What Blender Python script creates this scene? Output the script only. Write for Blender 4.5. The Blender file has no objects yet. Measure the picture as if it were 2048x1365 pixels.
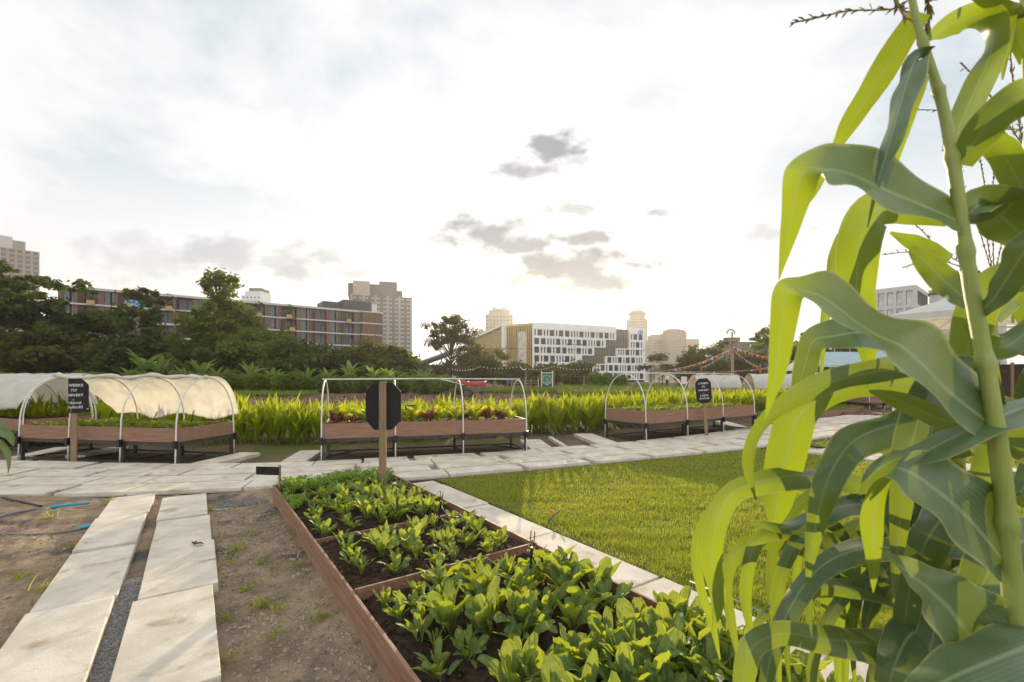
import bpy, math, random
import numpy as np
from mathutils import Vector, Matrix

rng = np.random.default_rng(11)
random.seed(11)
R = math.radians
C = bpy.context.scene.collection
SC = bpy.context.scene

# ---------------------------------------------------------------- camera, sky, sun, exposure
F, HZ, CX, H = 910.0, 758.0, 1024.0, 1.5      # focal length in photo pixels, horizon row, centre column, eye height
SUN_AZ, SUN_EL = R(2.7), R(8.9)
SUN_DIR = Vector((math.sin(SUN_AZ) * math.cos(SUN_EL), math.cos(SUN_AZ) * math.cos(SUN_EL), math.sin(SUN_EL)))

cd = bpy.data.cameras.new('camera')
cam = bpy.data.objects.new('camera', cd)
C.objects.link(cam)
cam.location = (0, 0, H)
cam.rotation_euler = (R(90), 0, 0)
cd.sensor_width = 36.0
cd.lens = F / 2048 * 36.0
cd.shift_y = (HZ - 682.5) / 2048
cd.clip_start, cd.clip_end = 0.02, 6000
cd.dof.use_dof = True
cd.dof.focus_distance = 4.0
cd.dof.aperture_fstop = 8.0
SC.camera = cam

sd = bpy.data.lights.new('sun', 'SUN')
sd.energy = 5.0
sd.angle = R(0.55)
sd.color = (1.0, 0.83, 0.58)
so = bpy.data.objects.new('sun', sd)
C.objects.link(so)
so.location = (10, 200, 60)
so.rotation_euler = SUN_DIR.to_track_quat('Z', 'Y').to_euler()

SC.view_settings.view_transform = 'Standard'
SC.view_settings.look = 'None'
SC.view_settings.exposure = 0.62
SC.view_settings.gamma = 1.0
SC.cycles.use_denoising = True
SC.cycles.max_bounces = 8
SC.cycles.transparent_max_bounces = 8
SC.cycles.transmission_bounces = 4
SC.cycles.diffuse_bounces = 3
SC.cycles.glossy_bounces = 2
SC.cycles.caustics_reflective = False
SC.cycles.caustics_refractive = False
SC.cycles.sample_clamp_indirect = 6.0


class NT:
    """small helper for node trees"""
    def __init__(self, nt):
        self.nt = nt
    def n(self, t, **kw):
        nd = self.nt.nodes.new(t)
        for k, v in kw.items():
            setattr(nd, k, v)
        return nd
    def l(self, a, b):
        self.nt.links.new(a, b)
    def math(self, op, a, b=0.0, c=0.0, clamp=False):
        nd = self.n('ShaderNodeMath', operation=op, use_clamp=clamp)
        for i, v in enumerate((a, b, c)):
            if hasattr(v, 'links'):
                self.l(v, nd.inputs[i])
            else:
                nd.inputs[i].default_value = v
        return nd.outputs[0]
    def mix(self, f, a, b, blend='MIX'):
        nd = self.n('ShaderNodeMix', data_type='RGBA', blend_type=blend)
        for s, v in ((nd.inputs[0], f), (nd.inputs[6], a), (nd.inputs[7], b)):
            if hasattr(v, 'links'):
                self.l(v, s)
            elif isinstance(v, (int, float)):
                s.default_value = v
            else:
                s.default_value = (*v[:3], 1)
        return nd.outputs[2]
    def smooth(self, x, a, b):
        nd = self.n('ShaderNodeMapRange', interpolation_type='SMOOTHSTEP')
        self.l(x, nd.inputs[0])
        nd.inputs[1].default_value = a
        nd.inputs[2].default_value = b
        return nd.outputs[0]
    def noise(self, vec, scale, detail=5, rough=0.55, dist=0.0):
        nd = self.n('ShaderNodeTexNoise')
        nd.inputs['Scale'].default_value = scale
        nd.inputs['Detail'].default_value = detail
        nd.inputs['Roughness'].default_value = rough
        nd.inputs['Distortion'].default_value = dist
        if vec is not None:
            self.l(vec, nd.inputs['Vector'])
        return nd.outputs[0]
    def comb(self, x, y, z=0.0):
        nd = self.n('ShaderNodeCombineXYZ')
        for i, v in enumerate((x, y, z)):
            if hasattr(v, 'links'):
                self.l(v, nd.inputs[i])
            else:
                nd.inputs[i].default_value = v
        return nd.outputs[0]


def make_world():
    w = bpy.data.worlds.new('World')
    SC.world = w
    w.use_nodes = True
    w.node_tree.nodes.clear()
    t = NT(w.node_tree)
    out = t.n('ShaderNodeOutputWorld')
    bg = t.n('ShaderNodeBackground')
    bg.inputs[1].default_value = 0.1
    t.l(bg.outputs[0], out.inputs[0])
    sky = t.n('ShaderNodeTexSky', sky_type='NISHITA')
    sky.sun_disc = False
    sky.sun_elevation = SUN_EL
    sky.sun_rotation = SUN_AZ
    sky.air_density, sky.dust_density, sky.ozone_density = 1.0, 2.0, 1.2
    tc = t.n('ShaderNodeTexCoord')
    d = tc.outputs['Generated']
    sx = t.n('ShaderNodeSeparateXYZ')
    t.l(d, sx.inputs[0])
    x, y, z = sx.outputs
    zc = t.math('MAXIMUM', z, 0.0)
    # high cloud sheet: noise on a plane far overhead
    den = t.math('ADD', zc, 0.22)
    pl = t.comb(t.math('DIVIDE', x, den), t.math('DIVIDE', y, den))
    n1 = t.noise(pl, 0.95, 7, 0.56, 0.5)
    n2 = t.noise(pl, 2.6, 6, 0.6, 0.3)
    sheet = t.smooth(t.math('ADD', t.math('MULTIPLY', n1, 0.8), t.math('MULTIPLY', n2, 0.3)), 0.39, 0.60)
    # angle to the sun drives the bright aureole of thin cloud
    dp = t.n('ShaderNodeVectorMath', operation='DOT_PRODUCT')
    t.l(d, dp.inputs[0])
    dp.inputs[1].default_value = SUN_DIR
    cosg = t.math('MAXIMUM', dp.outputs['Value'], 0.0)
    glow1 = t.math('POWER', cosg, 10.0)
    glow2 = t.math('POWER', cosg, 260.0)
    glow3 = t.math('POWER', cosg, 4000.0)
    amp = t.math('ADD', t.math('ADD', t.math('MULTIPLY', glow1, 1.2), 6.3), t.math('ADD', t.math('MULTIPLY', glow2, 3.0), t.math('MULTIPLY', glow3, 160.0)))
    # added fill light: sky out of view behind the camera is brightened
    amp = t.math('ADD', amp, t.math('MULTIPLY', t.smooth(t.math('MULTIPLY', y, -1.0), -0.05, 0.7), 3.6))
    hor = t.smooth(z, 0.0, 0.35)
    wcol = t.mix(hor, (1.0, 0.97, 0.94), (0.985, 0.995, 1.0))
    wcol = t.mix(t.math('MULTIPLY', glow2, 1.0, clamp=True), wcol, (1.0, 0.90, 0.72))
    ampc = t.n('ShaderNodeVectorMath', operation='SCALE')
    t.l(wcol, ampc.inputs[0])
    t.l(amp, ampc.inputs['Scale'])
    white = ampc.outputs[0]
    # blue gaps: nishita colour lifted by thin veil
    veil = t.mix(0.75, sky.outputs[0], (3.9, 4.85, 5.5))
    cover = t.math('MAXIMUM', t.math('SUBTRACT', 1.0, t.smooth(z, 0.16, 0.48)), sheet)
    cover = t.math('MAXIMUM', cover, t.smooth(glow1, 0.25, 0.75))
    base = t.mix(cover, veil, white)
    # cumulus puffs at given bearings (u = x/y, v = z/y), ragged by noise
    ys = t.math('MAXIMUM', y, 0.05)
    u = t.math('DIVIDE', x, ys)
    v = t.math('DIVIDE', z, ys)
    uv = t.comb(u, v)
    nn = t.noise(t.comb(u, t.math('MULTIPLY', v, 1.6)), 14.0, 8, 0.55, 0.15)
    nf = t.noise(t.comb(u, t.math('MULTIPLY', v, 1.6)), 8.0, 5, 0.55, 0.4)
    field = None
    for (pu, pv, ru, rv, k) in PUFFS:
        u0, v0 = (pu - CX) / F, (HZ - pv) / F
        du = t.math('DIVIDE', t.math('SUBTRACT', u, u0), 1.85 * ru / F)
        dv = t.math('DIVIDE', t.math('SUBTRACT', v, v0), 1.8 * rv / F)
        dd = t.math('SQRT', t.math('ADD', t.math('MULTIPLY', du, du), t.math('MULTIPLY', dv, dv)))
        f = t.math('SUBTRACT', 1.0, dd)
        f = t.math('ADD', t.math('MULTIPLY', f, 1.15), t.math('MULTIPLY', t.math('SUBTRACT', nn, 0.5), 2.7))
        f = t.math('MULTIPLY', t.smooth(f, 0.0, 0.95), k)
        field = f if field is None else t.math('MAXIMUM', field, f)
    fwd = t.math('GREATER_THAN', y, 0.06)
    field = t.math('MULTIPLY', field, fwd)
    field = t.math('MULTIPLY', field, 1.0)
    dark = t.mix(nf, (1.2, 1.45, 1.85), (2.55, 2.8, 3.2))
    col = t.mix(field, base, dark)
    # below the horizon: dull ground bounce
    col = t.mix(t.smooth(z, -0.02, 0.0), (1.6, 1.4, 1.1), col)
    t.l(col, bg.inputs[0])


# pixel bearings of the grey puffs: u, v, radius u, radius v, strength
PUFFS = [(1105, 300, 46, 34, .95), (1045, 342, 60, 14, .8), (1150, 322, 30, 14, .5),
         (955, 465, 66, 24, 1.0), (1050, 492, 80, 18, .95), (1160, 478, 66, 14, .95), (1130, 535, 115, 40, 1.0), (1190, 560, 50, 20, .95),
         (1010, 530, 70, 34, .4), (1145, 420, 56, 11, .6), (1305, 425, 28, 8, .7), (425, 508, 84, 26, .5), (590, 530, 66, 26, .55),
         (695, 547, 36, 10, .5), (300, 520, 90, 34, .28), (1440, 640, 110, 34, .22), (1545, 465, 44, 14, .4), (1460, 632, 30, 10, .3), (240, 485, 60, 18, .25)]
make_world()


# ---------------------------------------------------------------- points and mesh building
def at(u, v, Y):
    """photo pixel + depth -> world point"""
    return np.array([(u - CX) / F * Y, Y, H - (v - HZ) / F * Y])

def gp(u, v, z=0.0):
    """photo pixel -> point on the level z"""
    Y = F * (H - z) / (v - HZ)
    return np.array([(u - CX) / F * Y, Y, z])

AX, BX = np.array([-.571, .821, 0]), np.array([.821, .571, 0])   # along / across the garden grid
ROT = math.atan2(.821, -.571)                                       # heading of AX

def st(s, t, z=0.0):
    p = s * AX + t * BX
    return np.array([p[0], p[1], z])


class MB:
    def __init__(self):
        self.V, self.P, self.var, self.cx = [], [], [], []
        self.n = 0
    def add(self, verts, faces, mi=0, var=0.0, cx=0.0):
        verts = np.asarray(verts, dtype=np.float32).reshape(-1, 3)
        k = len(verts)
        self.V.append(verts)
        self.var.append(np.broadcast_to(np.asarray(var, np.float32), (k,)))
        self.cx.append(np.broadcast_to(np.asarray(cx, np.float32), (k,)))
        if isinstance(faces, np.ndarray):
            self.P.append((faces + self.n, mi))
        else:
            by = {}
            for f in faces:
                by.setdefault(len(f), []).append(f)
            for fs in by.values():
                self.P.append((np.array(fs, dtype=np.int64) + self.n, mi))
        self.n += k
        return self
    def hexa(self, p, mi=0):
        """8 corners: bottom ring 0-3 then top ring 4-7, both counter-clockwise seen from above"""
        return self.add(p, [(3, 2, 1, 0), (4, 5, 6, 7), (0, 1, 5, 4), (1, 2, 6, 5), (2, 3, 7, 6), (3, 0, 4, 7)], mi)
    def box(self, x0, x1, y0, y1, z0, z1, mi=0):
        return self.hexa([(x0, y0, z0), (x1, y0, z0), (x1, y1, z0), (x0, y1, z0), (x0, y0, z1), (x1, y0, z1), (x1, y1, z1), (x0, y1, z1)], mi)
    def bar(self, p, q, w, h=None, mi=0, up=(0, 0, 1)):
        h = w if h is None else h
        p, q = np.asarray(p, float), np.asarray(q, float)
        d = q - p
        d = d / np.linalg.norm(d)
        s = np.cross(d, up)
        if np.linalg.norm(s) < 1e-3:
            s = np.cross(d, (0, 1, 0))
        s = s / np.linalg.norm(s)
        n = np.cross(s, d)
        a, b = s * w / 2, n * h / 2
        return self.hexa([p - a - b, p + a - b, q + a - b, q - a - b, p - a + b, p + a + b, q + a + b, q - a + b], mi)
    def tube(self, pts, r, n=8, mi=0, cap=True):
        pts = np.asarray(pts, float)
        m = len(pts)
        r = np.broadcast_to(np.asarray(r, float), (m,))
        T = np.gradient(pts, axis=0)
        T /= np.linalg.norm(T, axis=1)[:, None] + 1e-9
        ref = np.array([0.0, 0, 1]) if abs(T[0][2]) < 0.9 else np.array([1.0, 0, 0])
        vs = []
        a = np.linspace(0, 2 * np.pi, n, endpoint=False)
        for i in range(m):
            s = np.cross(T[i], ref)
            s /= np.linalg.norm(s) + 1e-9
            ref = np.cross(s, T[i])
            vs.append(pts[i] + r[i] * (np.cos(a)[:, None] * s + np.sin(a)[:, None] * ref))
        f = []
        for i in range(m - 1):
            for j in range(n):
                k = (j + 1) % n
                f.append((i * n + j, i * n + k, (i + 1) * n + k, (i + 1) * n + j))
        if cap:
            f += [tuple(range(n))[::-1], tuple(range((m - 1) * n, m * n))]
        return self.add(np.concatenate(vs), f, mi)
    def lathe(self, prof, n=24, mi=0, ctr=(0, 0, 0), cap=True):
        a = np.linspace(0, 2 * np.pi, n, endpoint=False)
        vs = np.concatenate([np.stack([r * np.cos(a), r * np.sin(a), np.full(n, z)], 1) for r, z in prof]) + np.asarray(ctr)
        f = []
        for i in range(len(prof) - 1):
            for j in range(n):
                k = (j + 1) % n
                f.append((i * n + j, i * n + k, (i + 1) * n + k, (i + 1) * n + j))
        if cap:
            f += [tuple(range(n))[::-1], tuple(range((len(prof) - 1) * n, len(prof) * n))]
        return self.add(vs, f, mi)
    def prism(self, outline, axis_from, axis_vec, mi=0):
        """outline: list of 3D points (planar), extruded by axis_vec"""
        o = np.asarray(outline, float) + np.asarray(axis_from)
        k = len(o)
        v = np.concatenate([o, o + np.asarray(axis_vec)])
        f = [tuple(range(k))[::-1], tuple(range(k, 2 * k))] + [(i, (i + 1) % k, (i + 1) % k + k, i + k) for i in range(k)]
        return self.add(v, f, mi)
    def grid(self, fn, nu, nv, mi=0, var=0.0):
        vs = np.array([fn(i / nu, j / nv) for i in range(nu + 1) for j in range(nv + 1)], float)
        i, j = np.meshgrid(np.arange(nu), np.arange(nv), indexing='ij')
        a = (i * (nv + 1) + j).ravel()
        return self.add(vs, np.stack([a, a + nv + 1, a + nv + 2, a + 1], 1), mi, var)
    def mesh(self, name, mats, smooth=False):
        me = bpy.data.meshes.new(name)
        v = np.concatenate(self.V)
        me.vertices.add(len(v))
        me.vertices.foreach_set('co', v.ravel())
        loops = np.concatenate([p.ravel() for p, _ in self.P]).astype(np.int32)
        sizes = np.concatenate([np.full(len(p), p.shape[1]) for p, _ in self.P])
        mi = np.concatenate([np.full(len(p), m) for p, m in self.P]).astype(np.int32)
        me.loops.add(len(loops))
        me.loops.foreach_set('vertex_index', loops)
        me.polygons.add(len(sizes))
        me.polygons.foreach_set('loop_start', np.concatenate([[0], np.cumsum(sizes)[:-1]]).astype(np.int32))
        me.polygons.foreach_set('material_index', mi)
        me.polygons.foreach_set('use_smooth', np.full(len(sizes), smooth))
        for nm, arr in (('var', self.var), ('cx', self.cx)):
            a = np.concatenate(arr)
            if np.any(a != 0):
                at_ = me.attributes.new(nm, 'FLOAT', 'POINT')
                at_.data.foreach_set('value', a.astype(np.float32))
        me.update(calc_edges=True)
        for m in (mats if isinstance(mats, (list, tuple)) else [mats]):
            me.materials.append(m)
        return me
    def build(self, name, mats, parent=None, smooth=False, loc=None, rotz=0.0, bevel=0.0):
        o = bpy.data.objects.new(name, self.mesh(name, mats, smooth))
        C.objects.link(o)
        if parent is not None:
            o.parent = parent
        if loc is not None:
            o.location = [float(q) for q in loc]
        if rotz:
            o.rotation_euler = (0, 0, rotz)
        if bevel:
            m = o.modifiers.new('bevel', 'BEVEL')
            m.width, m.segments, m.limit_method = bevel, 1, 'ANGLE'
        return o


def tag(o, label=None, cat=None, group=None, kind=None):
    for k, v in (('label', label), ('category', cat), ('group', group), ('kind', kind)):
        if v:
            o[k] = v
    return o

def thing(name, label, cat, loc=(0, 0, 0), rotz=0.0, group=None):
    o = bpy.data.objects.new(name, None)
    o.empty_display_size = 0.2
    C.objects.link(o)
    o.location = [float(q) for q in loc]
    o.rotation_euler = (0, 0, rotz)
    return tag(o, label, cat, group)

def dup(o, loc=None, rot=None, scale=None, label=None, parent=None, group=None):
    c = o.copy()
    C.objects.link(c)
    c.parent = parent
    if loc is not None:
        c.location = [float(q) for q in loc]
    if rot is not None:
        c.rotation_euler = rot
    if scale is not None:
        c.scale = scale if hasattr(scale, '__len__') else (scale,) * 3
    if label:
        c['label'] = label
    if group:
        c['group'] = group
    for ch in o.children:
        dup(ch, parent=c)
    return c

def place_mesh(name, me, loc, rot, scale, label, cat, group=None):
    o = bpy.data.objects.new(name, me)
    C.objects.link(o)
    o.location = [float(q) for q in loc]
    o.rotation_euler = rot
    o.scale = (scale,) * 3 if not hasattr(scale, '__len__') else scale
    return tag(o, label, cat, group)

NTH = ['first', 'second', 'third', 'fourth', 'fifth', 'sixth', 'seventh', 'eighth', 'ninth', 'tenth', 'eleventh', 'twelfth']

def leaves(mb, base, az, th0, bend, L, W, prof, K=3, M=1, cup=0.0, ruffle=0.0, roll=0.0, bpow=1.0, var=None, mi=0, fold=0.0):
    """N curved leaves at once: each runs from base, leaning th0 from vertical towards azimuth az and bending over by bend"""
    base = np.asarray(base, float)
    N = len(base)
    f = lambda q: np.broadcast_to(np.asarray(q, float), (N,))
    az, th0, bend, L, W, roll = map(f, (az, th0, bend, L, W, roll))
    var = rng.random(N) if var is None else f(var)
    tt = (np.arange(K) + .5) / K
    th = th0[:, None] + bend[:, None] * tt[None] ** bpow
    d = np.stack([np.cos(az), np.sin(az), 0 * az], 1)
    T = np.sin(th)[..., None] * d[:, None] + np.cos(th)[..., None] * np.array([0, 0, 1.0])
    step = T * (L / K)[:, None, None]
    P = np.concatenate([base[:, None], base[:, None] + np.cumsum(step, 1)], 1)          # N,K+1,3
    Tn = np.concatenate([T[:, :1], (T[:, 1:] + T[:, :-1]) / 2, T[:, -1:]], 1)
    Tn /= np.linalg.norm(Tn, axis=2)[..., None]
    S = np.stack([-np.sin(az), np.cos(az), 0 * az], 1)[:, None] + 0 * Tn
    Nn = np.cross(Tn, S)
    cr, sr = np.cos(roll)[:, None, None], np.sin(roll)[:, None, None]
    S, Nn = S * cr + Nn * sr, Nn * cr - S * sr
    c = np.linspace(-1, 1, M + 1)
    pr_ = np.interp(np.linspace(0, 1, K + 1), np.linspace(0, 1, len(prof)), prof)
    w = (pr_[None] * W[:, None] / 2)                                            # N,K+1
    off = c[None, None, :, None] * w[..., None, None] * S[:, :, None]
    nz = (cup * c ** 2 + fold * np.abs(c))[None, None, :] * w[..., None]
    if ruffle:
        nz = nz + ruffle * w[..., None] * (rng.random((N, K + 1, M + 1)) - .5) * 2 * (np.abs(c) ** 1.5)[None, None]
    V = P[:, :, None] + off + nz[..., None] * Nn[:, :, None]
    V = V.reshape(-1, 3)
    i, j = np.meshgrid(np.arange(K), np.arange(M), indexing='ij')
    a = (i * (M + 1) + j).ravel()
    q = np.stack([a, a + 1, a + M + 2, a + M + 1], 1)
    q = (q[None] + (np.arange(N) * (K + 1) * (M + 1))[:, None, None]).reshape(-1, 4)
    vv = np.repeat(var, (K + 1) * (M + 1))
    cc = np.tile(np.tile(c, K + 1), N)
    mb.add(V, q, mi, vv, cc + 1e-4)
    return P[:, -1]

def diamonds(mb, pos, nrm_tilt, size, mi=0, var=None, elong=1.8, droop=0.0):
    """N small leaf faces with random headings"""
    N = len(pos)
    a = rng.random(N) * 2 * np.pi
    el = (rng.random(N) - .5) * 2 * nrm_tilt - droop
    T = np.stack([np.cos(a) * np.cos(el), np.sin(a) * np.cos(el), np.sin(el)], 1)
    rnd = rng.normal(size=(N, 3))
    S = np.cross(T, rnd)
    S /= np.linalg.norm(S, axis=1)[:, None] + 1e-9
    s = np.broadcast_to(np.asarray(size, float), (N,)) * (.65 + .7 * rng.random(N))
    l, w = (s * elong / 2)[:, None], (s / 2)[:, None]
    V = np.stack([pos - T * l, pos + S * w, pos + T * l, pos - S * w], 1).reshape(-1, 3)
    q = np.arange(N * 4).reshape(N, 4)
    var = rng.random(N) if var is None else np.broadcast_to(var, (N,))
    mb.add(V, q, mi, np.repeat(var, 4) + 1e-4)


# ---------------------------------------------------------------- materials
def M(name, col, rough=.6, col2=None, scale=6.0, bump=0.0, bscale=40.0, spec=.3, metal=0.0, stretch=None, coat=0.0, thr=(.35, .65), detail=6, col3=None, scale3=1.5, thr3=(.5, .62)):
    m = bpy.data.materials.new(name)
    m.use_nodes = True
    t = NT(m.node_tree)
    b = m.node_tree.nodes['Principled BSDF']
    b.inputs['Base Color'].default_value = (*col, 1)
    b.inputs['Roughness'].default_value = rough
    b.inputs['Specular IOR Level'].default_value = spec
    b.inputs['Metallic'].default_value = metal
    b.inputs['Coat Weight'].default_value = coat
    tc = t.n('ShaderNodeTexCoord')
    vec = tc.outputs['Object']
    if stretch:
        mp = t.n('ShaderNodeMapping')
        mp.inputs['Scale'].default_value = stretch
        t.l(vec, mp.inputs[0])
        vec = mp.outputs[0]
    if col2 is not None:
        f = t.smooth(t.noise(vec, scale, detail, .62, .2), *thr)
        c = t.mix(f, col, col2)
        if col3 is not None:
            f3 = t.smooth(t.noise(vec, scale3, 5, .6, .4), *thr3)
            c = t.mix(f3, c, col3)
        t.l(c, b.inputs['Base Color'])
    if bump:
        bn = t.n('ShaderNodeBump')
        bn.inputs['Strength'].default_value = 1.0
        bn.inputs['Distance'].default_value = bump
        t.l(t.noise(vec, bscale, 6, .65), bn.inputs['Height'])
        t.l(bn.outputs[0], b.inputs['Normal'])
    return m

def LEAF(name, c1, c2, trans, fac=.45, rough=.5, spec=.35, rib=None, veins=False, mottle=0.0, thick=None):
    """leaf: colour runs c1..c2 by the per-leaf attribute, light passes through as trans"""
    m = bpy.data.materials.new(name)
    m.use_nodes = True
    t = NT(m.node_tree)
    b = m.node_tree.nodes['Principled BSDF']
    out = m.node_tree.nodes['Material Output']
    b.inputs['Roughness'].default_value = rough
    b.inputs['Specular IOR Level'].default_value = spec
    a = t.n('ShaderNodeAttribute', attribute_name='var')
    v = a.outputs['Fac']
    oi = t.n('ShaderNodeObjectInfo')
    if thick is None:
        v = t.math('FRACT', t.math('ADD', v, t.math('MULTIPLY', oi.outputs['Random'], .35)))
    col = t.mix(v, c1, c2)
    tcol = t.mix(v, trans, [q * .72 for q in trans])
    tc = t.n('ShaderNodeTexCoord')
    if mottle:
        nz = t.smooth(t.noise(tc.outputs['Object'], mottle, 4, .6), .35, .7)
        col = t.mix(t.math('MULTIPLY', nz, .5), col, [q * 1.7 + .01 for q in c2])
    if rib is not None:
        cx = t.n('ShaderNodeAttribute', attribute_name='cx').outputs['Fac']
        ab = t.math('ABSOLUTE', cx)
        f = t.math('MULTIPLY', t.math('SUBTRACT', 1.0, t.smooth(ab, .025, .10)), .75)
        col = t.mix(f, col, rib)
        tcol = t.mix(t.math('MULTIPLY', f, .6), tcol, rib)
        if veins:
            wv = t.math('SINE', t.math('ADD', t.math('MULTIPLY', cx, 52.0), t.math('MULTIPLY', t.noise(tc.outputs['Object'], 9.0, 2), 9.0)))
            blotch = t.smooth(t.noise(tc.outputs['Object'], 16.0, 4, .6), .38, .68)
            col = t.mix(t.math('MULTIPLY', blotch, .35), col, [q * 1.5 for q in c2])
            tcol = t.mix(t.math('MULTIPLY', blotch, .35), tcol, [q * .6 for q in trans])
            rim = t.math('MULTIPLY', t.smooth(t.math('ADD', ab, t.math('MULTIPLY', blotch, .08)), .93, 1.02), .7)
            col = t.mix(rim, col, (.38, .33, .12))
            col = t.mix(t.math('MULTIPLY', t.smooth(wv, .0, 1.0), .42), col, [q * 1.6 for q in c2])
            tcol = t.mix(t.math('MULTIPLY', t.smooth(wv, .0, 1.0), .42), tcol, [q * .55 for q in trans])
    t.l(col, b.inputs['Base Color'])
    tr = t.n('ShaderNodeBsdfTranslucent')
    t.l(tcol, tr.inputs[0])
    mx = t.n('ShaderNodeMixShader')
    mx.inputs[0].default_value = fac
    if thick is not None:                       # shaded base and sunlit tip put into the translucency, tips being thinner too
        t.l(t.math('ADD', thick[0], t.math('MULTIPLY', v, thick[1] - thick[0])), mx.inputs[0])
    t.l(b.outputs[0], mx.inputs[1])
    t.l(tr.outputs[0], mx.inputs[2])
    t.l(mx.outputs[0], out.inputs[0])
    return m

def CLOTH(name, col, trans, fac=.5):
    m = bpy.data.materials.new(name)
    m.use_nodes = True
    t = NT(m.node_tree)
    b = m.node_tree.nodes['Principled BSDF']
    out = m.node_tree.nodes['Material Output']
    b.inputs['Roughness'].default_value = .85
    b.inputs['Specular IOR Level'].default_value = .15
    tc = t.n('ShaderNodeTexCoord')
    n = t.smooth(t.noise(tc.outputs['Object'], 3.0, 6, .6, .5), .35, .7)
    t.l(t.mix(t.math('MULTIPLY', n, .5), col, [q * .82 for q in col]), b.inputs['Base Color'])
    tr = t.n('ShaderNodeBsdfTranslucent')
    t.l(t.mix(n, trans, [q * .85 for q in trans]), tr.inputs[0])
    bn = t.n('ShaderNodeBump')
    bn.inputs['Distance'].default_value = .02
    t.l(t.noise(tc.outputs['Object'], 7.0, 4, .6, 1.2), bn.inputs['Height'])
    t.l(bn.outputs[0], b.inputs['Normal'])
    t.l(bn.outputs[0], tr.inputs['Normal'])
    mx = t.n('ShaderNodeMixShader')
    mx.inputs[0].default_value = fac
    t.l(b.outputs[0], mx.inputs[1])
    t.l(tr.outputs[0], mx.inputs[2])
    t.l(mx.outputs[0], out.inputs[0])
    return m

def GLASS(name, col, rough=.08):
    return M(name, col, rough, spec=.8, col2=[q * 1.5 for q in col], scale=.6)

m_soil_near = M('sandy_soil', (.43, .32, .215), .95, (.26, .19, .13), 3.4, .035, 45, .1, col3=(.12, .105, .095), scale3=1.7, thr3=(.54, .66), detail=10)
m_ground = M('field_ground', (.12, .085, .055), .95, (.18, .13, .085), 1.2, .02, 18, .1, col3=(.10, .11, .03), scale3=.35, thr3=(.50, .60), detail=9)
m_tilled = M('tilled_earth', (.105, .062, .042), .95, (.185, .12, .085), 5.0, .03, 14, .1)
m_compost = M('dark_compost', (.030, .019, .013), .95, (.075, .048, .033), 16, .012, 90, .15)
m_gravel = M('gravel', (.19, .18, .175), .85, (.36, .34, .32), 45, .012, 120, .2)
m_concrete = M('concrete_slab', (.67, .605, .51), .85, (.53, .465, .375), 3.2, .0025, 70, .2, col3=(.30, .22, .14), scale3=4.0, thr3=(.55, .78), detail=9)
m_lawn = M('lawn_soil', (.095, .125, .026), .95, (.13, .13, .045), 9, .01, 80, .1)
m_board = M('brown_plank', (.235, .125, .078), .62, (.29, .17, .115), 2.4, .0018, 14, .25, stretch=(1.2, 12, 14), col3=(.36, .27, .20), scale3=1.4, thr3=(.62, .80))
def dirty(m, lo, hi, col):
    """soil splashed and dried along the foot of the boards, ragged upper edge"""
    t = NT(m.node_tree)
    b = m.node_tree.nodes['Principled BSDF']
    src = b.inputs['Base Color'].links[0].from_socket
    tc = t.n('ShaderNodeTexCoord')
    sx = t.n('ShaderNodeSeparateXYZ')
    t.l(tc.outputs['Object'], sx.inputs[0])
    n = t.noise(tc.outputs['Object'], 7.0, 7, .65)
    h = t.math('ADD', sx.outputs[2], t.math('MULTIPLY', t.math('SUBTRACT', n, .5), .22))
    f = t.math('SUBTRACT', 1.0, t.smooth(h, lo, hi))
    n2 = t.smooth(t.noise(tc.outputs['Object'], 26.0, 5, .6), .3, .7)
    t.l(t.mix(t.math('MULTIPLY', f, t.math('ADD', .35, t.math('MULTIPLY', n2, .5))), src, col), b.inputs['Base Color'])
m_bedboard = M('garden_bed_plank', (.235, .122, .078), .66, (.31, .178, .12), 2.4, .0025, 14, .22, stretch=(1.2, 12, 14), col3=(.17, .085, .06), scale3=1.4, thr3=(.52, .75))
dirty(m_bedboard, .02, .12, (.34, .26, .19))
m_steel_dark = M('dark_steel', (.028, .028, .03), .5, (.06, .05, .045), 9, .0, 40, .4)
m_pipe_white = M('white_pipe', (.74, .73, .70), .45, (.62, .60, .55), 4, spec=.4)
m_wood_post = M('weathered_wood', (.30, .20, .115), .8, (.21, .145, .09), 4, .0015, 30, .2, stretch=(9, 9, .9))
m_black = M('chalkboard_black', (.018, .017, .018), .75, (.028, .026, .026), 3, spec=.2)
m_chalk = M('chalk_paint', (.78, .76, .72), .9)
m_plastic = M('black_plastic', (.012, .012, .014), .4, spec=.5)
m_orange = M('orange_plastic', (.70, .13, .03), .45)
m_bluepipe = M('blue_pipe', (.015, .30, .42), .45, (.03, .37, .48), 6, spec=.4)
m_greypipe = M('grey_pipe', (.14, .16, .17), .5, (.20, .21, .21), 8)
m_cream = CLOTH('cream_row_cover', (.86, .83, .77), (.94, .90, .81), .54)
m_white_cover = CLOTH('white_row_cover', (.80, .77, .72), (.66, .58, .47), .40)
m_tentcloth = CLOTH('white_tent_cloth', (.80, .80, .80), (.70, .62, .46), .35)
m_tentblue = CLOTH('pale_blue_tent_cloth', (.52, .64, .70), (.35, .45, .5), .3)

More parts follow.
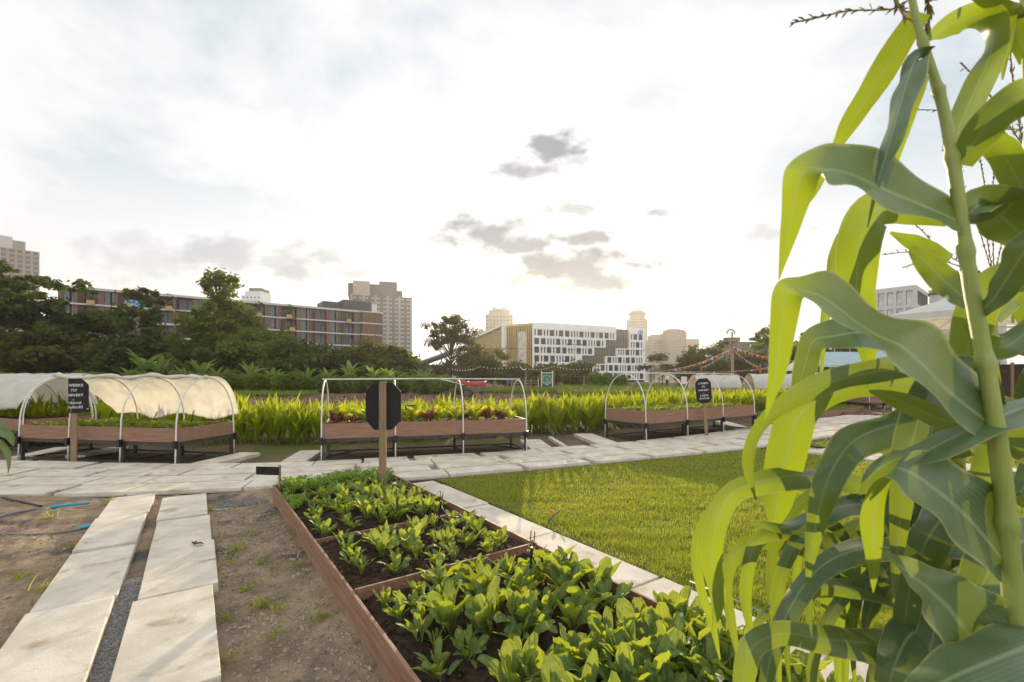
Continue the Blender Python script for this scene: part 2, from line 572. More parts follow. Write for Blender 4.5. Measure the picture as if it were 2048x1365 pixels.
m_grass = LEAF('grass_blade', (.108, .200, .026), (.29, .30, .052), (.72, .75, .05), .48, .6, .15)
m_green = LEAF('collard_leaf', (.060, .125, .046), (.14, .20, .058), (.52, .58, .026), .43, .55, .20, rib=(.30, .38, .13), mottle=38.0)
m_parsley = LEAF('parsley_leaf', (.13, .25, .035), (.19, .30, .05), (.46, .58, .045), .42, .5, .3)
m_lance = LEAF('lance_leaf', (.085, .165, .012), (.15, .20, .014), (.62, .66, .014), .46, .45, .35)
m_seedling = LEAF('seedling_leaf', (.08, .15, .035), (.16, .20, .04), (.42, .46, .03), .4, .5, .3)
m_chard = LEAF('chard_leaf', (.15, .23, .024), (.20, .25, .022), (.72, .70, .025), .48, .4, .4, rib=(.45, .42, .18))
m_chard_red = LEAF('red_chard_leaf', (.07, .022, .022), (.13, .06, .035), (.26, .07, .03), .4, .4, .4, rib=(.4, .04, .06))
m_corn = LEAF('corn_leaf', (.046, .088, .042), (.085, .135, .050), (.44, .55, .016), .30, .38, .5, rib=(.24, .31, .16), veins=True, thick=(.0, .54))
m_cornstalk = M('corn_stalk', (.25, .31, .065), .5, (.34, .37, .10), 5, .001, 30, .4, stretch=(8, 8, .7))
m_tassel = M('corn_tassel', (.20, .17, .055), .8, (.28, .2, .1), 20)
m_tree_dark = LEAF('dark_tree_leaf', (.020, .048, .013), (.105, .140, .028), (.17, .19, .022), .30, .6, .2)
m_tree_olive = LEAF('olive_tree_leaf', (.030, .050, .014), (.12, .13, .028), (.25, .25, .026), .34, .6, .2)
m_tree_light = LEAF('light_tree_leaf', (.040, .085, .016), (.14, .17, .028), (.30, .34, .03), .36, .6, .2)
m_tree_dry = LEAF('drooping_tree_leaf', (.05, .055, .022), (.10, .095, .035), (.24, .21, .05), .34, .6, .2)
m_hedge = LEAF('hedge_leaf', (.055, .115, .018), (.15, .22, .032), (.36, .44, .026), .35, .55, .25)
m_banana = LEAF('banana_leaf', (.09, .18, .045), (.16, .24, .07), (.34, .46, .06), .35, .45, .35, rib=(.25, .3, .12))
m_bark = M('bark', (.07, .05, .035), .9, (.13, .10, .07), 6, .01, 30, .1, stretch=(4, 4, .6))

# ================================================================= BUILDINGS FAR AND NEAR
def wall(mb, x0, x1, z0, z1, rects, depth, mi=0, y=0.0, ends=True):
    """wall with real openings: front at y, reveals running back to y+depth; x along the wall"""
    xs = sorted({x0, x1, *[r[0] for r in rects], *[r[1] for r in rects]})
    zs = sorted({z0, z1, *[r[2] for r in rects], *[r[3] for r in rects]})
    V, Q = [], []
    def quad(a, b, c, d):
        k = len(V)
        V.extend((a, b, c, d))
        Q.append((k, k + 1, k + 2, k + 3))
    for i in range(len(xs) - 1):
        for j in range(len(zs) - 1):
            xm, zm = (xs[i] + xs[i + 1]) / 2, (zs[j] + zs[j + 1]) / 2
            if any(r[0] < xm < r[1] and r[2] < zm < r[3] for r in rects):
                continue
            quad((xs[i], y, zs[j]), (xs[i + 1], y, zs[j]), (xs[i + 1], y, zs[j + 1]), (xs[i], y, zs[j + 1]))
    for a, b, c, d in rects:
        quad((a, y, c), (a, y, d), (a, y + depth, d), (a, y + depth, c))
        quad((b, y, c), (b, y + depth, c), (b, y + depth, d), (b, y, d))
        quad((a, y, c), (a, y + depth, c), (b, y + depth, c), (b, y, c))
        quad((a, y, d), (b, y, d), (b, y + depth, d), (a, y + depth, d))
    if ends:
        for xx in (x0, x1):
            quad((xx, y, z0), (xx, y, z1), (xx, y + depth, z1), (xx, y + depth, z0))
        quad((x0, y, z1), (x1, y, z1), (x1, y + depth, z1), (x0, y + depth, z1))
        quad((x0, y, z0), (x0, y + depth, z0), (x1, y + depth, z0), (x1, y, z0))
    return mb.add(V, Q, mi)

def windows(parent, rects, y, mats, muntin=True, limit=96, fw=.07):
    """each window a part: a pane with its frame; past the limit the rest is one stuff part"""
    rest = None
    for k, (a, b, c, d) in enumerate(sorted(rects, key=lambda r: -(r[1] - r[0]) * (r[3] - r[2]))):
        mb = MB() if k < limit else (rest or MB())
        mb.box(a + .01, b - .01, y - .06, y + .02, c + .01, d - .01, 0)
        if muntin:
            mb.box(a + .01, a + fw, y - .10, y - .062, c + .01, d - .01, 1)
            mb.box(b - fw, b - .01, y - .10, y - .062, c + .01, d - .01, 1)
            mb.box(a + fw, b - fw, y - .10, y - .062, c + .01, c + fw, 1)
            mb.box(a + fw, b - fw, y - .10, y - .062, d - fw, d - .01, 1)
            if b - a > 1.6:
                xm = (a + b) / 2
                mb.box(xm - fw / 2, xm + fw / 2, y - .10, y - .062, c + fw, d - fw, 1)
        if k < limit:
            mb.build('window', mats, parent)
        else:
            rest = mb
    if rest:
        rest.build('window', mats, parent)['kind'] = 'stuff'

m_brick = M('brown_cladding', (.175, .10, .072), .7, (.21, .125, .092), 3, spec=.2, stretch=(6, 6, .4))
m_slab = M('pale_slab_edge', (.62, .60, .58), .7, (.52, .5, .48), 2)
m_louvre = M('dark_louvre', (.085, .04, .03), .7, (.13, .065, .045), 9, stretch=(.5, .5, 8))
m_darkwall = M('dark_recess_wall', (.075, .06, .055), .8)  # even dark brown for back walls and cores
m_roofgrey = M('charcoal_roof_panel', (.055, .055, .06), .6, (.075, .075, .08), 2)
m_glass = M('window_glass', (.075, .09, .105), .15, (.13, .15, .165), .5, spec=.45)
m_glassd = GLASS('dark_window_glass', (.045, .045, .05))
m_frame = M('dark_window_frame', (.03, .03, .033), .5)
m_planter = M('tan_planter', (.50, .33, .17), .7)

def shrub_ball(mb, ctr, r, n, size, mi=0):
    p = rng.normal(size=(n, 3))
    p /= np.linalg.norm(p, axis=1)[:, None]
    p *= (rng.random(n) ** .4)[:, None] * np.asarray(r)
    diamonds(mb, p + np.asarray(ctr), .9, size, mi)

def apartment(name, label, P0, P1, top, storeys, bays, penthouse, seed):
    """long brown block seen along one face; local x runs along the face, y goes back"""
    rr = random.Random(seed)
    P0, P1 = np.array(P0), np.array(P1)
    L = float(np.linalg.norm(P1 - P0))
    th = math.atan2(P1[1] - P0[1], P1[0] - P0[0])
    t = thing(name, label, 'apartment block', (P0[0], P0[1], 0), th, 'brown apartment blocks beyond the trees')
    sh = 3.3
    z0 = top - storeys * sh
    D = 14
    MB().box(0, L, 1.6, D, 0, top - .25, 0).build('wall', m_darkwall, t)
    MB().box(-.3, L + .3, -.35, D + .3, top - .25, top + .25).build('roof', m_slab, t)
    b = MB()
    for k in range(storeys):
        zz = z0 + k * sh
        for q in range(bays):                       # the pale floor edges step in and out with the bays
            a0, a1 = L * q / bays, L * (q + 1) / bays
            o = -.28 if q % 2 == 0 else -.12
            b.box(a0, a1, o, 1.6, zz - .22, zz + .12)
    b.build('floor_band', m_slab, t)
    bw = L / bays
    W, Wb = [], []
    for q in range(bays):
        for (x0, x1) in ((0, .5), (.36 * bw, .36 * bw + .45), (.93 * bw, bw - .004)):
            MB().box(q * bw + x0, q * bw + x1, 0, 1.59, 0, top - .26).build('pier', m_brick, t)
    for k in range(storeys):
        za, zb = z0 + k * sh + .12, z0 + (k + 1) * sh - .22
        for q in range(bays):
            a = q * bw
            lou_x0, lou_x1 = a + .36 * bw + .45, a + .36 * bw + 1.5
            lou = MB().box(lou_x0, lou_x1, .205, .25, za, zb)
            for i in range(9):
                zz = za + (zb - za) * i / 9
                lou.box(lou_x0, lou_x1, .1, .203, zz, zz + (zb - za) / 9 * .72)
            lou.build('louvre_screen', m_louvre, t)
            W.append((a + .5, a + .24 * bw, za, zb))
            W.append((a + .27 * bw, a + .36 * bw, za, zb))
            Wb.append((lou_x1 + .05, a + .78 * bw, za, zb))
            Wb.append((a + .79 * bw, a + .93 * bw, za, zb))
    windows(t, W, .35, [m_glass, m_frame])
    windows(t, Wb, 1.5, [m_glass, m_frame])
    for q in range(bays):
        a = q * bw
        for k in range(max(0, storeys - 2), storeys):
            if rr.random() < (.75 if k == storeys - 1 else .2):
                zz = z0 + k * sh + .12
                xx = a + bw * (.60 + .12 * rr.random())
                p = MB().box(xx, xx + 1.3, -.5, .4, zz - .25, zz + .75).build('planter', m_planter, t)
                s = MB()
                shrub_ball(s, (xx + .65, 0, zz + 1.2), (.8, .6, .5), 50, .28)
                if rr.random() < .7:
                    s.tube([(xx + .65, 0, zz + .7), (xx + .75, 0, zz + 2.6)], .05, 5)
                    shrub_ball(s, (xx + .75, 0, zz + 3.0), (1.1, .8, .6), 80, .3)
                s.build('planter_shrub', m_hedge, p)
    if penthouse:
        pb = MB()
        pb.box(L * .70, L * .80, 3, 10, top + .25, top + 2.6)
        pb.box(L * .80, L * .95, 2, 11, top + .25, top + 3.4)
        pb.build('rooftop_room', m_roofgrey, t)
        MB().box(L * .955, L * .985, 2, 8, top + .25, top + 2.9).build('stair_tower', m_slab, t)
        # plain brown end section, proud of the face
        MB().box(L * .885, L * .985, -1.1, 1.6, 0, top - .26).build('end_wall', m_brick, t)
        for k in range(storeys + 1):
            MB().box(L * .875, L * .99, -1.35, -.36, z0 + k * sh - .22, z0 + k * sh + .12).build('floor_band', m_slab, t)
        windows(t, [(L * .955, L * .965, z0 + k * sh + .3, z0 + (k + 1) * sh - .3) for k in range(storeys)], -1.12, [m_glass, m_frame])
    else:
        MB().box(-.22, 0, 0, D, 0, top - .26).build('end_wall', m_brick, t)
        MB().box(L, L + .2, 0, D, 0, top - .26).build('end_wall', m_brick, t)
    return t

dirv = np.array([.814, .581])
apartment('apartment_block', 'brown apartment block at left with a blue cloth on its balcony, behind dark trees', (-93.5, 94.0), np.array([-93.5, 94.0]) + dirv * 19.2, 20.6, 5, 3, False, 3)
apartment('apartment_block', 'long brown apartment block with charcoal rooftop rooms above the middle trees', (-81.8, 104.4), np.array([-81.8, 104.4]) + dirv * 53.0, 20.9, 5, 7, True, 8)
# blue cloth on the balcony rail of the left block
p = np.array([-93.5, 94.0]) + dirv * 10.3
q = np.array([-93.5, 94.0]) + dirv * 13.4
nrm = np.array([dirv[1], -dirv[0]]) * .45
m_bluecloth = M('blue_patterned_cloth', (.03, .17, .30), .8, (.35, .5, .6), 2.2, thr=(.5, .55))
cl = MB()
cl.grid(lambda a, b: (p[0] + (q[0] - p[0]) * a + nrm[0] * (1 + .2 * math.sin(20 * a)), p[1] + (q[1] - p[1]) * a + nrm[1] * (1 + .2 * math.sin(20 * a)), 18.85 - 1.35 * b), 24, 4)
o = cl.build('hanging_cloth', m_bluecloth)
m = o.modifiers.new('thick', 'SOLIDIFY'); m.thickness = .03
tag(o, 'blue patterned cloth hung over a balcony rail of the left apartment block', 'cloth')


def tower(name, label, u0, u1, vt, Y, depth, floors, cols, mw, mg, rot=0.0, wfrac=.6, hfrac=.55, fins=None, tops=(), zlow=0.0, side=True, mats=None):
    """far block: front face between photo columns u0..u1 with its roof at row vt"""
    X0, X1 = (u0 - CX) / F * Y, (u1 - CX) / F * Y
    ht = H + (HZ - vt) / F * Y
    k1 = (u1 - CX) / F
    L = (k1 * Y - X0) / (math.cos(rot) - k1 * math.sin(rot))
    t = thing(name, label, 'tower block', (X0, Y, 0), rot)
    fh = ht / floors
    rects = []
    cw = L / cols
    for k in range(floors):
        if (k + 1) * fh < zlow:
            continue
        for c in range(cols):
            rects.append((c * cw + cw * (1 - wfrac) / 2, c * cw + cw * (1 + wfrac) / 2, k * fh + fh * .25, k * fh + fh * (.25 + hfrac)))
    b = MB()
    wall(b, 0, L, 0, ht, rects, .4)
    b.box(0, L, .4, depth, 0, ht - .02)
    b.build('wall', mw, t)
    windows(t, rects, .4, [mg, m_frame], muntin=False)
    if fins:
        f = MB()
        n, w, mfin = fins
        for i in range(n + 1):
            xx = L * i / n
            f.box(xx - w / 2, xx + w / 2, -.5, -.003, 0, ht + .5)
        f.build('pier', mfin, t)
    for i, (nm, a0, a1, d0, d1, h, mt) in enumerate(tops):
        MB().box(L * a0, L * a1, depth * d0, depth * d1, ht - .01, ht + h).build(nm, mt, t)
    return t

m_twr_tan = M('tan_tower_wall', (.34, .28, .24), .8, (.40, .34, .29), .6)
m_twr_grey = M('grey_tower_wall', (.062, .072, .088), .8, (.082, .092, .108), .4)
m_twr_pier = M('pale_tower_pier', (.27, .28, .30), .8)
m_twr_white = M('white_tower_wall', (.58, .64, .66), .7)
m_twr_beige = M('beige_tower_wall', (.52, .44, .34), .8, (.58, .49, .38), .5)
m_twr_warm = M('warm_grey_tower_wall', (.40, .36, .32), .8, (.46, .41, .36), .3)
m_glass_sky = GLASS('sky_reflecting_glass', (.40, .44, .42))
m_glass_tan = GLASS('tan_glass', (.28, .24, .19))

tower('tower_block', 'tan high-rise tower with dark window strips at the far left edge, above the trees', -70, 79, 484, 260, 24, 27, 9, m_twr_tan, m_glassd, rot=R(47), wfrac=.62, hfrac=.6, zlow=40,
      tops=(('rooftop_wall', 0, .62, .02, .9, 7.0, m_slab), ('rooftop_frame', .62, .80, .02, .9, 5.2, m_twr_tan)))
tower('tower_block', 'small white stepped tower showing above the long brown apartment block', 483, 521, 591, 420, 18, 22, 5, m_twr_white, m_glass, zlow=40, wfrac=.5, hfrac=.4,
      tops=(('upper_storey', .18, 1, 0.02, 1, 4.0, m_twr_white), ('rooftop_screen', .34, .98, .1, .9, 7.0, m_twr_grey)))
tower('tower_block', 'big grey apartment tower with pale vertical piers and stepped top', 703, 822, 590, 300, 26, 20, 10, m_twr_grey, m_glass_tan, rot=R(17), zlow=12, wfrac=.5, hfrac=.42, fins=(5, 1.3, m_twr_pier),
      tops=(('upper_storeys', -.06, .62, .15, 1, 8.5, m_twr_grey), ('upper_wing', .46, .76, .10, .95, 10.5, m_twr_grey), ('rooftop_canopy', .02, .30, .1, .9, 10.0, m_twr_tan), ('setback_block', .765, .86, .27, .9, 5.5, m_twr_grey)))
tower('tower_block', 'beige tower with curved roof rising behind the gold-finned building', 971, 1026, 630, 420, 22, 18, 8, m_twr_beige, m_glass_tan, zlow=20, wfrac=.5, hfrac=.45,
      tops=(('drum', .12, .88, .05, .95, 4.2, m_twr_beige), ('cap', .04, .96, 0, 1, .5, m_twr_beige)))
# a stepped crown for that tower
t = [o for o in C.objects if o.get('label', '').startswith('beige tower with curved')][0]
Lb = (1026 - 971) / F * 420
hb = H + (HZ - 630) / F * 420 + 4.2
cr = MB()
cr.lathe([(10.5, hb), (9.5, hb + 1.2), (6.4, hb + 2.6), (4.8, hb + 2.9), (.3, hb + 3.1)], 24, 0, (Lb / 2, 11, 0))
cr.lathe([(2.2, hb + 2), (1.8, hb + 4.2), (.2, hb + 4.4)], 12, 0, (Lb / 2 - 4.5, 9, 0))
cr.lathe([(2.2, hb + 2), (1.8, hb + 4.0), (.2, hb + 4.2)], 12, 0, (Lb / 2 + 4, 9, 0))
cr.build('roof', m_twr_beige, t, smooth=True)
tower('tower_block', 'low beige dome-topped block just left of the beige curved-roof tower', 950, 972, 668, 430, 16, 12, 4, m_twr_beige, m_glass_tan, zlow=30,
      tops=(('cap', .1, .9, .1, .9, 3.0, m_twr_beige), ('lantern', .3, .7, .3, .7, 5.0, m_twr_beige)))
tower('tower_block', 'pale tower with open rooftop screens right of the white office building', 1302, 1337, 679, 420, 20, 15, 6, m_twr_warm, m_glass_tan, zlow=8, wfrac=.6, hfrac=.45,
      tops=(('rooftop_room', .15, .8, .1, .9, 4.5, m_twr_warm),))
tower('tower_block', 'square taupe tower with broken roof line in the middle of the right skyline', 1337, 1373, 664, 400, 22, 17, 7, m_twr_tan, m_glass_tan, zlow=8, wfrac=.55, hfrac=.5,
      tops=(('rooftop_room', .1, .6, .1, .9, 2.6, m_twr_tan), ('rooftop_fin', .64, .70, .1, .9, 2.4, m_twr_tan), ('rooftop_fin', .78, .84, .1, .9, 2.0, m_twr_tan), ('rooftop_fin', .9, .97, .1, .9, 1.6, m_twr_tan)))
tower('tower_block', 'slim pale block tucked behind the square taupe tower', 1374, 1398, 679, 470, 20, 14, 5, m_twr_warm, m_glass_tan, zlow=8, wfrac=.4, hfrac=.8)
t = tower('tower_block', 'far white block with pointed gable roof behind the thin trees', 1416, 1440, 700, 380, 16, 9, 5, m_twr_white, m_glass_tan, zlow=4)
Lb = 24 / F * 380
hb = H + 58 / F * 380
MB().prism([(0, 0, hb), (Lb, 0, hb), (Lb / 2, 0, hb + 6)], (0, 1, 0), (0, 12, 0)).build('gable_roof', m_twr_white, t)
tower('office_block', 'long dark slab building behind the bunting tower', 1474, 1640, 684, 230, 20, 7, 22, m_twr_grey, m_glass, zlow=3, wfrac=.5, hfrac=.6)

# round tower: ribbon-windowed drum
t = thing('tower_block', 'round pale tower with stepped crown right behind the white office building', 'tower block', ((1274 - CX) / F * 450, 450, 0))
zt = H + (HZ - 640) / F * 450
wl, gl = MB(), MB()
nfl = 22
for k in range(nfl):
    z = zt / nfl * k
    wl.lathe([(9.4, z), (9.4, z + zt / nfl * .52)], 40)
gl.lathe([(9.1, 0), (9.1, zt - .2)], 40)
wl.lathe([(7.4, zt), (7.4, zt + 5.2)], 32)
wl.lathe([(8.2, zt + 5.2), (8.4, zt + 6.6), (6.6, zt + 6.9)], 32)
wl.lathe([(6.0, zt + 6.9), (6.0, zt + 8.6), (.2, zt + 8.7)], 24)
for k in range(28):
    a = 2 * math.pi * k / 28
    wl.bar((9.45 * math.cos(a), 9.45 * math.sin(a), 0), (9.45 * math.cos(a), 9.45 * math.sin(a), zt), .5, .3)
wl.build('wall', m_twr_beige, t)
gl.build('window_band', m_glass_tan, t)

# ---- white office building with stepped window grid and gold fins
m_wof = M('white_office_panel', (.78, .78, .785), .6, (.72, .72, .725), .25)
m_gold = M('gold_fin', (.50, .36, .16), .5, (.58, .42, .2), .5, spec=.4)
m_goldback = M('dark_gold_wall', (.20, .14, .075), .7)  # even darker gold for the wall behind the fins
m_wglass = M('brown_tinted_glass', (.045, .036, .03), .25, spec=.3)
m_curtain = M('curtain_wall_glass', (.15, .135, .11), .25, spec=.35)
O0 = np.array([8.56, 190.0])
th = math.atan2(.418, .908)
t = thing('office_building', 'white office building with stepped window grid and gold fins, sun on its roof edge', 'office building', (O0[0], O0[1], 0), th)
rr = random.Random(5)
rows_left = [43.0, 37.2, 31.0, 24.5, 24.5, 24.5]
rows_right = [50.6, 50.6, 43.2, 37.2, 30.7, 30.7]
wb = MB()
rects = []
for k in range(6):
    zc0 = 19.7 - 3.65 * k
    z1 = 25.3 if k == 0 else zc0 + 3.1
    z0 = zc0 - .55
    for a0, a1 in ((0.0, rows_left[k]), (rows_right[k], 60.0)):
        row = []
        x = a0 + .9
        seq = ['w', 'n', 'n', 'w', 'n', 'w', 'w', 'n', 'n', 'n']
        i = rr.randrange(10)
        while True:
            w = 2.35 if seq[i % 10] == 'w' else .78
            if x + w > a1 - .5:
                break
            row.append((x, x + w, zc0, zc0 + 2.62))
            x += w + (.62 if w < 1 else .75)
            i += 1
        wall(wb, a0, a1, z0 + .002, z1 - .002, row, .45)
        rects += row
wb.box(0, 43.0, .46, 1.2, 22.9, 25.2)
wb.box(50.6, 60, .46, 1.2, 22.9, 25.2)
wb.build('wall', m_wof, t)
windows(t, rects, .45, [m_wglass, m_frame], muntin=False, limit=96)
MB().box(0.05, 59.95, .75, 22, 0, 22.9).build('core_wall', m_darkwall, t)
MB().box(0, 60, .6, 22, 22.95, 23.4).build('roof', m_wof, t)
cg = MB()      # stepped glazing between the two white blocks
for k, (a0, a1) in enumerate(zip(rows_left, rows_right)):
    z0 = 19.7 - 3.65 * k - .55
    z1 = z0 + 3.65 if k else 24.3
    cg.box(a0 + .02, a1 - .02, .5, .70, z0, z1, 0)
    n = max(1, int((a1 - a0) / 1.5))
    for i in range(n + 1):
        xx = a0 + .05 + (a1 - a0 - .1) * i / n
        cg.box(xx - .05, xx + .05, .40, .498, z0, z1, 1 if i < n else 2)
    cg.box(a0 + .02, a1 - .02, .38, .399, z0, z0 + .22, 1)
    cg.box(a1 - .75, a1 - .06, .30, .379, z0, z1, 2)
cg.build('stepped_glazing', [m_curtain, m_frame, m_gold], t)
# emblem high on the right end
em = MB()
cz, cxm = 24.0 - .1, 57.0
def ring(mb, r0, r1, cx_, cz_, y0, y1, n=32, mi=0):
    a = np.linspace(0, 2 * np.pi, n, endpoint=False)
    vs = np.concatenate([np.stack([cx_ + r * np.cos(a), np.full(n, y), cz_ + r * np.sin(a)], 1) for r, y in ((r0, y0), (r1, y0), (r1, y1), (r0, y1))])
    f = []
    for s in range(4):
        for j in range(n):
            k = (j + 1) % n
            s2 = (s + 1) % 4
            f.append((s * n + j, s2 * n + j, s2 * n + k, s * n + k))
    mb.add(vs, f, mi)
m_emblem = M('emblem_blue', (.05, .12, .35), .5)
ring(em, 1.15, 1.45, cxm, cz - .9, -.12, -.003)
em.prism([(cxm - .62, 0, cz - .4), (cxm + .62, 0, cz - .4), (cxm + .45, 0, cz - 1.25), (cxm, 0, cz - 1.75), (cxm - .45, 0, cz - 1.25)], (0, -.003, 0), (0, -.08, 0))
em.build('emblem', m_emblem, t)
# front gold section (faces the garden) and the receding left flank
e0, e1 = np.array([-2.6, 197.0]), O0 + np.array([-.05, 0])
Lf = float(np.linalg.norm(e1 - e0))
tf = math.atan2(e1[1] - e0[1], e1[0] - e0[0])
def local_frame(mb, org, ang):
    c, s = math.cos(ang), math.sin(ang)
    Mx = np.array([[c, -s, 0], [s, c, 0], [0, 0, 1]])
    ct, stt = math.cos(-th), math.sin(-th)
    Mi = np.array([[ct, -stt, 0], [stt, ct, 0], [0, 0, 1]])
    for i, v in enumerate(mb.V):
        w = v @ Mx.T + np.array([org[0], org[1], 0])
        mb.V[i] = ((w - np.array([O0[0], O0[1], 0])) @ Mi.T).astype(np.float32)
    return mb
b = MB()
b.box(0, Lf, .8, 6, 0, 24.2)
local_frame(b, e0, tf).build('fin_wall', m_goldback, t)
b = MB()
for i in range(15):
    xx = .2 + (Lf - .5) * i / 14
    if Lf * .46 < xx < Lf * .76:
        b.box(xx, xx + .28, .1, .75, 21.6, 24.0)
    else:
        b.box(xx, xx + .28, .0, .75, 0, 24.0)
b.box(-.1, Lf, -.1, .79, 24.0, 24.9)
local_frame(b, e0, tf).build('gold_fins', m_gold, t)
b = MB()
b.box(Lf * .46, Lf * .76, .4, .79, 0, 21.6, 0)
for i in range(5):
    xx = Lf * (.46 + .3 * i / 4)
    b.box(xx - .06, xx + .06, .3, .398, 0, 21.6, 1)
for i in range(13):
    b.box(Lf * .46, Lf * .76, .3, .398, i * 1.75, i * 1.75 + .1, 1)
local_frame(b, e0, tf).build('curtain_wall', [m_glass_sky, m_gold], t)
g0 = np.array([-23.9, 272.0])
g1 = e0 + np.array([-.6, .8])
Lg = float(np.linalg.norm(g1 - g0))
tg = math.atan2(g1[1] - g0[1], g1[0] - g0[0])
b = MB()
b.box(-2, Lg, .9, 10, 0, 24.4)
local_frame(b, g0, tg).build('flank_wall', m_goldback, t)
b = MB()
for i in range(26):
    xx = Lg * i / 26
    if Lg * .42 < xx < Lg * .68:
        b.box(xx, xx + 1.1, 0, .88, 17.0, 24.4)
    else:
        b.box(xx, xx + 1.1, 0, .88, 0, 24.4)
local_frame(b, g0, tg).build('gold_fins', m_gold, t)
b = MB()
b.box(-3, Lg + .2, -1.2, 11, 24.42, 25.3)
b.box(Lg - 2.4, Lg + .1, -.9, .88, 0, 24.4)
local_frame(b, g0, tg).build('white_corner', m_wof, t)

# ---- right hand buildings
t = thing('office_building', 'pale office building with tall framed windows behind the big white canopy', 'office building', (115.6, 130, 0), math.atan2(-2, -14.5))
b = MB()
# local x runs from the corner to the left along the face; y goes away from the viewer
W1 = [(.9 + 2.15 * i, .9 + 2.15 * i + 1.45, 28.4 - 5.4 - 5.0 * k, 28.4 - 1.4 - 5.0 * k) for i in range(9) for k in range(4)]
W1 = [(-b_, -a_, c_, d_) for a_, b_, c_, d_ in W1]
t.rotation_euler = (0, 0, R(-50))
wall(b, -20.5, 0, 0, 28.4, W1, .6)
b.box(-20.5, 0, .6, 18, 0, 28.3)
b.build('wall', m_slab, t)
windows(t, W1, .6, [m_glass_sky, m_frame], muntin=True)
for k in range(3):                                  # windows of the short side, right of the corner
    for i in range(5):
        y0, z0 = 1.6 + 3.3 * i, 28.4 - 5.4 - 5.0 * k
        w = MB().box(.005, .05, y0, y0 + 2.1, z0, z0 + 4.0, 0)
        for a_, b_ in ((y0 - .12, y0), (y0 + 1.0, y0 + 1.1), (y0 + 2.1, y0 + 2.22)):
            w.box(.051 if a_ > y0 + .5 and b_ < y0 + 2 else .005, .10, a_, b_, z0, z0 + 4.0, 1)
        w.build('window', [m_glass, m_frame], t)
MB().box(.3, 16, 18.2, 32, 0, 27.4).build('annex', m_slab, t)
MB().box(-.2, 16.4, 18.0, 32.3, 27.41, 28.0).build('annex_roof', m_roofgrey, t)
s = MB()
shrub_ball(s, (3, 20, 28.6), (3, 2, 1.2), 260, .6)
s.build('roof_garden', m_hedge, t)
t = thing('office_block', 'dark louvred building with blue round panel behind the yellow flags', 'office building', at(1656, 758, 95) * [1, 1, 0], 0)
b = MB()
b.box(0, 7, 0, 9, 0, 12.0)
b.build('wall', m_darkwall, t)
lv = MB()
for i in range(12):
    lv.box(1.7, 6.8, -.25, -.01, 3.5 + i * .62, 3.5 + i * .62 + .2)
for i in range(6):
    lv.box(1.7 + i * 1.0, 1.8 + i * 1.0, -.35, -.26, 3.3, 11.2)
lv.build('louvre_screen', m_twr_tan, t)
b = MB()
b.lathe([(.2, 0), (4.2, .0), (3.6, .7), (2.2, 1.1), (.2, 1.2)], 24, 0, (4.2, 3, 12.0))
b.build('curved_roof', m_slab, t, smooth=True)
b = MB()
b.lathe([(.05, -.1), (.9, -.1), (.9, .1), (.05, .1)], 24)
b.V[0] = b.V[0][:, [0, 2, 1]]
o = b.build('round_panel', M('blue_round_panel', (.02, .25, .5), .5), t, loc=(.5, -.25, 9.8))
windows(t, [(.2, 1.3, 2 + 2.2 * k, 3.6 + 2.2 * k) for k in range(3)], -.02, [m_glass_sky, m_frame], False)

# ---- low roofs, viaduct, hut
m_tealroof = M('teal_metal_roof', (.16, .24, .25), .5, (.2, .28, .29), 1)
t = thing('shed', 'low building with grey-green sloping roof left of the drooping tree', 'shed', at(836, 758, 150) * [1, 1, 0], 0)
MB().box(0, 16, .5, 12, 0, 6.0).build('wall', m_slab, t)
MB().prism([(-1.2, 0, 6.0), (17, 0, 12.6), (17, 0, 13.1), (-1.2, 0, 6.6)], (0, -.6, 0), (0, 14, 0)).build('roof', m_tealroof, t)
t = thing('shed', 'small pale hut with dark green doors under the drooping tree', 'shed', at(914, 758, 110) * [1, 1, 0], 0)
MB().box(0, 3, .1, 4, 0, 3.0).build('wall', m_slab, t)
MB().prism([(-.3, 0, 3.0), (3.3, 0, 3.0), (3.1, 0, 3.3), (-.1, 0, 3.3)], (0, -.2, 0), (0, 4.6, 0)).build('roof', m_slab, t)
for xx in (.35, 1.6):
    MB().box(xx, xx + 1.05, .02, .098, .1, 2.5).build('door', M('green_door', (.02, .10, .075), .5), t)
t = thing('viaduct', 'brown elevated railway deck on piers crossing behind the bunting', 'viaduct', at(1290, 758, 240) * [1, 1, 0], 0)
m_via = M('viaduct_concrete', (.20, .15, .12), .8, (.26, .2, .165), .3)
MB().box(0, 95, 0, 9, 5.4, 7.0).build('deck', m_via, t)
MB().box(0, 95, -.3, -.003, 6.4, 8.3).build('parapet', m_via, t)
for i in range(7):
    MB().box(4 + i * 14, 6.2 + i * 14, 3, 6, 0, 5.39).build('pier', m_via, t)
m_thatch = M('thatch', (.16, .10, .065), .95, (.24, .16, .11), 9, .03, 40, stretch=(3, 3, .5))
t = thing('thatched_hut', 'brown thatched hut under trees behind the white canopy', 'hut', (24.2, 25.5, 0), R(-35))
MB().prism([(-.4, 0, 2.3), (2.6, 0, 3.75), (5.6, 0, 2.3), (5.5, 0, 2.1), (2.6, 0, 3.5), (-.3, 0, 2.1)], (0, -.5, 0), (0, 4.5, 0)).build('thatched_roof', m_thatch, t)
MB().box(.25, 4.95, .6, 3.8, 0, 2.28).build('wall', M('dark_timber_wall', (.06, .035, .025), .8, (.09, .05, .035), 5), t)
for xx in (0, 2.5, 5.0):
    MB().tube([(xx + .1, -.2, 0), (xx + .1, -.2, 2.35)], .07, 8).build('post', m_wood_post, t)

# ================================================================= GROUND, PATHS, LAWN
def plane(name, pts, z, mat, kind='structure', nsub=0):
    mb = MB()
    mb.add([(p[0], p[1], z) for p in pts], [tuple(range(len(pts)))])
    o = mb.build(name, mat)
    o['kind'] = kind
    return o

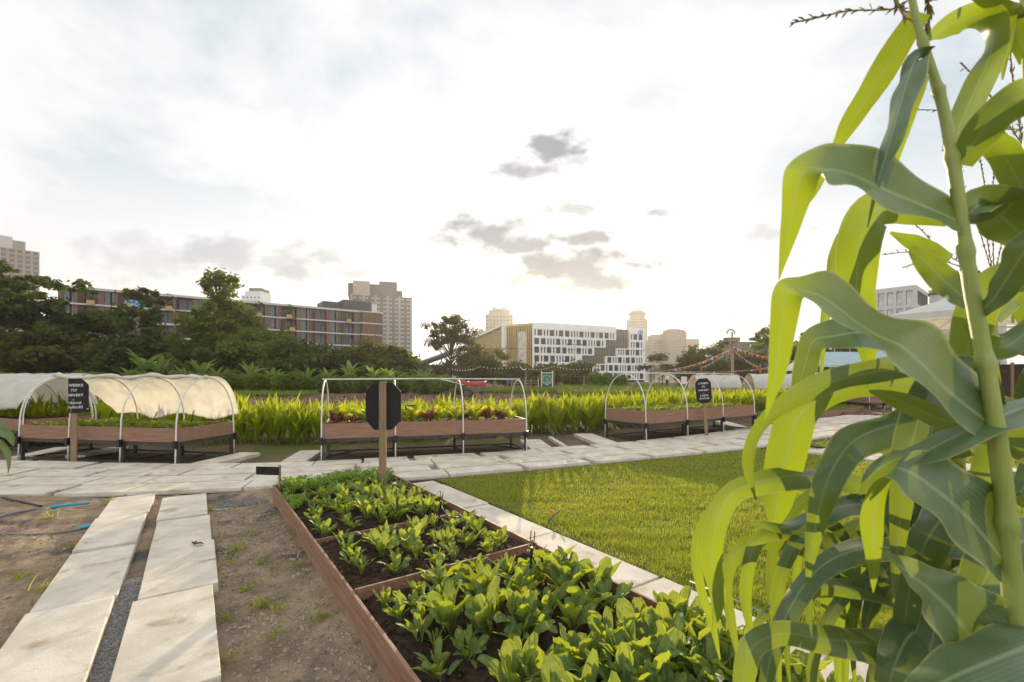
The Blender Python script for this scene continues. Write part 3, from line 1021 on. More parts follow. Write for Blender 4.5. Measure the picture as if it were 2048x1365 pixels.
plane('ground', [(-2500, -60), (2500, -60), (2500, 4000), (-2500, 4000)], -.012, m_ground)

def vnoise(x, y, seed=0):
    """cheap smooth noise for terrain bumps"""
    r = np.random.default_rng(seed)
    out = 0
    for k in range(9):
        fx, fy = r.normal(size=2) * (1.6 ** (k * .6))
        out = out + np.sin(fx * x + fy * y + r.random() * 7) / (1 + k * .55)
    return out / 3.2

def terrain(name, x0, x1, y0, y1, step, fn, mat):
    xs, ys = np.arange(x0, x1 + 1e-6, step), np.arange(y0, y1 + 1e-6, step)
    X, Y = np.meshgrid(xs, ys, indexing='ij')
    Z = fn(X, Y)
    mb = MB()
    i, j = np.meshgrid(np.arange(len(xs) - 1), np.arange(len(ys) - 1), indexing='ij')
    a = (i * len(ys) + j).ravel()
    k = len(ys)
    mb.add(np.stack([X, Y, Z], -1).reshape(-1, 3), np.stack([a, a + k, a + k + 1, a + 1], 1))
    o = mb.build(name, mat, smooth=True)
    o['kind'] = 'structure'
    return o

def tcoord(X, Y):
    return X * BX[0] + Y * BX[1]
def scoord(X, Y):
    return X * AX[0] + Y * AX[1]

NEARX = [gp(u, v)[0] for u, v in ((-900, 1003), (0, 1003), (200, 998), (420, 990), (640, 977), (860, 962), (1060, 943))]
NEARY = [gp(u, v)[1] for u, v in ((-900, 1003), (0, 1003), (200, 998), (420, 990), (640, 977), (860, 962), (1060, 943))]
def near_soil(X, Y):
    t, s = tcoord(X, Y), scoord(X, Y)
    z = .024 + .020 * vnoise(X * 1.6, Y * 1.6, 3) + .013 * vnoise(X * 8, Y * 8, 5) + .008 * vnoise(X * 22, Y * 22, 8)
    rise = np.clip((-.85 - t) / .8, 0, 1)                  # heaped sand left of the slabs
    z = z + rise * (.05 + .055 * vnoise(X * 1.9 + 3, Y * 1.9, 9))
    z = z + .03 * np.clip((t - .45) / .3, 0, 1)            # banked against the bed
    edge = np.clip((2.4 - t) / .3, 0, 1)
    # sinks away under the paved path
    k = np.interp(X, NEARX, NEARY)
    edge = edge * np.clip((k + .02 - Y) / .10, 0, 1)
    return np.where(edge <= 0, -.03, np.maximum(z * edge, -.002))
terrain('soil', -9.5, 2.6, .6, 7.6, .024, near_soil, m_soil_near)

def tilled(X, Y):
    e = np.clip((X + 26) / 4, 0, 1) * np.clip((34 - X) / 4, 0, 1) * np.clip((Y - 17) / 2, 0, 1) * np.clip((44 - Y) / 3, 0, 1)
    return e * (.10 + .13 * np.maximum(vnoise(X * 2.4, Y * 2.4, 21), -.6) + .09 * vnoise(X * 7, Y * 7, 22)) - .004
terrain('tilled_field', -27, 35, 16.5, 45, .16, tilled, m_tilled)

# -- main path: ruled between its two digitised edges
near_px = [(-420, 1003), (0, 1003), (200, 998), (420, 990), (640, 977), (860, 962), (1060, 943), (1230, 927), (1350, 916), (1500, 901), (1610, 884), (1720, 868), (1840, 852), (2048, 830), (2250, 817)]
far_px = [(-380, 921), (0, 926), (200, 931), (350, 936), (500, 934), (640, 930), (880, 916), (1055, 905), (1170, 896), (1290, 887), (1450, 867), (1560, 850), (1700, 832), (1840, 818), (2048, 803)]
def resample(p, n):
    p = np.asarray(p, float)
    d = np.concatenate([[0], np.cumsum(np.linalg.norm(np.diff(p[:, :2], axis=0), axis=1))])
    q = np.linspace(0, d[-1], n)
    return np.stack([np.interp(q, d, p[:, i]) for i in range(p.shape[1])], 1), d[-1]
near_w = np.array([gp(u, v) for u, v in near_px])
far_w = np.array([gp(u, v) for u, v in far_px])
# pair the edges by shooting across: sample the far edge evenly and take the nearest parameter on the near edge, kept monotone
farN, farL = resample(far_w, 400)
nearN, nearL = resample(near_w, 800)
idx = [int(np.argmin(np.linalg.norm(nearN[:, :2] - q[:2], axis=1))) for q in farN]
idx = np.maximum.accumulate(idx)
kern = np.ones(31) / 31
idxs = np.convolve(np.pad(np.asarray(idx, float), 15, mode='edge'), kern, 'valid')
nearM = np.stack([np.interp(idxs, np.arange(800), nearN[:, i]) for i in range(3)], 1)
def smooth_poly(p):
    return np.stack([np.convolve(np.pad(p[:, i], 12, mode='edge'), np.ones(25) / 25, 'valid') for i in range(p.shape[1])], 1)
farN, nearM = smooth_poly(farN), smooth_poly(nearM)
def pathpt(a, b):
    """a metres along the far edge, b 0 (far) .. 1 (near)"""
    k = a / farL * 399
    f_ = np.array([np.interp(k, np.arange(400), farN[:, i]) for i in range(2)])
    n_ = np.array([np.interp(k, np.arange(400), nearM[:, i]) for i in range(2)])
    return f_ + (n_ - f_) * b

SLAB = MB()
def slab(corners, z=.062, jit=.006):
    """one concrete slab from four plan corners (ccw), a touch uneven"""
    c = np.asarray(corners, float)
    ctr = c.mean(0)
    c = ctr + (c - ctr) * (1 - .008 * random.random())
    rt = random.gauss(0, .006)
    c = ctr + (c - ctr) @ np.array([[math.cos(rt), -math.sin(rt)], [math.sin(rt), math.cos(rt)]]) + np.array([random.gauss(0, .004), random.gauss(0, .004)])
    c = c + np.array([[random.gauss(0, .003), random.gauss(0, .003)] for _ in range(4)])
    zz = z + random.uniform(-jit, jit)
    tilt = np.array([random.uniform(-1, 1), random.uniform(-1, 1)]) * .006
    top = [(x, y, zz + (np.array([x, y]) - ctr) @ tilt) for x, y in c]
    bot = [(x, y, -.02) for x, y in c]
    SLAB.hexa(bot + top)
rows = 4
for r in range(rows):
    b0, b1 = r / rows + .012, (r + 1) / rows - .012
    a = -.3 - 1.3 * [.0, .45, .2, .7][r]
    while a < farL - .1:
        ln = 1.18 * random.uniform(.97, 1.03)
        if random.random() < .12:
            ln *= .62
        gap = random.choice([.02, .03, .10, .13, .14]) if a > 7.5 else random.choice([.02, .03, .04, .1])
        q0, q1 = max(a, 0), min(a + ln, farL)
        if q1 - q0 > .15:
            slab([pathpt(q0, b1), pathpt(q1, b1), pathpt(q1, b0), pathpt(q0, b0)])
        a += ln + gap
# -- two-column slab path in the foreground
def stslab(s0, s1, t0, t1, z=.075, jit=.008):
    slab([st(s0, t0)[:2], st(s0, t1)[:2], st(s1, t1)[:2], st(s1, t0)[:2]], z, jit)
sj = [.25, 1.42, 2.72, 3.94, 5.12, 6.22, 7.22]
for a, b in zip(sj[:-1], sj[1:]):
    o_ = random.uniform(-.016, .016)
    stslab(a + .020, b - .020, -.84 + o_, -.425 + o_ * .6, .075, .013)
sj = [.3, 1.35, 2.55, 3.75, 4.80, 5.76, 6.85]
for a, b in zip(sj[:-1], sj[1:]):
    o_ = random.uniform(-.016, .016)
    stslab(a + .020, b - .020, -.325 + o_ * .6, .11 + o_, .085, .013)
# -- strip between bed and lawn
sj = [-.2, 1.0, 2.12, 3.32, 4.5, 5.7]
for a, b in zip(sj[:-1], sj[1:]):
    stslab(a + .012, b - .012, 2.45, 2.80, .05)
stslab(5.72, 6.0, 2.45, 2.80, .05)
# -- cross path dividing the lawns
for q, (t0, t1) in enumerate(((10.0, 10.45), (10.48, 10.93))):
    s0 = 4.6 - .5 * q
    while s0 > -2:
        stslab(s0 - 1.16, s0, t0, t1, .05)
        s0 -= 1.24
# -- loose slabs leading off between the raised beds
def freeslab(p, q, w, z=.06):
    p, q = np.asarray(p, float), np.asarray(q, float)
    d = (q - p) / np.linalg.norm(q - p)
    n = np.array([d[1], -d[0]]) * w / 2
    slab([p + n, q + n, q - n, p - n], z)
for (u0, v0, u1, v1, w) in ((405, 934, 500, 911, .42), (588, 929, 622, 907, .42), (1085, 903, 1060, 884, .48), (1130, 897, 1100, 878, .10), (1215, 893, 1165, 872, .50), (40, 921, 130, 899, .35), (150, 918, 240, 900, .35), (1480, 858, 1440, 846, .4)):
    freeslab(gp(u0, v0)[:2], gp(u1, v1)[:2], w)
o = SLAB.build('path', m_concrete, bevel=.006)
o['kind'] = 'structure'

# gravel bed under the paths
gb = MB()
pp = [tuple(pathpt(farL * k / 60, -.03)) for k in range(61)] + [tuple(pathpt(farL * k / 60, 1.02)) for k in range(60, -1, -1)]
n61 = 61
gb.add([(*pathpt(farL * k / 60, -.02), .018) for k in range(61)] + [(*pathpt(farL * k / 60, 1.02), .018) for k in range(61)], [(k, k + 61, k + 62, k + 1) for k in range(60)])
gb.add([(*st(.1, -.435)[:2], .045), (*st(.1, -.31)[:2], .045), (*st(4.3, -.31)[:2], .045), (*st(4.3, -.435)[:2], .045)], [(0, 1, 2, 3)])
gb.add([(*st(-.4, 2.1)[:2], .012), (*st(-.4, 2.8)[:2], .012), (*st(6.0, 2.8)[:2], .012), (*st(6.0, 2.1)[:2], .012)], [(0, 1, 2, 3)])
gb.add([(*st(4.6, 9.98)[:2], .012), (*st(-2, 9.98)[:2], .012), (*st(-2, 10.95)[:2], .012), (*st(4.6, 10.95)[:2], .012)], [(3, 2, 1, 0)])
o = gb.build('gravel_bed', m_gravel)
o['kind'] = 'structure'
# loose gravel stones
def stones(n, fn, smin, smax, zoff=.0):
    V, Q = [], []
    base = np.array([(1, 0, 0), (0, 1, 0), (-1, 0, 0), (0, -1, 0), (0, 0, .7), (0, 0, -.7)], float)
    tri = np.array([(0, 1, 4), (1, 2, 4), (2, 3, 4), (3, 0, 4), (1, 0, 5), (2, 1, 5), (3, 2, 5), (0, 3, 5)])
    P = np.array([fn() for _ in range(n)])
    s = smin + (smax - smin) * rng.random(n) ** 2
    a = rng.random(n) * 6.3
    v = base[None] * (1 + .5 * (rng.random((n, 6, 3)) - .5)) * s[:, None, None]
    ca, sa = np.cos(a)[:, None], np.sin(a)[:, None]
    v = np.stack([v[..., 0] * ca - v[..., 1] * sa, v[..., 0] * sa + v[..., 1] * ca, v[..., 2]], -1) + P[:, None]
    f = (tri[None] + (np.arange(n) * 6)[:, None, None]).reshape(-1, 3)
    mb = MB()
    mb.add(v.reshape(-1, 3), f, 0, np.repeat(rng.random(n), 6) + 1e-4)
    return mb
def in_gap():
    if random.random() < .72:
        return st(random.uniform(.2, 4.2), random.uniform(-.425, -.325), .048)
    if random.random() < .5:
        return st(random.uniform(6.05, 6.45), random.uniform(.2, .72), .05)
    return st(random.uniform(2, 3.2), random.uniform(-1.25, -.9), .08)
o = stones(7000, in_gap, .003, .011).build('gravel', m_gravel)
tag(o, 'small grey gravel filling the gap between the foreground slabs', 'gravel', kind='stuff')
def on_soil():
    while True:
        s, t = random.uniform(.8, 6.5), random.choice([random.uniform(.15, .72), random.uniform(-3.6, -.88)])
        p = st(s, t)
        if -9.4 < p[0] < 2.5 and .7 < p[1] < 5.5:
            p[2] = float(near_soil(p[0], p[1])) + .001
            return p
m_clod = M('soil_clod', (.17, .125, .09), .95, (.36, .29, .22), 14)
o = stones(9000, on_soil, .0025, .019).build('soil_crumbs', m_clod)
tag(o, 'loose crumbs and pebbles on the sandy soil beside the slabs', 'pebbles', kind='stuff')
def clod_pos():
    u, v = random.uniform(480, 1560), random.uniform(784, 806)
    p = gp(u, v)
    p[2] = float(tilled(p[0], p[1])) + .03
    return p
o = stones(1500, clod_pos, .05, .20).build('earth_clods', m_tilled)
tag(o, 'dark clods of freshly turned earth across the tilled field', 'earth clods', kind='stuff')

# -- lawns
def lawn_polys():
    edge = [tuple(pathpt(a, 1.03)) for a in np.linspace(0, farL, 200)]
    e1 = [p for p in edge if 2.80 < tcoord(*p) < 9.98]
    e2 = [p for p in edge if 10.95 < tcoord(*p) < 24]
    return ([tuple(st(-2.5, 2.80)[:2]), tuple(st(-2.5, 9.98)[:2])] + e1[::-1], [tuple(st(-2.5, 10.95)[:2]), tuple(st(-2.5, 24)[:2])] + e2[::-1])
LP = lawn_polys()
for i, poly in enumerate(LP):
    plane('lawn', poly, .010, m_lawn)
def inside(poly, x, y):
    p = np.asarray(poly)
    r = np.zeros(len(x), bool)
    j = len(p) - 1
    for i in range(len(p)):
        c = ((p[i, 1] > y) != (p[j, 1] > y)) & (x < (p[j, 0] - p[i, 0]) * (y - p[i, 1]) / (p[j, 1] - p[i, 1] + 1e-12) + p[i, 0])
        r ^= c
        j = i
    return r
def grass_patch(poly, n, ymax, lmin, lmax, wid):
    p = np.asarray(poly)
    # density falls with distance: sample in view angle and 1/y
    y = 1 / rng.uniform(1 / ymax, 1 / 1.7, n)
    x = rng.uniform(-.35, 1.25, n) * y
    k = inside(poly, x + rng.normal(size=n) * .022, y + rng.normal(size=n) * .022)
    x, y = x[k], y[k]
    bump = vnoise(x * 2.2, y * 2.2, 31) * .35 + vnoise(x * 7, y * 7, 33) * .4 + vnoise(x * 16, y * 16, 34) * .35
    thin = vnoise(x * 1.1, y * 1.1, 37)
    tt = x * BX[0] + y * BX[1]
    keep = (thin + rng.random(len(x)) * 1.4 > -.15) & ((tt > 3.05) | (rng.random(len(x)) < .35) | (scoord(x, y) > 3.6))
    x, y, bump = x[keep], y[keep], bump[keep]
    m = len(x)
    L = (lmin + (lmax - lmin) * rng.random(m)) * (1 + .75 * np.clip(bump, -.7, 1.2))
    mb = MB()
    sc = np.clip(y / 4, .8, 3.2)
    leaves(mb, np.stack([x, y, np.full(m, .006)], 1), rng.random(m) * 6.283, rng.random(m) * .55, .3 + rng.random(m) * 1.2, L, wid * sc, [1, .75, .08], 2, 1, var=np.clip(.45 + .35 * bump + .3 * (rng.random(m) - .5), .01, .99))
    return mb
o = grass_patch(LP[0], 900000, 12.5, .028, .060, .0040).build('grass', m_grass)
tag(o, 'short bright green turf of the curved lawn beside the leafy bed', 'grass', kind='stuff')
o = grass_patch(LP[1], 380000, 17, .03, .06, .0042).build('grass', m_grass)
tag(o, 'short turf of the second lawn beyond the crossing slab path', 'grass', kind='stuff')
# dry straw and leaf litter on the soil
lt = MB()
lp = np.array([on_soil() for _ in range(900)])
leaves(lt, lp + [0, 0, .004], rng.random(900) * 6.28, 1.35 + .3 * rng.random(900), .3 * rng.random(900), .015 + .05 * rng.random(900) ** 2, .002 + .006 * rng.random(900) ** 3, [.6, 1, .3], 2, 1)
o = lt.build('straw_litter', M('dry_straw', (.36, .26, .14), .9, (.16, .10, .06), 30))
tag(o, 'dry straw and leaf bits scattered on the sandy soil', 'litter', kind='stuff')
# weeds on the soil
def weed_mesh(k):
    mb = MB()
    n = random.randint(10, 22)
    leaves(mb, np.concatenate([rng.normal(size=(n, 2)) * .02, np.zeros((n, 1))], 1), rng.random(n) * 6.28, .3 + rng.random(n) * .8, .4 + rng.random(n), .04 + .07 * rng.random(n), .005, [1, .8, .1], 3, 1)
    return mb.mesh('weed_tuft', m_grass)
wm = [weed_mesh(k) for k in range(4)]
wt = [(470, 1105), (500, 1070), (545, 1150), (460, 1240), (525, 1210), (545, 1272), (455, 1128), (590, 1135), (220, 1010), (600, 1080), (70, 1205), (35, 1155), (85, 1180), (490, 1180), (450, 1320), (520, 1130), (100, 1040), (160, 1090), (560, 1225), (425, 1020), (640, 1240), (575, 1040)]
for i, (u, v) in enumerate(wt):
    p = gp(u, v, .03)
    p[2] = float(near_soil(p[0], p[1])) - .002
    side = 'right' if u > 430 else 'left'
    place_mesh('weed_tuft', wm[i % 4], p, (0, 0, random.random() * 6), random.uniform(1.1, 2.0), f'small grassy weed tuft sprouting from the bare soil on the {side} of the slab path', 'weed', f'weed tufts on the soil {side} of the slabs')

# ================================================================= TREES AND FAR PLANTING
def tree(name, label, u, vtop, Y, width_px, kind, seed, leafn=9000, lsize=.34, mat=None, group=None, vbase=None, lobes=None):
    """tapered trunk with limbs; crown built of leaf clumps spread through several lobes"""
    global rng
    if kind in ('spread', 'bushy') and lsize >= .25:
        leafn, lsize = int(leafn * .72), lsize * 1.3
    keep_rng, rng = rng, np.random.default_rng(seed)
    rr = random.Random(seed)
    X = (u - CX) / F * Y
    ht = H + (HZ - vtop) / F * Y
    wd = width_px / F * Y
    t = thing(name, label, 'tree' if kind != 'shrub' else 'shrub', (X, Y, 0), 0, group)
    tr, cr = MB(), MB()
    # crown lobes: (x, y, z, rx, ry, rz) as fractions
    if lobes is None:
        lobes = []
        if kind == 'spread':
            for k in range(10):
                a, rad = k * 2.4, .16 + .26 * rr.random()
                zc = .36 + .52 * rr.random()
                rad *= 1.25 - .75 * zc
                lobes.append((math.cos(a) * rad, math.sin(a) * rad, zc, .20 + .10 * rr.random(), .2, .055 + .05 * rr.random()))
            lobes.append((0, 0, .88, .14, .14, .12))
            lobes.append((0, 0, .5, .34, .3, .26))
            lobes.append((.1, 0, .25, .4, .3, .2))
        elif kind == 'bushy':
            for k in range(11):
                a, rad = k * 2.4, .08 + .28 * rr.random()
                zc = .25 + .58 * rr.random()
                lobes.append((math.cos(a) * rad * (1.2 - .6 * zc), math.sin(a) * rad, zc, .16 + .12 * rr.random(), .2, .10 + .08 * rr.random()))
            lobes.append((0, 0, .86, .14, .14, .13))
            lobes.append((0, 0, .45, .36, .3, .34))
        elif kind == 'cone':
            for k in range(16):
                f = k / 15
                w = .42 * (1 - f) ** .8 + .075
                a = k * 2.4
                lobes.append((math.cos(a) * w * .45, math.sin(a) * w * .4, .10 + .85 * f, w * .62, w * .6, .075))
        elif kind == 'umbrella':
            for k in range(26):
                a, rad = k * 2.4, .40 * math.sqrt(k / 26)
                lobes.append((math.cos(a) * rad, math.sin(a) * rad, (.96 - .14 * (rad / .4) ** 2 - .30 * rr.random() ** 1.5), .12, .12, .05))
            for k in range(6):
                a = k * 1.1
                lobes.append((math.cos(a) * .26, math.sin(a) * .2, .18 + .14 * rr.random(), .2, .2, .08))
        elif kind == 'thin':
            for k in range(9):
                a, rad = k * 2.4, .1 + .32 * rr.random()
                lobes.append((math.cos(a) * rad, math.sin(a) * rad, .5 + .45 * rr.random(), .12, .12, .05))
        else:
            for k in range(9):
                a, rad = k * 2.4, .30 * rr.random()
                lobes.append((math.cos(a) * rad, math.sin(a) * rad, .3 + .45 * rr.random(), .2, .2, .2))
            lobes.append((0, 0, .35, .38, .34, .34))
    vol = np.array([l[3] * l[4] * l[5] for l in lobes]) ** .7
    per = np.maximum((leafn * vol / vol.sum()).astype(int), 10)
    pos, var = [], []
    for l, n in zip(lobes, per):
        c = np.array([l[0] * wd, l[1] * wd, l[2] * ht])
        r = np.array([l[3] * wd, l[4] * wd, l[5] * ht])
        nc = max(4, int(n / (28 if kind == 'cone' else 48)))                              # leaf clumps inside the lobe, biased outward
        q = rng.normal(size=(nc, 3))
        q /= np.linalg.norm(q, axis=1)[:, None]
        q *= (.35 + .75 * rng.random(nc) ** .5)[:, None]
        ctr = c + q * r
        k = rng.integers(0, nc, n)
        cs = (.40 + .8 * rng.random(nc)) * {'cone': .65, 'umbrella': .75, 'thin': .7}.get(kind, .9) * max(.45, Y / 75)
        off = rng.normal(size=(n, 3)) * cs[k][:, None] * np.array([.62, .62, {'bushy': .45, 'cone': .62}.get(kind, .34)])
        pos.append(ctr[k] + off)
        var.append(np.clip((rng.random(nc) ** 1.4 * .85)[k] + .15 * rng.random(n), 0, .999))
    pos, var = np.concatenate(pos), np.concatenate(var)
    ok = pos[:, 2] > .15
    pos, var = pos[ok], var[ok]
    droop = {'umbrella': .75, 'cone': .35}.get(kind, .15)
    diamonds(cr, pos, .8, lsize, 0, var, 2.6 if kind in ('umbrella', 'cone') else 1.9, droop)
    # trunk and limbs
    r0 = max(.08, ht * .018)
    if kind != 'shrub':
        wob = lambda z: (math.sin(z * .7 + seed) * .03 * ht * .3, math.cos(z * .5 + seed) * .02 * ht * .3)
        tp = [(*wob(z * ht), z * ht) for z in np.linspace(-.005, .82, 8)]
        tr.tube(tp, np.linspace(r0, r0 * .25, 8), 7)
    for l in lobes:
        z0 = max(.08, l[2] * .55)
        s = np.array([0, 0, z0 * ht])
        e = np.array([l[0] * wd, l[1] * wd, l[2] * ht])
        if np.linalg.norm(e - s) > .3:
            mdl = (s + e) / 2 + np.array([0, 0, -.04 * ht])
            tr.tube([s, mdl, e], [r0 * .45, r0 * .3, r0 * .12], 5)
    tr.build('trunk', m_bark, t)
    cr.build('crown', mat or m_tree_dark, t)
    rng = keep_rng
    return t

G1 = 'trees of the dark belt at left'
tree('tree', 'big dark spreading tree at the far left edge, in front of the tan high-rise', 20, 520, 58, 330, 'spread', 1, 21000, .30, m_tree_dark, G1)
tree('tree', 'dark spreading tree with layered branches, second from the left edge of the belt', 165, 618, 62, 230, 'spread', 2, 13000, .30, m_tree_dark, G1)
tree('tree', 'slender bushy tree with open top poking into the gap between the two apartment blocks', 285, 572, 60, 150, 'bushy', 3, 11000, .30, m_tree_dark, G1, lobes=[
    (0, 0, .93, .16, .14, .05), (.10, 0, .84, .16, .14, .05), (-.2, 0, .78, .14, .14, .05), (.18, 0, .70, .15, .2, .05), (-.1, 0, .62, .2, .2, .06), (.1, 0, .46, .34, .3, .10), (-.2, 0, .38, .3, .3, .10), (.2, 0, .3, .4, .3, .15), (-.2, 0, .22, .4, .3, .15)])
tree('bamboo', 'tall feathery light green bamboo rising to a point above the apartment roof', 443, 544, 60, 200, 'cone', 4, 20000, .26, m_tree_light, G1, lobes=[
    (-.06, 0, .95, .16, .1, .04), (.05, 0, .92, .19, .14, .05), (-.03, 0, .85, .2, .14, .05), (.06, 0, .78, .16, .12, .05), (-.04, 0, .72, .2, .14, .05), (.03, 0, .66, .26, .2, .06), (0, 0, .59, .36, .25, .07), (-.06, 0, .53, .44, .3, .08), (.06, 0, .48, .32, .3, .08), (-.08, 0, .40, .38, .3, .09), (.10, 0, .34, .42, .3, .1), (-.2, 0, .26, .46, .3, .1), (.2, 0, .2, .5, .3, .12), (0, 0, .12, .6, .4, .12)])
tree('tree', 'rounded light green bamboo clump right of the tall pointed bamboo', 520, 655, 57, 190, 'bushy', 5, 15000, .24, m_tree_light, G1)
tree('tree', 'dark bushy tree low in front of the middle of the long apartment block', 610, 683, 60, 160, 'bushy', 6, 10000, .28, m_tree_dark, G1)
tree('tree', 'broad olive rounded tree at the right end of the belt, below the grey tower', 765, 682, 62, 175, 'bushy', 7, 14000, .28, m_tree_olive, G1)
tree('tree', 'small dark tree between the low tree and the broad olive tree', 690, 690, 66, 120, 'bushy', 8, 8000, .28, m_tree_dark, G1)
tree('tree', 'dark tree filling the belt below the pointed bamboo, left side', 360, 676, 64, 150, 'bushy', 9, 10000, .3, m_tree_dark, G1)
tree('tree', 'dark low tree in the belt between the spreading tree and the slender tree', 225, 684, 56, 150, 'bushy', 10, 10000, .3, m_tree_dark, G1)
tree('tree', 'low brownish tree at the foot of the far left spreading tree', 90, 655, 54, 190, 'bushy', 12, 11000, .3, m_tree_olive, G1)
tree('tree', 'low dark tree under the light bamboo clump', 460, 690, 54, 150, 'bushy', 13, 9000, .27, m_tree_dark, G1)
tree('tree', 'low dark tree at the right foot of the belt beside the shed roof', 812, 712, 64, 90, 'bushy', 14, 6000, .27, m_tree_dark, G1)
tree('drooping_tree', 'airy round-topped tree with drooping leaves and sky showing through, left of the gold fins', 903, 630, 64, 106, 'umbrella', 15, 5200, .20, m_tree_dry)
G2 = 'bushy trees below the white office building'
tree('tree', 'leafy olive tree right of the drooping tree at the gold flank', 950, 690, 70, 100, 'bushy', 16, 7000, .27, m_tree_olive, G2)
tree('tree', 'rounded bush tree below the gold front of the office building', 1035, 730, 72, 100, 'bushy', 17, 6000, .25, m_tree_olive, G2)
tree('tree', 'rounded bush tree behind the round green sign', 1098, 727, 74, 90, 'bushy', 18, 6000, .25, m_tree_olive, G2)
tree('tree', 'rounded bush tree right of the round green sign', 1155, 726, 72, 85, 'bushy', 19, 6000, .25, m_tree_olive, G2)
tree('tree', 'sparse thin sapling in front of the gold flank wall', 985, 700, 68, 60, 'thin', 20, 900, .25, m_tree_light, G2)
G3 = 'trees around the bunting tower'
tree('tree', 'dark rounded tree in front of the square taupe tower', 1388, 692, 85, 70, 'bushy', 21, 5200, .26, m_tree_olive, G3)
tree('tree', 'pale thin tree in front of the pale tower with open rooftop', 1325, 712, 90, 90, 'thin', 22, 1800, .3, m_tree_olive, G3)
tree('tree', 'tall sparse tree with open crown left of the bunting tower', 1418, 676, 88, 80, 'thin', 23, 1300, .34, m_tree_olive, G3)
tree('tree', 'green bushy tree right beside the bunting tower', 1495, 705, 84, 90, 'bushy', 24, 5200, .26, m_tree_olive, G3)
tree('tree', 'tall thin tree with wispy top above the dark slab building', 1522, 655, 86, 70, 'thin', 25, 1100, .34, m_tree_light, G3)
tree('tree', 'low green tree just left of the bunting tower foot', 1440, 715, 82, 70, 'bushy', 26, 4200, .26, m_tree_olive, G3)
tree('tree', 'green tree left of the yellow flags, behind the pale blue tent', 1608, 672, 62, 110, 'bushy', 27, 5500, .26, m_tree_light, G3)
tree('tree', 'dark tree below the louvred building behind the yellow flags', 1680, 690, 60, 120, 'bushy', 28, 6000, .26, m_tree_dark, G3)
tree('tree', 'leafy tree behind the thatched hut', 1935, 655, 34, 130, 'bushy', 29, 6000, .2, m_tree_olive, G3)

# tall hedge row of bushy vegetable plants in front of the belt
def bush_mesh(k, n, mat):
    mb = MB()
    a = rng.normal(size=(n, 3))
    a /= np.linalg.norm(a, axis=1)[:, None]
    p = a * (rng.random(n) ** .4)[:, None] * np.array([1.0, .8, .95]) + np.array([0, 0, 1.0])
    p = p[p[:, 2] > .05]
    diamonds(mb, p, .7, .15, 0, None, 1.7, .2)
    for i in range(6):
        e = (math.cos(i * 2.4) * .5, math.sin(i * 2.4) * .4, 1.3)
        mb.tube([(0, 0, -.02), (e[0] * .4, e[1] * .4, .6), e], [.03, .02, .01], 4)
    return mb.mesh('shrub', mat)
bm = [bush_mesh(k, 1500, m_hedge) for k in range(4)]
i = 0
for u in list(range(-30, 900, 27)):
    Y = 44 + random.uniform(-1.5, 1.5) - (3 if u < 300 else 0)
    top = 2.15 if u < 600 else 1.95
    place_mesh('shrub', bm[i % 4], ((u - CX) / F * Y, Y, 0), (0, 0, random.random() * 6), (1.0, 1.0, top / 2 * random.uniform(.9, 1.1)), 'leafy dark green bush in the tall hedge row at the foot of the tree belt', 'shrub', 'bushes of the tall hedge row')
    i += 1
for (u, v, Y) in ((845, 748, 40), (880, 752, 39), (910, 756, 39), (1190, 742, 58), (1215, 744, 58), (1240, 746, 58)):
    ht = H + (HZ - v) / F * Y
    place_mesh('shrub', bm[i % 4], ((u - CX) / F * Y, Y, 0), (0, 0, i), (1.1, 1.1, ht / 2), 'light leafy bush behind the red tilling machine' if u < 1000 else 'low bush in front of the right wing of the white office', 'shrub', 'scattered field bushes')
    i += 1
for (u, v, Y) in ((1610, 728, 45), (1640, 726, 44), (1672, 727, 44), (1705, 727, 43), (1737, 728, 43), (1770, 730, 42)):
    ht = H + (HZ - v) / F * Y
    place_mesh('shrub', bm[i % 4], ((u - CX) / F * Y, Y, 0), (0, 0, i), (.8, .8, ht / 2), 'clipped dark shrub in front of the pale blue tent', 'shrub', 'clipped shrubs in front of the pale blue tent')
    i += 1

# banana plants
def banana_mesh(k):
    mb = MB()
    n = 8
    az = np.arange(n) * 2.4 + k
    L = 1.5 + .6 * rng.random(n)
    leaves(mb, np.zeros((n, 3)) + np.array([0, 0, 1.25]), az, .15 + .5 * rng.random(n), .5 + .9 * rng.random(n), L, .42, [.12, .55, .95, 1, .9, .65, .12], 6, 2, fold=.35, ruffle=.12)
    mb.tube([(0, 0, -.05), (0, 0, 1.3)], [.11, .07], 7, 1)
    return mb.mesh('banana_plant', [m_banana, M('banana_stem', (.16, .19, .07), .7)])
bam = [banana_mesh(k) for k in range(4)]
for i, (u, v) in enumerate(((288, 708), (318, 722), (402, 724), (432, 738), (368, 738), (500, 732), (545, 740), (615, 740), (700, 728), (745, 738), (775, 740), (845, 742), (262, 735), (655, 742))):
    Y = 46.5
    ht = H + (HZ - v) / F * Y
    sc = ht / 2.45
    place_mesh('banana_plant', bam[i % 4], ((u - CX) / F * Y, Y, 0), (0, 0, i * 1.3), sc, 'banana plant with broad arching leaves standing behind the tall hedge row', 'banana plant', 'banana plants behind the hedge row')

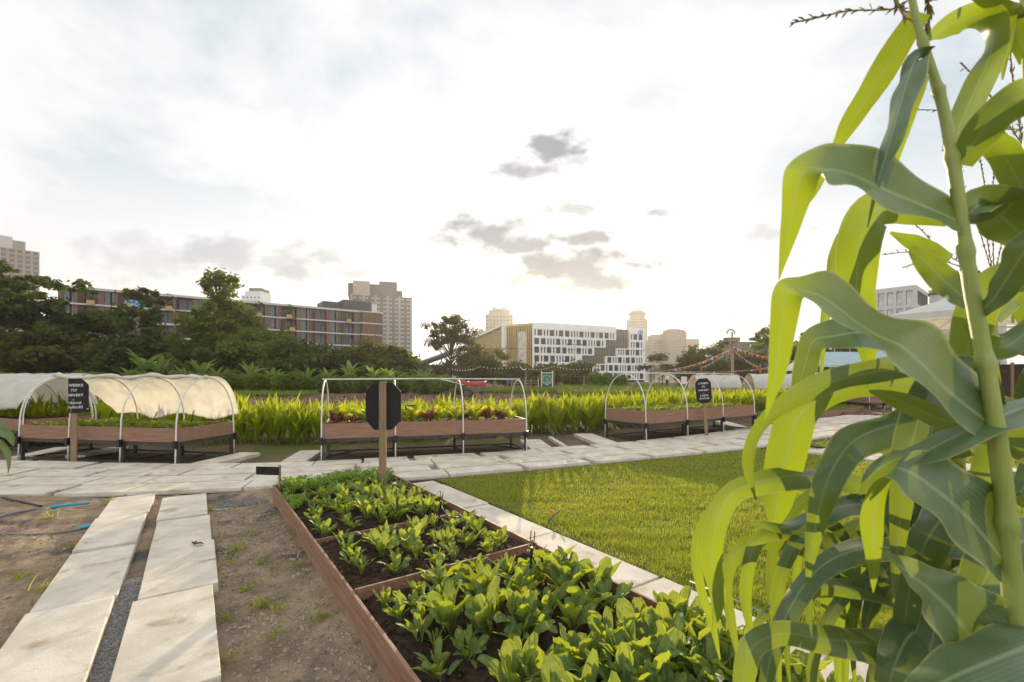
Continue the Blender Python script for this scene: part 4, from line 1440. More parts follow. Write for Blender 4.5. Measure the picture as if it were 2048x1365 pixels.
# ---- lance-leaved crop
def lance_clump(k, n=46, K=4):
    mb = MB()
    m = 7
    stem = rng.normal(size=(m, 2)) * .10
    si = rng.integers(0, m, n)
    hz = rng.random(n)
    sl = rng.normal(size=(m, 2)) * .16
    base = np.stack([stem[si, 0] + sl[si, 0] * hz, stem[si, 1] + sl[si, 1] * hz, .05 + .58 * hz], 1)
    az = rng.random(n) * 6.283
    leaves(mb, base, az, .08 + .55 * rng.random(n), .15 + 1.0 * rng.random(n) ** 2, .36 + .28 * rng.random(n), .046 + .024 * rng.random(n), [.35, .9, 1, .7, .06], K, 2, fold=.35, var=.15 + .8 * rng.random(n))
    for i in range(m):
        mb.tube([(stem[i, 0], stem[i, 1], -.03), (stem[i, 0] + sl[i, 0], stem[i, 1] + sl[i, 1], .75)], [.009, .006], 4)
    return mb
clumps = [lance_clump(k) for k in range(6)]
cm = [c.mesh('crop_clump', m_lance) for c in clumps]
placed = []
def crop_where(u):
    if u < 480: return 'behind the cloth-covered bed at left', 'crop clumps behind the left raised bed'
    if u < 640: return 'in the gap between the left and middle raised beds', 'crop clumps between the left and middle beds'
    if u < 1050: return 'behind the bare-hooped middle bed', 'crop clumps behind the middle bed'
    if u < 1215: return 'in the gap between the middle and right raised beds', 'crop clumps between the middle and right beds'
    return 'behind the bare-hooped right bed', 'crop clumps behind the right raised bed'
spots = []
aa = 1.0
while aa < farL:
    f_, n_ = pathpt(aa, 0), pathpt(aa, 1)
    out = (f_ - n_) / np.linalg.norm(f_ - n_)
    d = f_ - np.array([0, 0])
    for row in range(5):
        dist = (2.75 if aa < 13 else 2.45) + row * .46
        p = f_ + out * (dist + random.uniform(-.12, .12)) + np.array([random.uniform(-.16, .16), 0])
        spots.append((p, row))
    aa += .46
rest = MB()
cnt = 0
for p, row in spots:
    u = CX + F * p[0] / p[1]
    if not (-40 < u < 1790) or p[1] > 24:
        continue
    sc = random.uniform(.86, 1.10) * (1.02 if u < 480 else (.95 if u < 1060 else 1.0)) * (1 - .05 * max(0, row - 1))
    if row < 3 and cnt < 300:
        w, g = crop_where(u)
        place_mesh('crop_clump', cm[cnt % 6], (p[0], p[1], 0), (0, 0, random.random() * 6.28), sc, f'bright green lance-leaved crop clump {w}', 'crop plant', g)
        cnt += 1
    else:
        c = clumps[random.randrange(6)]
        a = random.random() * 6.28
        Rm = np.array([[math.cos(a), -math.sin(a), 0], [math.sin(a), math.cos(a), 0], [0, 0, 1]]) * sc
        off = rest.n
        for vv in c.V:
            rest.V.append((vv @ Rm.T + np.array([p[0], p[1], 0])).astype(np.float32))
        rest.var += c.var
        rest.cx += c.cx
        for q, mi in c.P:
            rest.P.append((q + off, mi))
        rest.n += c.n
o = rest.build('crop_strip', m_lance)
tag(o, 'rear rows of the bright green lance-leaved crop behind the raised beds', 'crop', kind='stuff')

def crop_band(name, label, poly_px, h, n, wid, mat, zj=.0):
    """leafy band of a far crop, sampled over a photo quadrilateral of ground"""
    P = np.array([gp(u, v) for u, v in poly_px])
    a, b = rng.random(n), rng.random(n)
    p = (P[0] * (1 - a[:, None]) + P[1] * a[:, None]) * (1 - b[:, None]) + (P[3] * (1 - a[:, None]) + P[2] * a[:, None]) * b[:, None]
    rows_ = vnoise(p[:, 0] * .8, p[:, 1] * .8, 51)
    mb = MB()
    L = h * (.45 + .4 * rng.random(n)) * (1 + .25 * rows_)
    z0 = h * .45 * rng.random(n)
    p[:, 2] = z0
    leaves(mb, p, rng.random(n) * 6.283, .1 + .8 * rng.random(n), .3 + .9 * rng.random(n), L, wid, [.4, 1, .8, .1], 3, 1)
    o = mb.build(name, mat)
    return tag(o, label, 'crop', kind='stuff')
m_lance_far = LEAF('far_crop_leaf', (.085, .150, .022), (.13, .18, .03), (.40, .44, .03), .42, .5, .25)
crop_band('crop_band', 'far band of bright crop in front of the round green sign', [(930, 789), (1235, 789), (1235, 783), (930, 783)], .62, 15000, .10, m_lance_far)
crop_band('crop_band', 'deep band of bright crop behind the right raised bed up to the white tunnels', [(1120, 797), (1720, 797), (1720, 780), (1120, 780)], .85, 30000, .085, m_lance_far)
crop_band('crop_band', 'low bright crop strip left of the middle bed in front of the tall hedge', [(440, 798), (600, 798), (640, 790), (440, 790)], .5, 9000, .085, m_lance_far)
crop_band('crop_band', 'green low crop rows at left between the covered bed and the tall hedge', [(-60, 808), (470, 803), (560, 788), (-60, 788)], .55, 16000, .085, m_lance_far)
crop_band('crop_band', 'thin low crop strip across the field in front of the hedge', [(560, 789), (900, 787), (900, 783), (560, 785)], .5, 10000, .09, m_lance_far)
crop_band('crop_band', 'bright crop along the far side of the path behind the low planters at right', [(1560, 826), (1850, 800), (1850, 785), (1480, 800)], .8, 22000, .05, m_lance)

# ================================================================= RAISED BEDS WITH HOOPS
def hoop_path(w, zt, n=22, z0=.0, y0=0.0):
    """half ring across the bed: straight legs then an arch (local y across, z up)"""
    pts = []
    leg = zt - w * .72
    pts.append((y0, z0))
    pts.append((y0 + .01, leg * .55))
    for k in range(n + 1):
        a = math.pi * k / n
        pts.append((y0 + w / 2 - math.cos(a) * w / 2 * (1 - .03), leg + math.sin(a) ** .86 * (zt - leg)))
    pts.append((y0 + w - .01, leg * .55))
    pts.append((y0 + w, z0))
    return np.array(pts)

def raised_bed(label, org, ang, L, W, bays, zb, zt, ridge=True, hooptop=1.47, group='raised beds with white hoops', lean=0.0):
    """local x along the bed, y away from the path"""
    t = thing('raised_bed', label, 'raised bed', (*org, 0), ang, group)
    fr = MB()
    for i in range(bays + 1):
        x = L * i / bays
        for y in (.04, W - .04):
            fr.box(x - .022, x + .022, y - .022, y + .022, -.02, zb - .06)
    for y in (.04, W - .04):
        fr.box(-.02, L + .02, y - .03, y + .03, zb - .06, zb - .004)
        fr.box(0.03, L - .03, y - .015, y + .015, .035, .065)
    for i in range(bays + 1):
        x = L * i / bays
        fr.box(x - .025, x + .025, .072, W - .072, zb - .055, zb - .006)
        fr.bar((x + .03, .05, .05), (x + .03, W - .05, .05), .03)
    for k in range(26):                               # corrugated tray edge seen at the ends
        yy = .06 + (W - .12) * k / 25
        fr.box(L + .001, L + .02, yy - .012, yy + .012, zb - .05 + .03 * (k % 2), zb - .02 + .012 * (k % 2))
        fr.box(-.02, -.001, yy - .012, yy + .012, zb - .05 + .03 * (k % 2), zb - .02 + .012 * (k % 2))
    for i in (0, bays):
        x = L * i / bays
        s = 1 if i == 0 else -1
        fr.bar((x + s * .05, .3, .06), (x + s * .45, W - .2, .06), .03)
    fr.build('frame', m_steel_dark, t)
    for i in range(bays):
        x0, x1 = L * i / bays + .006, L * (i + 1) / bays - .006
        MB().box(x0, x1, 0, .022, zb, zt).build('side_board', m_board, t, bevel=.003)
        MB().box(x0, x1, W - .022, W, zb, zt).build('side_board', m_board, t, bevel=.003)
    for x in (0.006, L - .028):
        MB().box(x, x + .022, .024, W - .024, zb, zt).build('end_board', m_board, t, bevel=.003)
    so_ = MB()
    so_.grid(lambda a, b: (.03 + (L - .06) * a, .026 + (W - .052) * b, zt - .035 + .014 * float(vnoise(a * L * 9, b * 9, 41))), 60, 24)
    so_.build('soil', m_compost, t, smooth=True)
    MB().box(.03, L - .03, .026, W - .026, zb, zb + .02).build('tray', m_steel_dark, t)
    hp = hoop_path(W + .05, hooptop, y0=-.025)
    for i in range(bays + 1):
        x = L * i / bays
        dx = lean * (i - bays / 2)
        mb = MB()
        pts = [(x + dx * max(0, q[1] - .6) + .012 * math.sin(3 * i), q[0], q[1]) for q in hp]
        mb.tube(pts, .0125, 8)
        mb.build('hoop', m_pipe_white, t, smooth=True)
    if ridge:
        mb = MB()
        mb.tube([(-.05, W / 2, hooptop + .02), (L * .5, W / 2, hooptop + .032), (L + .05, W / 2, hooptop + .022)], .0125, 8)
        mb.build('ridge_pipe', m_pipe_white, t, smooth=True)
    cl = MB()
    for i in range(bays + 1):
        x = L * i / bays
        for y in (-.03, W + .03):
            cl.box(x - .028, x + .028, y - .03, y + .03, zb - .10, zb + .03)
    cl.build('pipe_clamp', m_plastic, t)
    return t

def l2w(t, x, y, z=0.0):
    c, s = math.cos(t.rotation_euler[2]), math.sin(t.rotation_euler[2])
    return (t.location[0] + c * x - s * y, t.location[1] + s * x + c * y, z)

LB0, LB1 = np.array([-9.02, 8.34]), np.array([-5.69, 7.71])
LBL = float(np.linalg.norm(LB1 - LB0))
bedL = raised_bed('raised bed under a cream cloth cover, its front open, left of the path junction', LB0, math.atan2(LB1[1] - LB0[1], LB1[0] - LB0[0]), LBL, 1.22, 3, .415, .655, False, 1.52)
bedM = raised_bed('bare-hooped raised bed of red and green chard, behind the blank octagonal board', (-3.37, 8.05), math.atan2(1.05, 3.65), 3.80, 1.15, 3, .43, .70, True, 1.47)
bedR = raised_bed('bare-hooped raised bed of low seedlings with the 3 WEEKS TO HARVEST sign in front', (3.12, 10.62), R(33), 4.62, 1.3, 3, .44, .74, True, 1.62)
bedF = raised_bed('raised bed under a cream cloth cut off by the left picture edge', (-14.2, 11.1), R(-23), 4.55, 1.2, 3, .42, .66, False, 1.50)
bedB = raised_bed('raised bed under a long white cloth, back left behind the crop strip', (-25.5, 20.2), R(0), 6.0, 1.3, 4, .42, .70, False, 1.72)

def row_cover(bed, label, L, W, top, a0, a1, zmin, mat, nx=60, na=26, sag=.05, roll=False, bays=3, seed=1, cut=None, name='row_cover'):
    """cloth laid over hoops; a0..a1 run along the hoop path (0 front foot, 1 back foot)"""
    hp = hoop_path(W + .10, top + .022, 40, zmin, -.05)
    d = np.concatenate([[0], np.cumsum(np.linalg.norm(np.diff(hp, axis=0), axis=1))])
    d /= d[-1]
    r = np.random.default_rng(seed)
    ph = r.random(6) * 6
    mb = MB()
    def fn(a, b):
        x = -.10 + (L + .2) * a
        lo = a0(a) if callable(a0) else a0
        hi = a1(a) if callable(a1) else a1
        q = lo + (hi - lo) * b
        y, z = np.interp(q, d, hp[:, 0]), np.interp(q, d, hp[:, 1])
        s = abs(math.sin(math.pi * a * bays))
        pull = sag * s * (.25 + .75 * min(1, abs(q - .5) / .2))
        cy, cz = W / 2, top * .45
        k = 1 - pull / max(.3, math.hypot(y - cy, z - cz))
        y, z = cy + (y - cy) * k, cz + (z - cz) * k
        w = .012 * math.sin(9 * a * L + 4 * q + ph[0]) + .010 * math.sin(23 * q + 5 * a * L + ph[1]) + .006 * math.sin(31 * a * L - 14 * q + ph[2])
        return (x + .02 * math.sin(13 * q + ph[3]) * (1 - abs(2 * a - 1)), y + w * .9, z + w)
    mb.grid(fn, nx, na)
    if roll:
        pts = []
        for i in range(31):
            a = i / 30
            lo = a0(a) if callable(a0) else a0
            x, y, z = fn(a, 0)
            pts.append((x, y - .01, z + .012 + .012 * math.sin(7 * a * L)))
        mb.tube(pts, [.036 + .012 * math.sin(i * 1.7) for i in range(31)], 10)
    o = mb.build(name, mat, None, smooth=True, loc=bed.location, rotz=bed.rotation_euler[2])
    m = o.modifiers.new('thick', 'SOLIDIFY'); m.thickness = .002
    tag(o, label, 'row cover')
    return o
# left bed: back half draped, rolled at the ridge, ragged at the left end
row_cover(bedL, 'cream cloth draped over the back of the left hooped bed, rolled along the ridge', LBL, 1.22, 1.52, lambda a: .50 - .025 * math.sin(a * 5) - .05 * max(0, (a - .82) / .18) ** 1.5, lambda a: (.795 - .22 * max(0, 1 - a / .22) ** 1.0 + .012 * math.sin(a * 17)), 0.0, m_cream, sag=.045, roll=True, seed=4)
row_cover(bedF, 'cream cloth over the hooped bed at the left picture edge, flapping at its right end', 4.55, 1.2, 1.50, lambda a: .235 + .13 * max(0, (a - .9) / .1), lambda a: .75, 0.0, m_cream, sag=.05, seed=6)
row_cover(bedB, 'long white cloth stretched over the hooped bed back left behind the crop', 6.0, 1.3, 1.72, .255, .76, 0.0, m_white_cover, sag=.02, bays=4, seed=8)
# small far tunnels at right
far_t = [(at(1398, 758, 27), 2.5, R(3), 1.72, 'white cloth tunnel behind the harvest sign beyond the crop'), (at(1512, 758, 24), 2.3, R(-2), 1.75, 'white cloth tunnel between the other two far tunnels'), (at(1636, 758, 21), 2.3, R(6), 1.76, 'white cloth tunnel in front of the clipped shrubs')]
for k, (p, L, ang, top, lab) in enumerate(far_t):
    bt = raised_bed('raised bed carrying the ' + lab, (p[0], p[1]), ang, L, 1.2, 2, .42, .66, False, top, 'far raised beds at right')
    row_cover(bt, lab, L, 1.2, top, .22, .78, 0, m_white_cover, 30, 20, .04, bays=2, seed=20 + k)
p = at(1738, 758, 20)
raised_bed('bare-hooped raised bed beside the person at right, far side of the crop', (p[0], p[1]), R(4), 1.4, 1.2, 2, .42, .66, False, 1.7, 'far raised beds at right')

# low planters on the ground along the far side of the path at right
def low_planter(label, P, Q, W, h):
    P, Q = np.array(P[:2]), np.array(Q[:2])
    L = float(np.linalg.norm(Q - P))
    ang = math.atan2(Q[1] - P[1], Q[0] - P[0])
    t = thing('low_planter', label, 'planter', (*P, 0), ang, 'low planters on the ground')
    n = max(1, int(L / 1.2))
    for i in range(n):
        MB().box(L * i / n + .005, L * (i + 1) / n - .005, 0, .025, -.01, h).build('side_board', m_board, t)
        MB().box(L * i / n + .005, L * (i + 1) / n - .005, W - .025, W, -.01, h).build('side_board', m_board, t)
    for x in (0, L - .025):
        MB().box(x, x + .025, .027, W - .027, -.01, h).build('end_board', m_board, t)
    MB().box(.026, L - .026, .026, W - .026, 0, h - .06).build('soil', m_compost, t)
    mb = MB()
    k = int(L * 420)
    leaves(mb, np.stack([.05 + (L - .1) * rng.random(k), .05 + (W - .1) * rng.random(k), np.full(k, h - .06)], 1), rng.random(k) * 6.28, .1 + .9 * rng.random(k), .5 + rng.random(k), .08 + .12 * rng.random(k), .05, [.3, 1, .9, .1], 3, 1)
    o = mb.build('leafy_crop', m_seedling, None, loc=(*P, 0), rotz=ang)
    tag(o, 'leafy low crop filling the ' + label, 'crop', kind='stuff')
low_planter('brown ground planter beside the path just right of the right raised bed', gp(1560, 849), gp(1722, 827), 1.2, .26)
low_planter('brown ground planter beside the path, farther one near the canopy leg', gp(1727, 826), gp(1850, 812), 1.2, .30)

# ---- seedlings, chard
def seedling_mesh(k, n=8, L=.10, W=.05, mat=None):
    mb = MB()
    leaves(mb, rng.normal(size=(n, 3)) * np.array([.02, .02, 0]) + np.array([0, 0, -.01]), rng.random(n) * 6.28, .35 + .5 * rng.random(n), .4 + .8 * rng.random(n), L * (.7 + .6 * rng.random(n)), W, [.2, .25, .9, 1, .75, .15], 5, 2, cup=.2, ruffle=.1)
    return mb.mesh('seedling', mat or m_seedling)
sm = [seedling_mesh(k) for k in range(5)]
def fill_bed(bed, L, W, z, nx, ny, meshes, name, label, cat, grp, s0, s1, skip=0.0):
    k = 0
    for i in range(nx):
        for j in range(ny):
            if random.random() < skip:
                continue
            x, y = .10 + (L - .2) * (i + .5 + random.uniform(-.3, .3)) / nx, .09 + (W - .18) * (j + .5 + random.uniform(-.3, .3)) / ny
            third = ('left', 'middle', 'right')[min(2, int(3 * i / nx))]
            place_mesh(name, meshes[random.randrange(len(meshes))], l2w(bed, x, y, z), (random.uniform(-.15, .15), random.uniform(-.15, .15), random.random() * 6.28), random.uniform(s0, s1), label.format(third), cat, grp)
fill_bed(bedL, LBL, 1.22, .63, 20, 7, sm, 'seedling', 'small green seedling in the {} third of the cloth-covered left bed', 'seedling', 'seedlings in the left raised bed', .8, 1.3)
fill_bed(bedR, 4.62, 1.3, .71, 22, 7, sm, 'seedling', 'small green seedling in the {} third of the right hooped bed', 'seedling', 'seedlings in the right raised bed', .9, 1.5)
def chard_mesh(k, mat):
    mb = MB()
    n = random.randint(6, 9)
    leaves(mb, rng.normal(size=(n, 3)) * np.array([.02, .02, 0]) + np.array([0, 0, -.01]), np.arange(n) * 2.4 + k, .1 + .5 * rng.random(n), .3 + .8 * rng.random(n), .20 + .11 * rng.random(n), .095, [.10, .10, .12, .6, 1, 1, .7, .12], 7, 4, cup=.15, ruffle=.22)
    return mb.mesh('chard_plant', mat)
chg, chr_ = [chard_mesh(k, m_chard) for k in range(5)], [chard_mesh(k, m_chard_red) for k in range(3)]
for i in range(15):
    for j in range(4):
        red = random.random() < .3
        x, y = .12 + 3.56 * (i + .5 + random.uniform(-.25, .25)) / 15, .1 + .95 * (j + .5 + random.uniform(-.25, .25)) / 4
        part = ('left', 'middle', 'right')[min(2, i // 5)]
        mh = random.choice(chr_ if red else chg)
        place_mesh('chard_plant', mh, l2w(bedM, x, y, .66), (0, 0, random.random() * 6.28), random.uniform(1.05, 1.6) * (.7 if red else 1), f"{'dark red' if red else 'yellow-green'} leafy chard plant in the {part} third of the middle hooped bed", 'chard plant', f"{'red' if red else 'green'} chard in the middle raised bed")

# ================================================================= FRONT BED OF LEAFY GREENS
T0, T1, S0, S1, BH = .745, 2.15, -.35, 6.04, .25
FB = thing('garden_bed', 'long reddish-brown plank bed of leafy greens running towards the camera', 'garden bed', st(S0, T0), ROT)
# local x = along AX, local y = to the left of it; t grows to local -y
def fb(s, t, z=0.0):
    return (s - S0, -(t - T0), z)
seams = [S0, .55, 1.64, 2.74, 3.83, 4.93, S1]
WW = T1 - T0
for a, b in zip(seams[:-1], seams[1:]):
    x0, x1 = a - S0 + .002, b - S0 - .002
    j = random.uniform(-.004, .004)
    MB().box(x0, x1, -.020 + j, 0 + j, -.05, BH + j).build('side_board', m_bedboard, FB, bevel=.002)
    MB().box(x0, x1, -WW, -WW + .02, -.05, BH - .012).build('side_board', m_bedboard, FB, bevel=.002)
for s in (S0 + .011, S1 - .011):
    MB().box(s - S0 - .010, s - S0 + .010, -WW + .022, -.026, -.05, BH - .004).build('end_board', m_bedboard, FB, bevel=.002)
for s in (.55, 1.64, 2.74, 3.87, 5.5):
    MB().box(s - S0 - .009, s - S0 + .009, -WW + .022, -.026, .02, BH + (.006 if s == 2.74 else (-.03 if s > 2 else -.06))).build('divider_board', m_bedboard, FB, bevel=.002)
sg = MB()
ns, nt_ = 300, 64
X, Y = np.meshgrid(np.linspace(.0, S1 - S0, ns), np.linspace(-WW + .02, -.02, nt_), indexing='ij')
Z = BH - .065 + .020 * vnoise(X * 3, Y * 3, 61) + .016 * vnoise(X * 12, Y * 12, 62) + .010 * vnoise(X * 34, Y * 34, 63) + rng.normal(size=X.shape) * .004
i_, j_ = np.meshgrid(np.arange(ns - 1), np.arange(nt_ - 1), indexing='ij')
a_ = (i_ * nt_ + j_).ravel()
sg.add(np.stack([X, Y, Z], -1).reshape(-1, 3), np.stack([a_, a_ + nt_, a_ + nt_ + 1, a_ + 1], 1))
sg.build('soil', m_compost, FB, smooth=True)
def bed_pos():
    s, t = random.uniform(.6, 6.0), random.uniform(T0 + .03, T1 - .03)
    return st(s, t, BH - .052 + random.uniform(-.012, .012))
o = stones(5200, bed_pos, .004, .017).build('compost_clods', m_compost)
tag(o, 'dark crumbly compost clods on the soil of the leafy green bed', 'compost', kind='stuff')

def green_mesh(k, n, L, W, spread=.55, K=9, Mx=4, big=False):
    """rosette of spoon-shaped leaves on pale stalks"""
    mb = MB()
    az = np.arange(n) * 2.399 + k
    inner = np.arange(n) / n
    th0 = .12 + spread * (1 - inner) * (.7 + .6 * rng.random(n))
    LL = L * (.62 + .5 * rng.random(n)) * (.75 + .35 * (1 - inner))
    prof = [.14, .12, .14, .22, .45, .78, .98, 1.0, .82, .42] if not big else [.10, .10, .18, .45, .78, .96, 1.0, .97, .80, .40]
    leaves(mb, rng.normal(size=(n, 3)) * np.array([.010, .010, 0]) + np.array([0, 0, -.02]), az, th0, .2 + 1.25 * rng.random(n) ** 1.7, LL, W * (.55 + .5 * rng.random(n)), prof, K, Mx, cup=.16, ruffle=.30, bpow=1.8, roll=rng.normal(size=n) * .45)
    return mb.mesh('leafy_green', m_green)
gm = [green_mesh(k, random.randint(9, 14), .205, .054, random.uniform(.3, .6)) for k in range(12)]
gl = [green_mesh(k, random.randint(10, 14), .235, .066, random.uniform(.35, .6), 10, 6) for k in range(8)]
gb_ = [green_mesh(k, random.randint(9, 13), .27, .098, random.uniform(.3, .55), 10, 8, True) for k in range(8)]
comp = [(.55, 1.64, 'nearest compartment'), (1.64, 2.74, 'second nearest compartment'), (2.74, 3.87, 'middle compartment'), (3.87, 5.5, 'compartment below the octagonal board')]
for ci, (sa, sb, nm) in enumerate(comp):
    nr = {0: 7, 1: 6, 2: 5, 3: 8}[ci]
    ncol = (8, 7, 6, 6)[ci]
    for i in range(nr):
        for j in range(ncol):
            s = sa + .10 + (sb - sa - .18) * (i + .5) / nr + random.uniform(-.05, .05)
            t_ = T0 + .08 + (WW - .16) * (j + .5) / ncol + random.uniform(-.06, .06)
            if ci == 2 and (i, j) in ((0, 0),):
                continue
            # the near right part is dense with big leaves, the left edge sparse and small
            if j == 0 or (j == 1 and i % 2):
                mh, sc = random.choice(gm), random.uniform(.5, .95)
            elif s < 1.75 and t_ > .95:
                mh, sc = random.choice(gb_), random.uniform(.85, 1.1)
            elif s < 2.35 and t_ > 1.05:
                mh, sc = random.choice(gl if random.random() < .6 else gb_), random.uniform(.8, 1.05)
            elif s > 3.87 and j in (2, 3, 4):
                mh, sc = random.choice(gm + gl), random.uniform(.9, 1.15)
            else:
                mh, sc = random.choice(gm), random.uniform(.62, 1.12) * random.choice([.75, 1, 1, 1.1])
            p = st(s, t_, BH - .055)
            place_mesh('leafy_green', mh, p, (random.uniform(-.2, .2), random.uniform(-.2, .2), random.random() * 6.28), sc,
                       f'leafy green, {NTH[j]} from the left board, {NTH[i]} row, {nm}', 'leafy green', f'leafy greens in the {nm}')
# a fresh flat of pale celery-like leaves at the far end
def parsley_mesh(k):
    mb = MB()
    n = 16
    az = rng.random(n) * 6.28
    tip = leaves(mb, np.zeros((n, 3)), az, .1 + .6 * rng.random(n), .2 + .6 * rng.random(n), .10 + .06 * rng.random(n), .005, [1, .9, .7], 2, 1)
    pos = np.repeat(tip, 9, 0) + rng.normal(size=(n * 9, 3)) * np.array([.026, .026, .015])
    diamonds(mb, pos, .6, .024, 0, None, 1.3)
    return mb.mesh('herb_plant', m_parsley)
pm = [parsley_mesh(k) for k in range(4)]
for i in range(3):
    for j in range(9):
        p = st(5.58 + .16 * i + random.uniform(-.03, .03), T0 + .08 + (WW - .14) * (j + .5) / 9, BH - .05)
        place_mesh('herb_plant', pm[(i + j) % 4], p, (0, 0, random.random() * 6), random.uniform(.8, 1.1), f'pale frilly herb, {NTH[j]} from left, {("front", "middle", "back")[i]} row of the far bed end', 'herb', 'pale frilly herbs at the far end of the bed')
for j in range(5):
    p = st(4.95 + .1 * j, T0 + .06 + .05 * (j % 2), BH - .05)
    place_mesh('herb_plant', pm[j % 4], p, (0, 0, j), .6, f'small pale herb sprig, {NTH[j]} along the left board at the far end', 'herb', 'herb sprigs along the left board')

# ================================================================= SIGNS
def text_mesh(body, size, align='CENTER', shear=0.0):
    cu = bpy.data.curves.new('lettering', 'FONT')
    cu.body = body
    cu.size = size
    cu.align_x = align
    cu.align_y = 'CENTER'
    cu.shear = shear
    cu.extrude = .0012
    cu.offset = size * .006
    o = bpy.data.objects.new('lettering', cu)
    C.objects.link(o)
    dg = bpy.context.evaluated_depsgraph_get()
    me = bpy.data.meshes.new_from_object(o.evaluated_get(dg))
    bpy.data.objects.remove(o)
    return me

def put_text(me, mat, parent, loc, rotz=0.0, rotx=math.pi / 2, bend=None):
    me.materials.clear()
    me.materials.append(mat)
    o = bpy.data.objects.new('lettering', me)
    C.objects.link(o)
    o.parent = parent
    o.location = loc
    o.rotation_euler = (rotx, 0, rotz)
    return o

def octagon(w, h, c, cc=None):
    cc = c if cc is None else cc
    return [(-w / 2 + c, 0, -h / 2), (w / 2 - c, 0, -h / 2), (w / 2, 0, -h / 2 + cc), (w / 2, 0, h / 2 - cc), (w / 2 - c, 0, h / 2), (-w / 2 + c, 0, h / 2), (-w / 2, 0, h / 2 - cc), (-w / 2, 0, -h / 2 + cc)]

# blank octagonal board seen from the back, post towards the camera
t = thing('board_sign', 'black octagonal board seen from behind on a wooden post in the bed', 'sign', st(5.47, 1.88), R(3))
MB().box(-.042, .042, -.025, .025, .0, 1.465).build('post', m_wood_post, t, bevel=.004)
MB().prism(octagon(.43, .585, .105, .12), (0, .040, 1.165), (0, -.013, 0)).build('board', m_black, t)
# 3 WEEKS TO HARVEST, right
px, py = 4.93, 11.52
t = thing('harvest_sign', 'black board lettered 3 WEEKS TO HARVEST on a leaning post at the right bed', 'sign', (px, py, 0), R(-4))
t.rotation_euler = (0, R(-4.2), R(-4))
MB().box(-.04, .04, -.02, .02, -.03, 1.10).build('post', m_wood_post, t, bevel=.004)
bd = MB().prism(octagon(.385, .625, .09, .11), (0, -.022, 1.20), (0, -.012, 0)).build('board', m_black, t)
for txt, sz, zz in (('3 WEEKS', .064, 1.385), ('TO', .060, 1.300), ('HARVEST', .062, 1.215), ('...', .06, 1.150), ('3 สัปดาห์', .058, 1.080), ('เก็บเกี่ยวได้', .056, 1.005)):
    put_text(text_mesh(txt, sz, shear=.08), m_chalk, bd, (0, -.0362, zz))
# curled copy at the left bed
px, py = gp(148, 931)[:2]
t = thing('harvest_sign', 'warped black board lettered WEEKS TO HARVEST at the cloth-covered left bed', 'sign', (px, py, 0), R(30))
MB().box(-.042, .042, -.02, .02, -.03, 1.0).build('post', m_wood_post, t, bevel=.004)
def curl(x, z):
    """bends the board back round its left side"""
    k = max(0.0, .03 - x)
    a = k * 8.0
    return (.03 - math.sin(a) / 8.0 if x < .03 else x), ((1 - math.cos(a)) / 8.0 if x < .03 else 0)
out = octagon(.40, .60, .09, .11)
mb = MB()
nx, nz = 24, 16
def half_w(z):
    e = .30 - abs(z)
    return .20 - max(0, .11 - e) * .09 / .11
V = []
for yy in (0, .012):
    for i in range(nx + 1):
        for j in range(nz + 1):
            z = -.30 + .60 * j / nz
            x = -half_w(z) + 2 * half_w(z) * i / nx
            cx_, cy_ = curl(x, z)
            V.append((cx_, cy_ - .036 + yy, 1.205 + z))
Q = []
st_ = (nx + 1) * (nz + 1)
for i in range(nx):
    for j in range(nz):
        a = i * (nz + 1) + j
        b = a + nz + 1
        Q += [(a, b, b + 1, a + 1), (a + st_, a + 1 + st_, b + 1 + st_, b + st_)]
for i in range(nx):
    for a in (i * (nz + 1), i * (nz + 1) + nz):
        Q.append((a, a + st_, a + nz + 1 + st_, a + nz + 1))
for j in range(nz):
    for a in (j, nx * (nz + 1) + j):
        Q.append((a, a + 1, a + 1 + st_, a + st_))
bd = mb.add(V, Q).build('board', m_black, t)
for txt, sz, zz in (('3 WEEKS', .064, 1.385), ('TO', .060, 1.300), ('HARVEST', .062, 1.215), ('...', .06, 1.150), ('3 สัปดาห์', .058, 1.080), ('เก็บเกี่ยวได้', .056, 1.005)):
    me = text_mesh(txt, sz, shear=.08)
    for v in me.vertices:
        cx_, cy_ = curl(v.co.x, 0)
        v.co = (cx_, v.co.y, -cy_ + v.co.z)
    put_text(me, m_chalk, bd, (0, -.0375, zz))

def label_sign(label, loc, rotz, h, w, hb, lines=(), arm=0.0, lean=0.0):
    """small black name board on a wooden stake"""
    t = thing('label_sign', label, 'plant label', loc, rotz)
    t.rotation_euler = (0, lean, rotz)
    MB().box(-.012, .012, -.008, .008, -.04, h).build('stake', m_wood_post, t)
    b = MB().box(arm - w / 2, arm + w / 2, -.016, -.0085, h - hb - .02, h - .02).build('board', m_black, t)
    for txt, sz, dz in lines:
        put_text(text_mesh(txt, sz), m_chalk, b, (arm, -.0178, h - .02 - hb / 2 + dz))
    return t
label_sign('blank black label board on a thin stake at the far left bed corner', st(5.86, .80, .1), R(-8), .40, .29, .095, (), -.145)
p = l2w(bedL, .42, .62, .60)
label_sign('small black Green Broccoli name board in the left cloth-covered bed', p, R(0), .38, .29, .10, (('Green Broccoli', .04, .018), ('บรอกโคลี', .026, -.026)), .11, R(3))
p = l2w(bedM, 1.62, .50, .66)
label_sign('small black Swiss Chard name board right of the octagonal board', p, R(0), .34, .27, .10, (('Swiss Chard', .04, .018), ('สวิสชาร์ด', .026, -.026)), -.02)

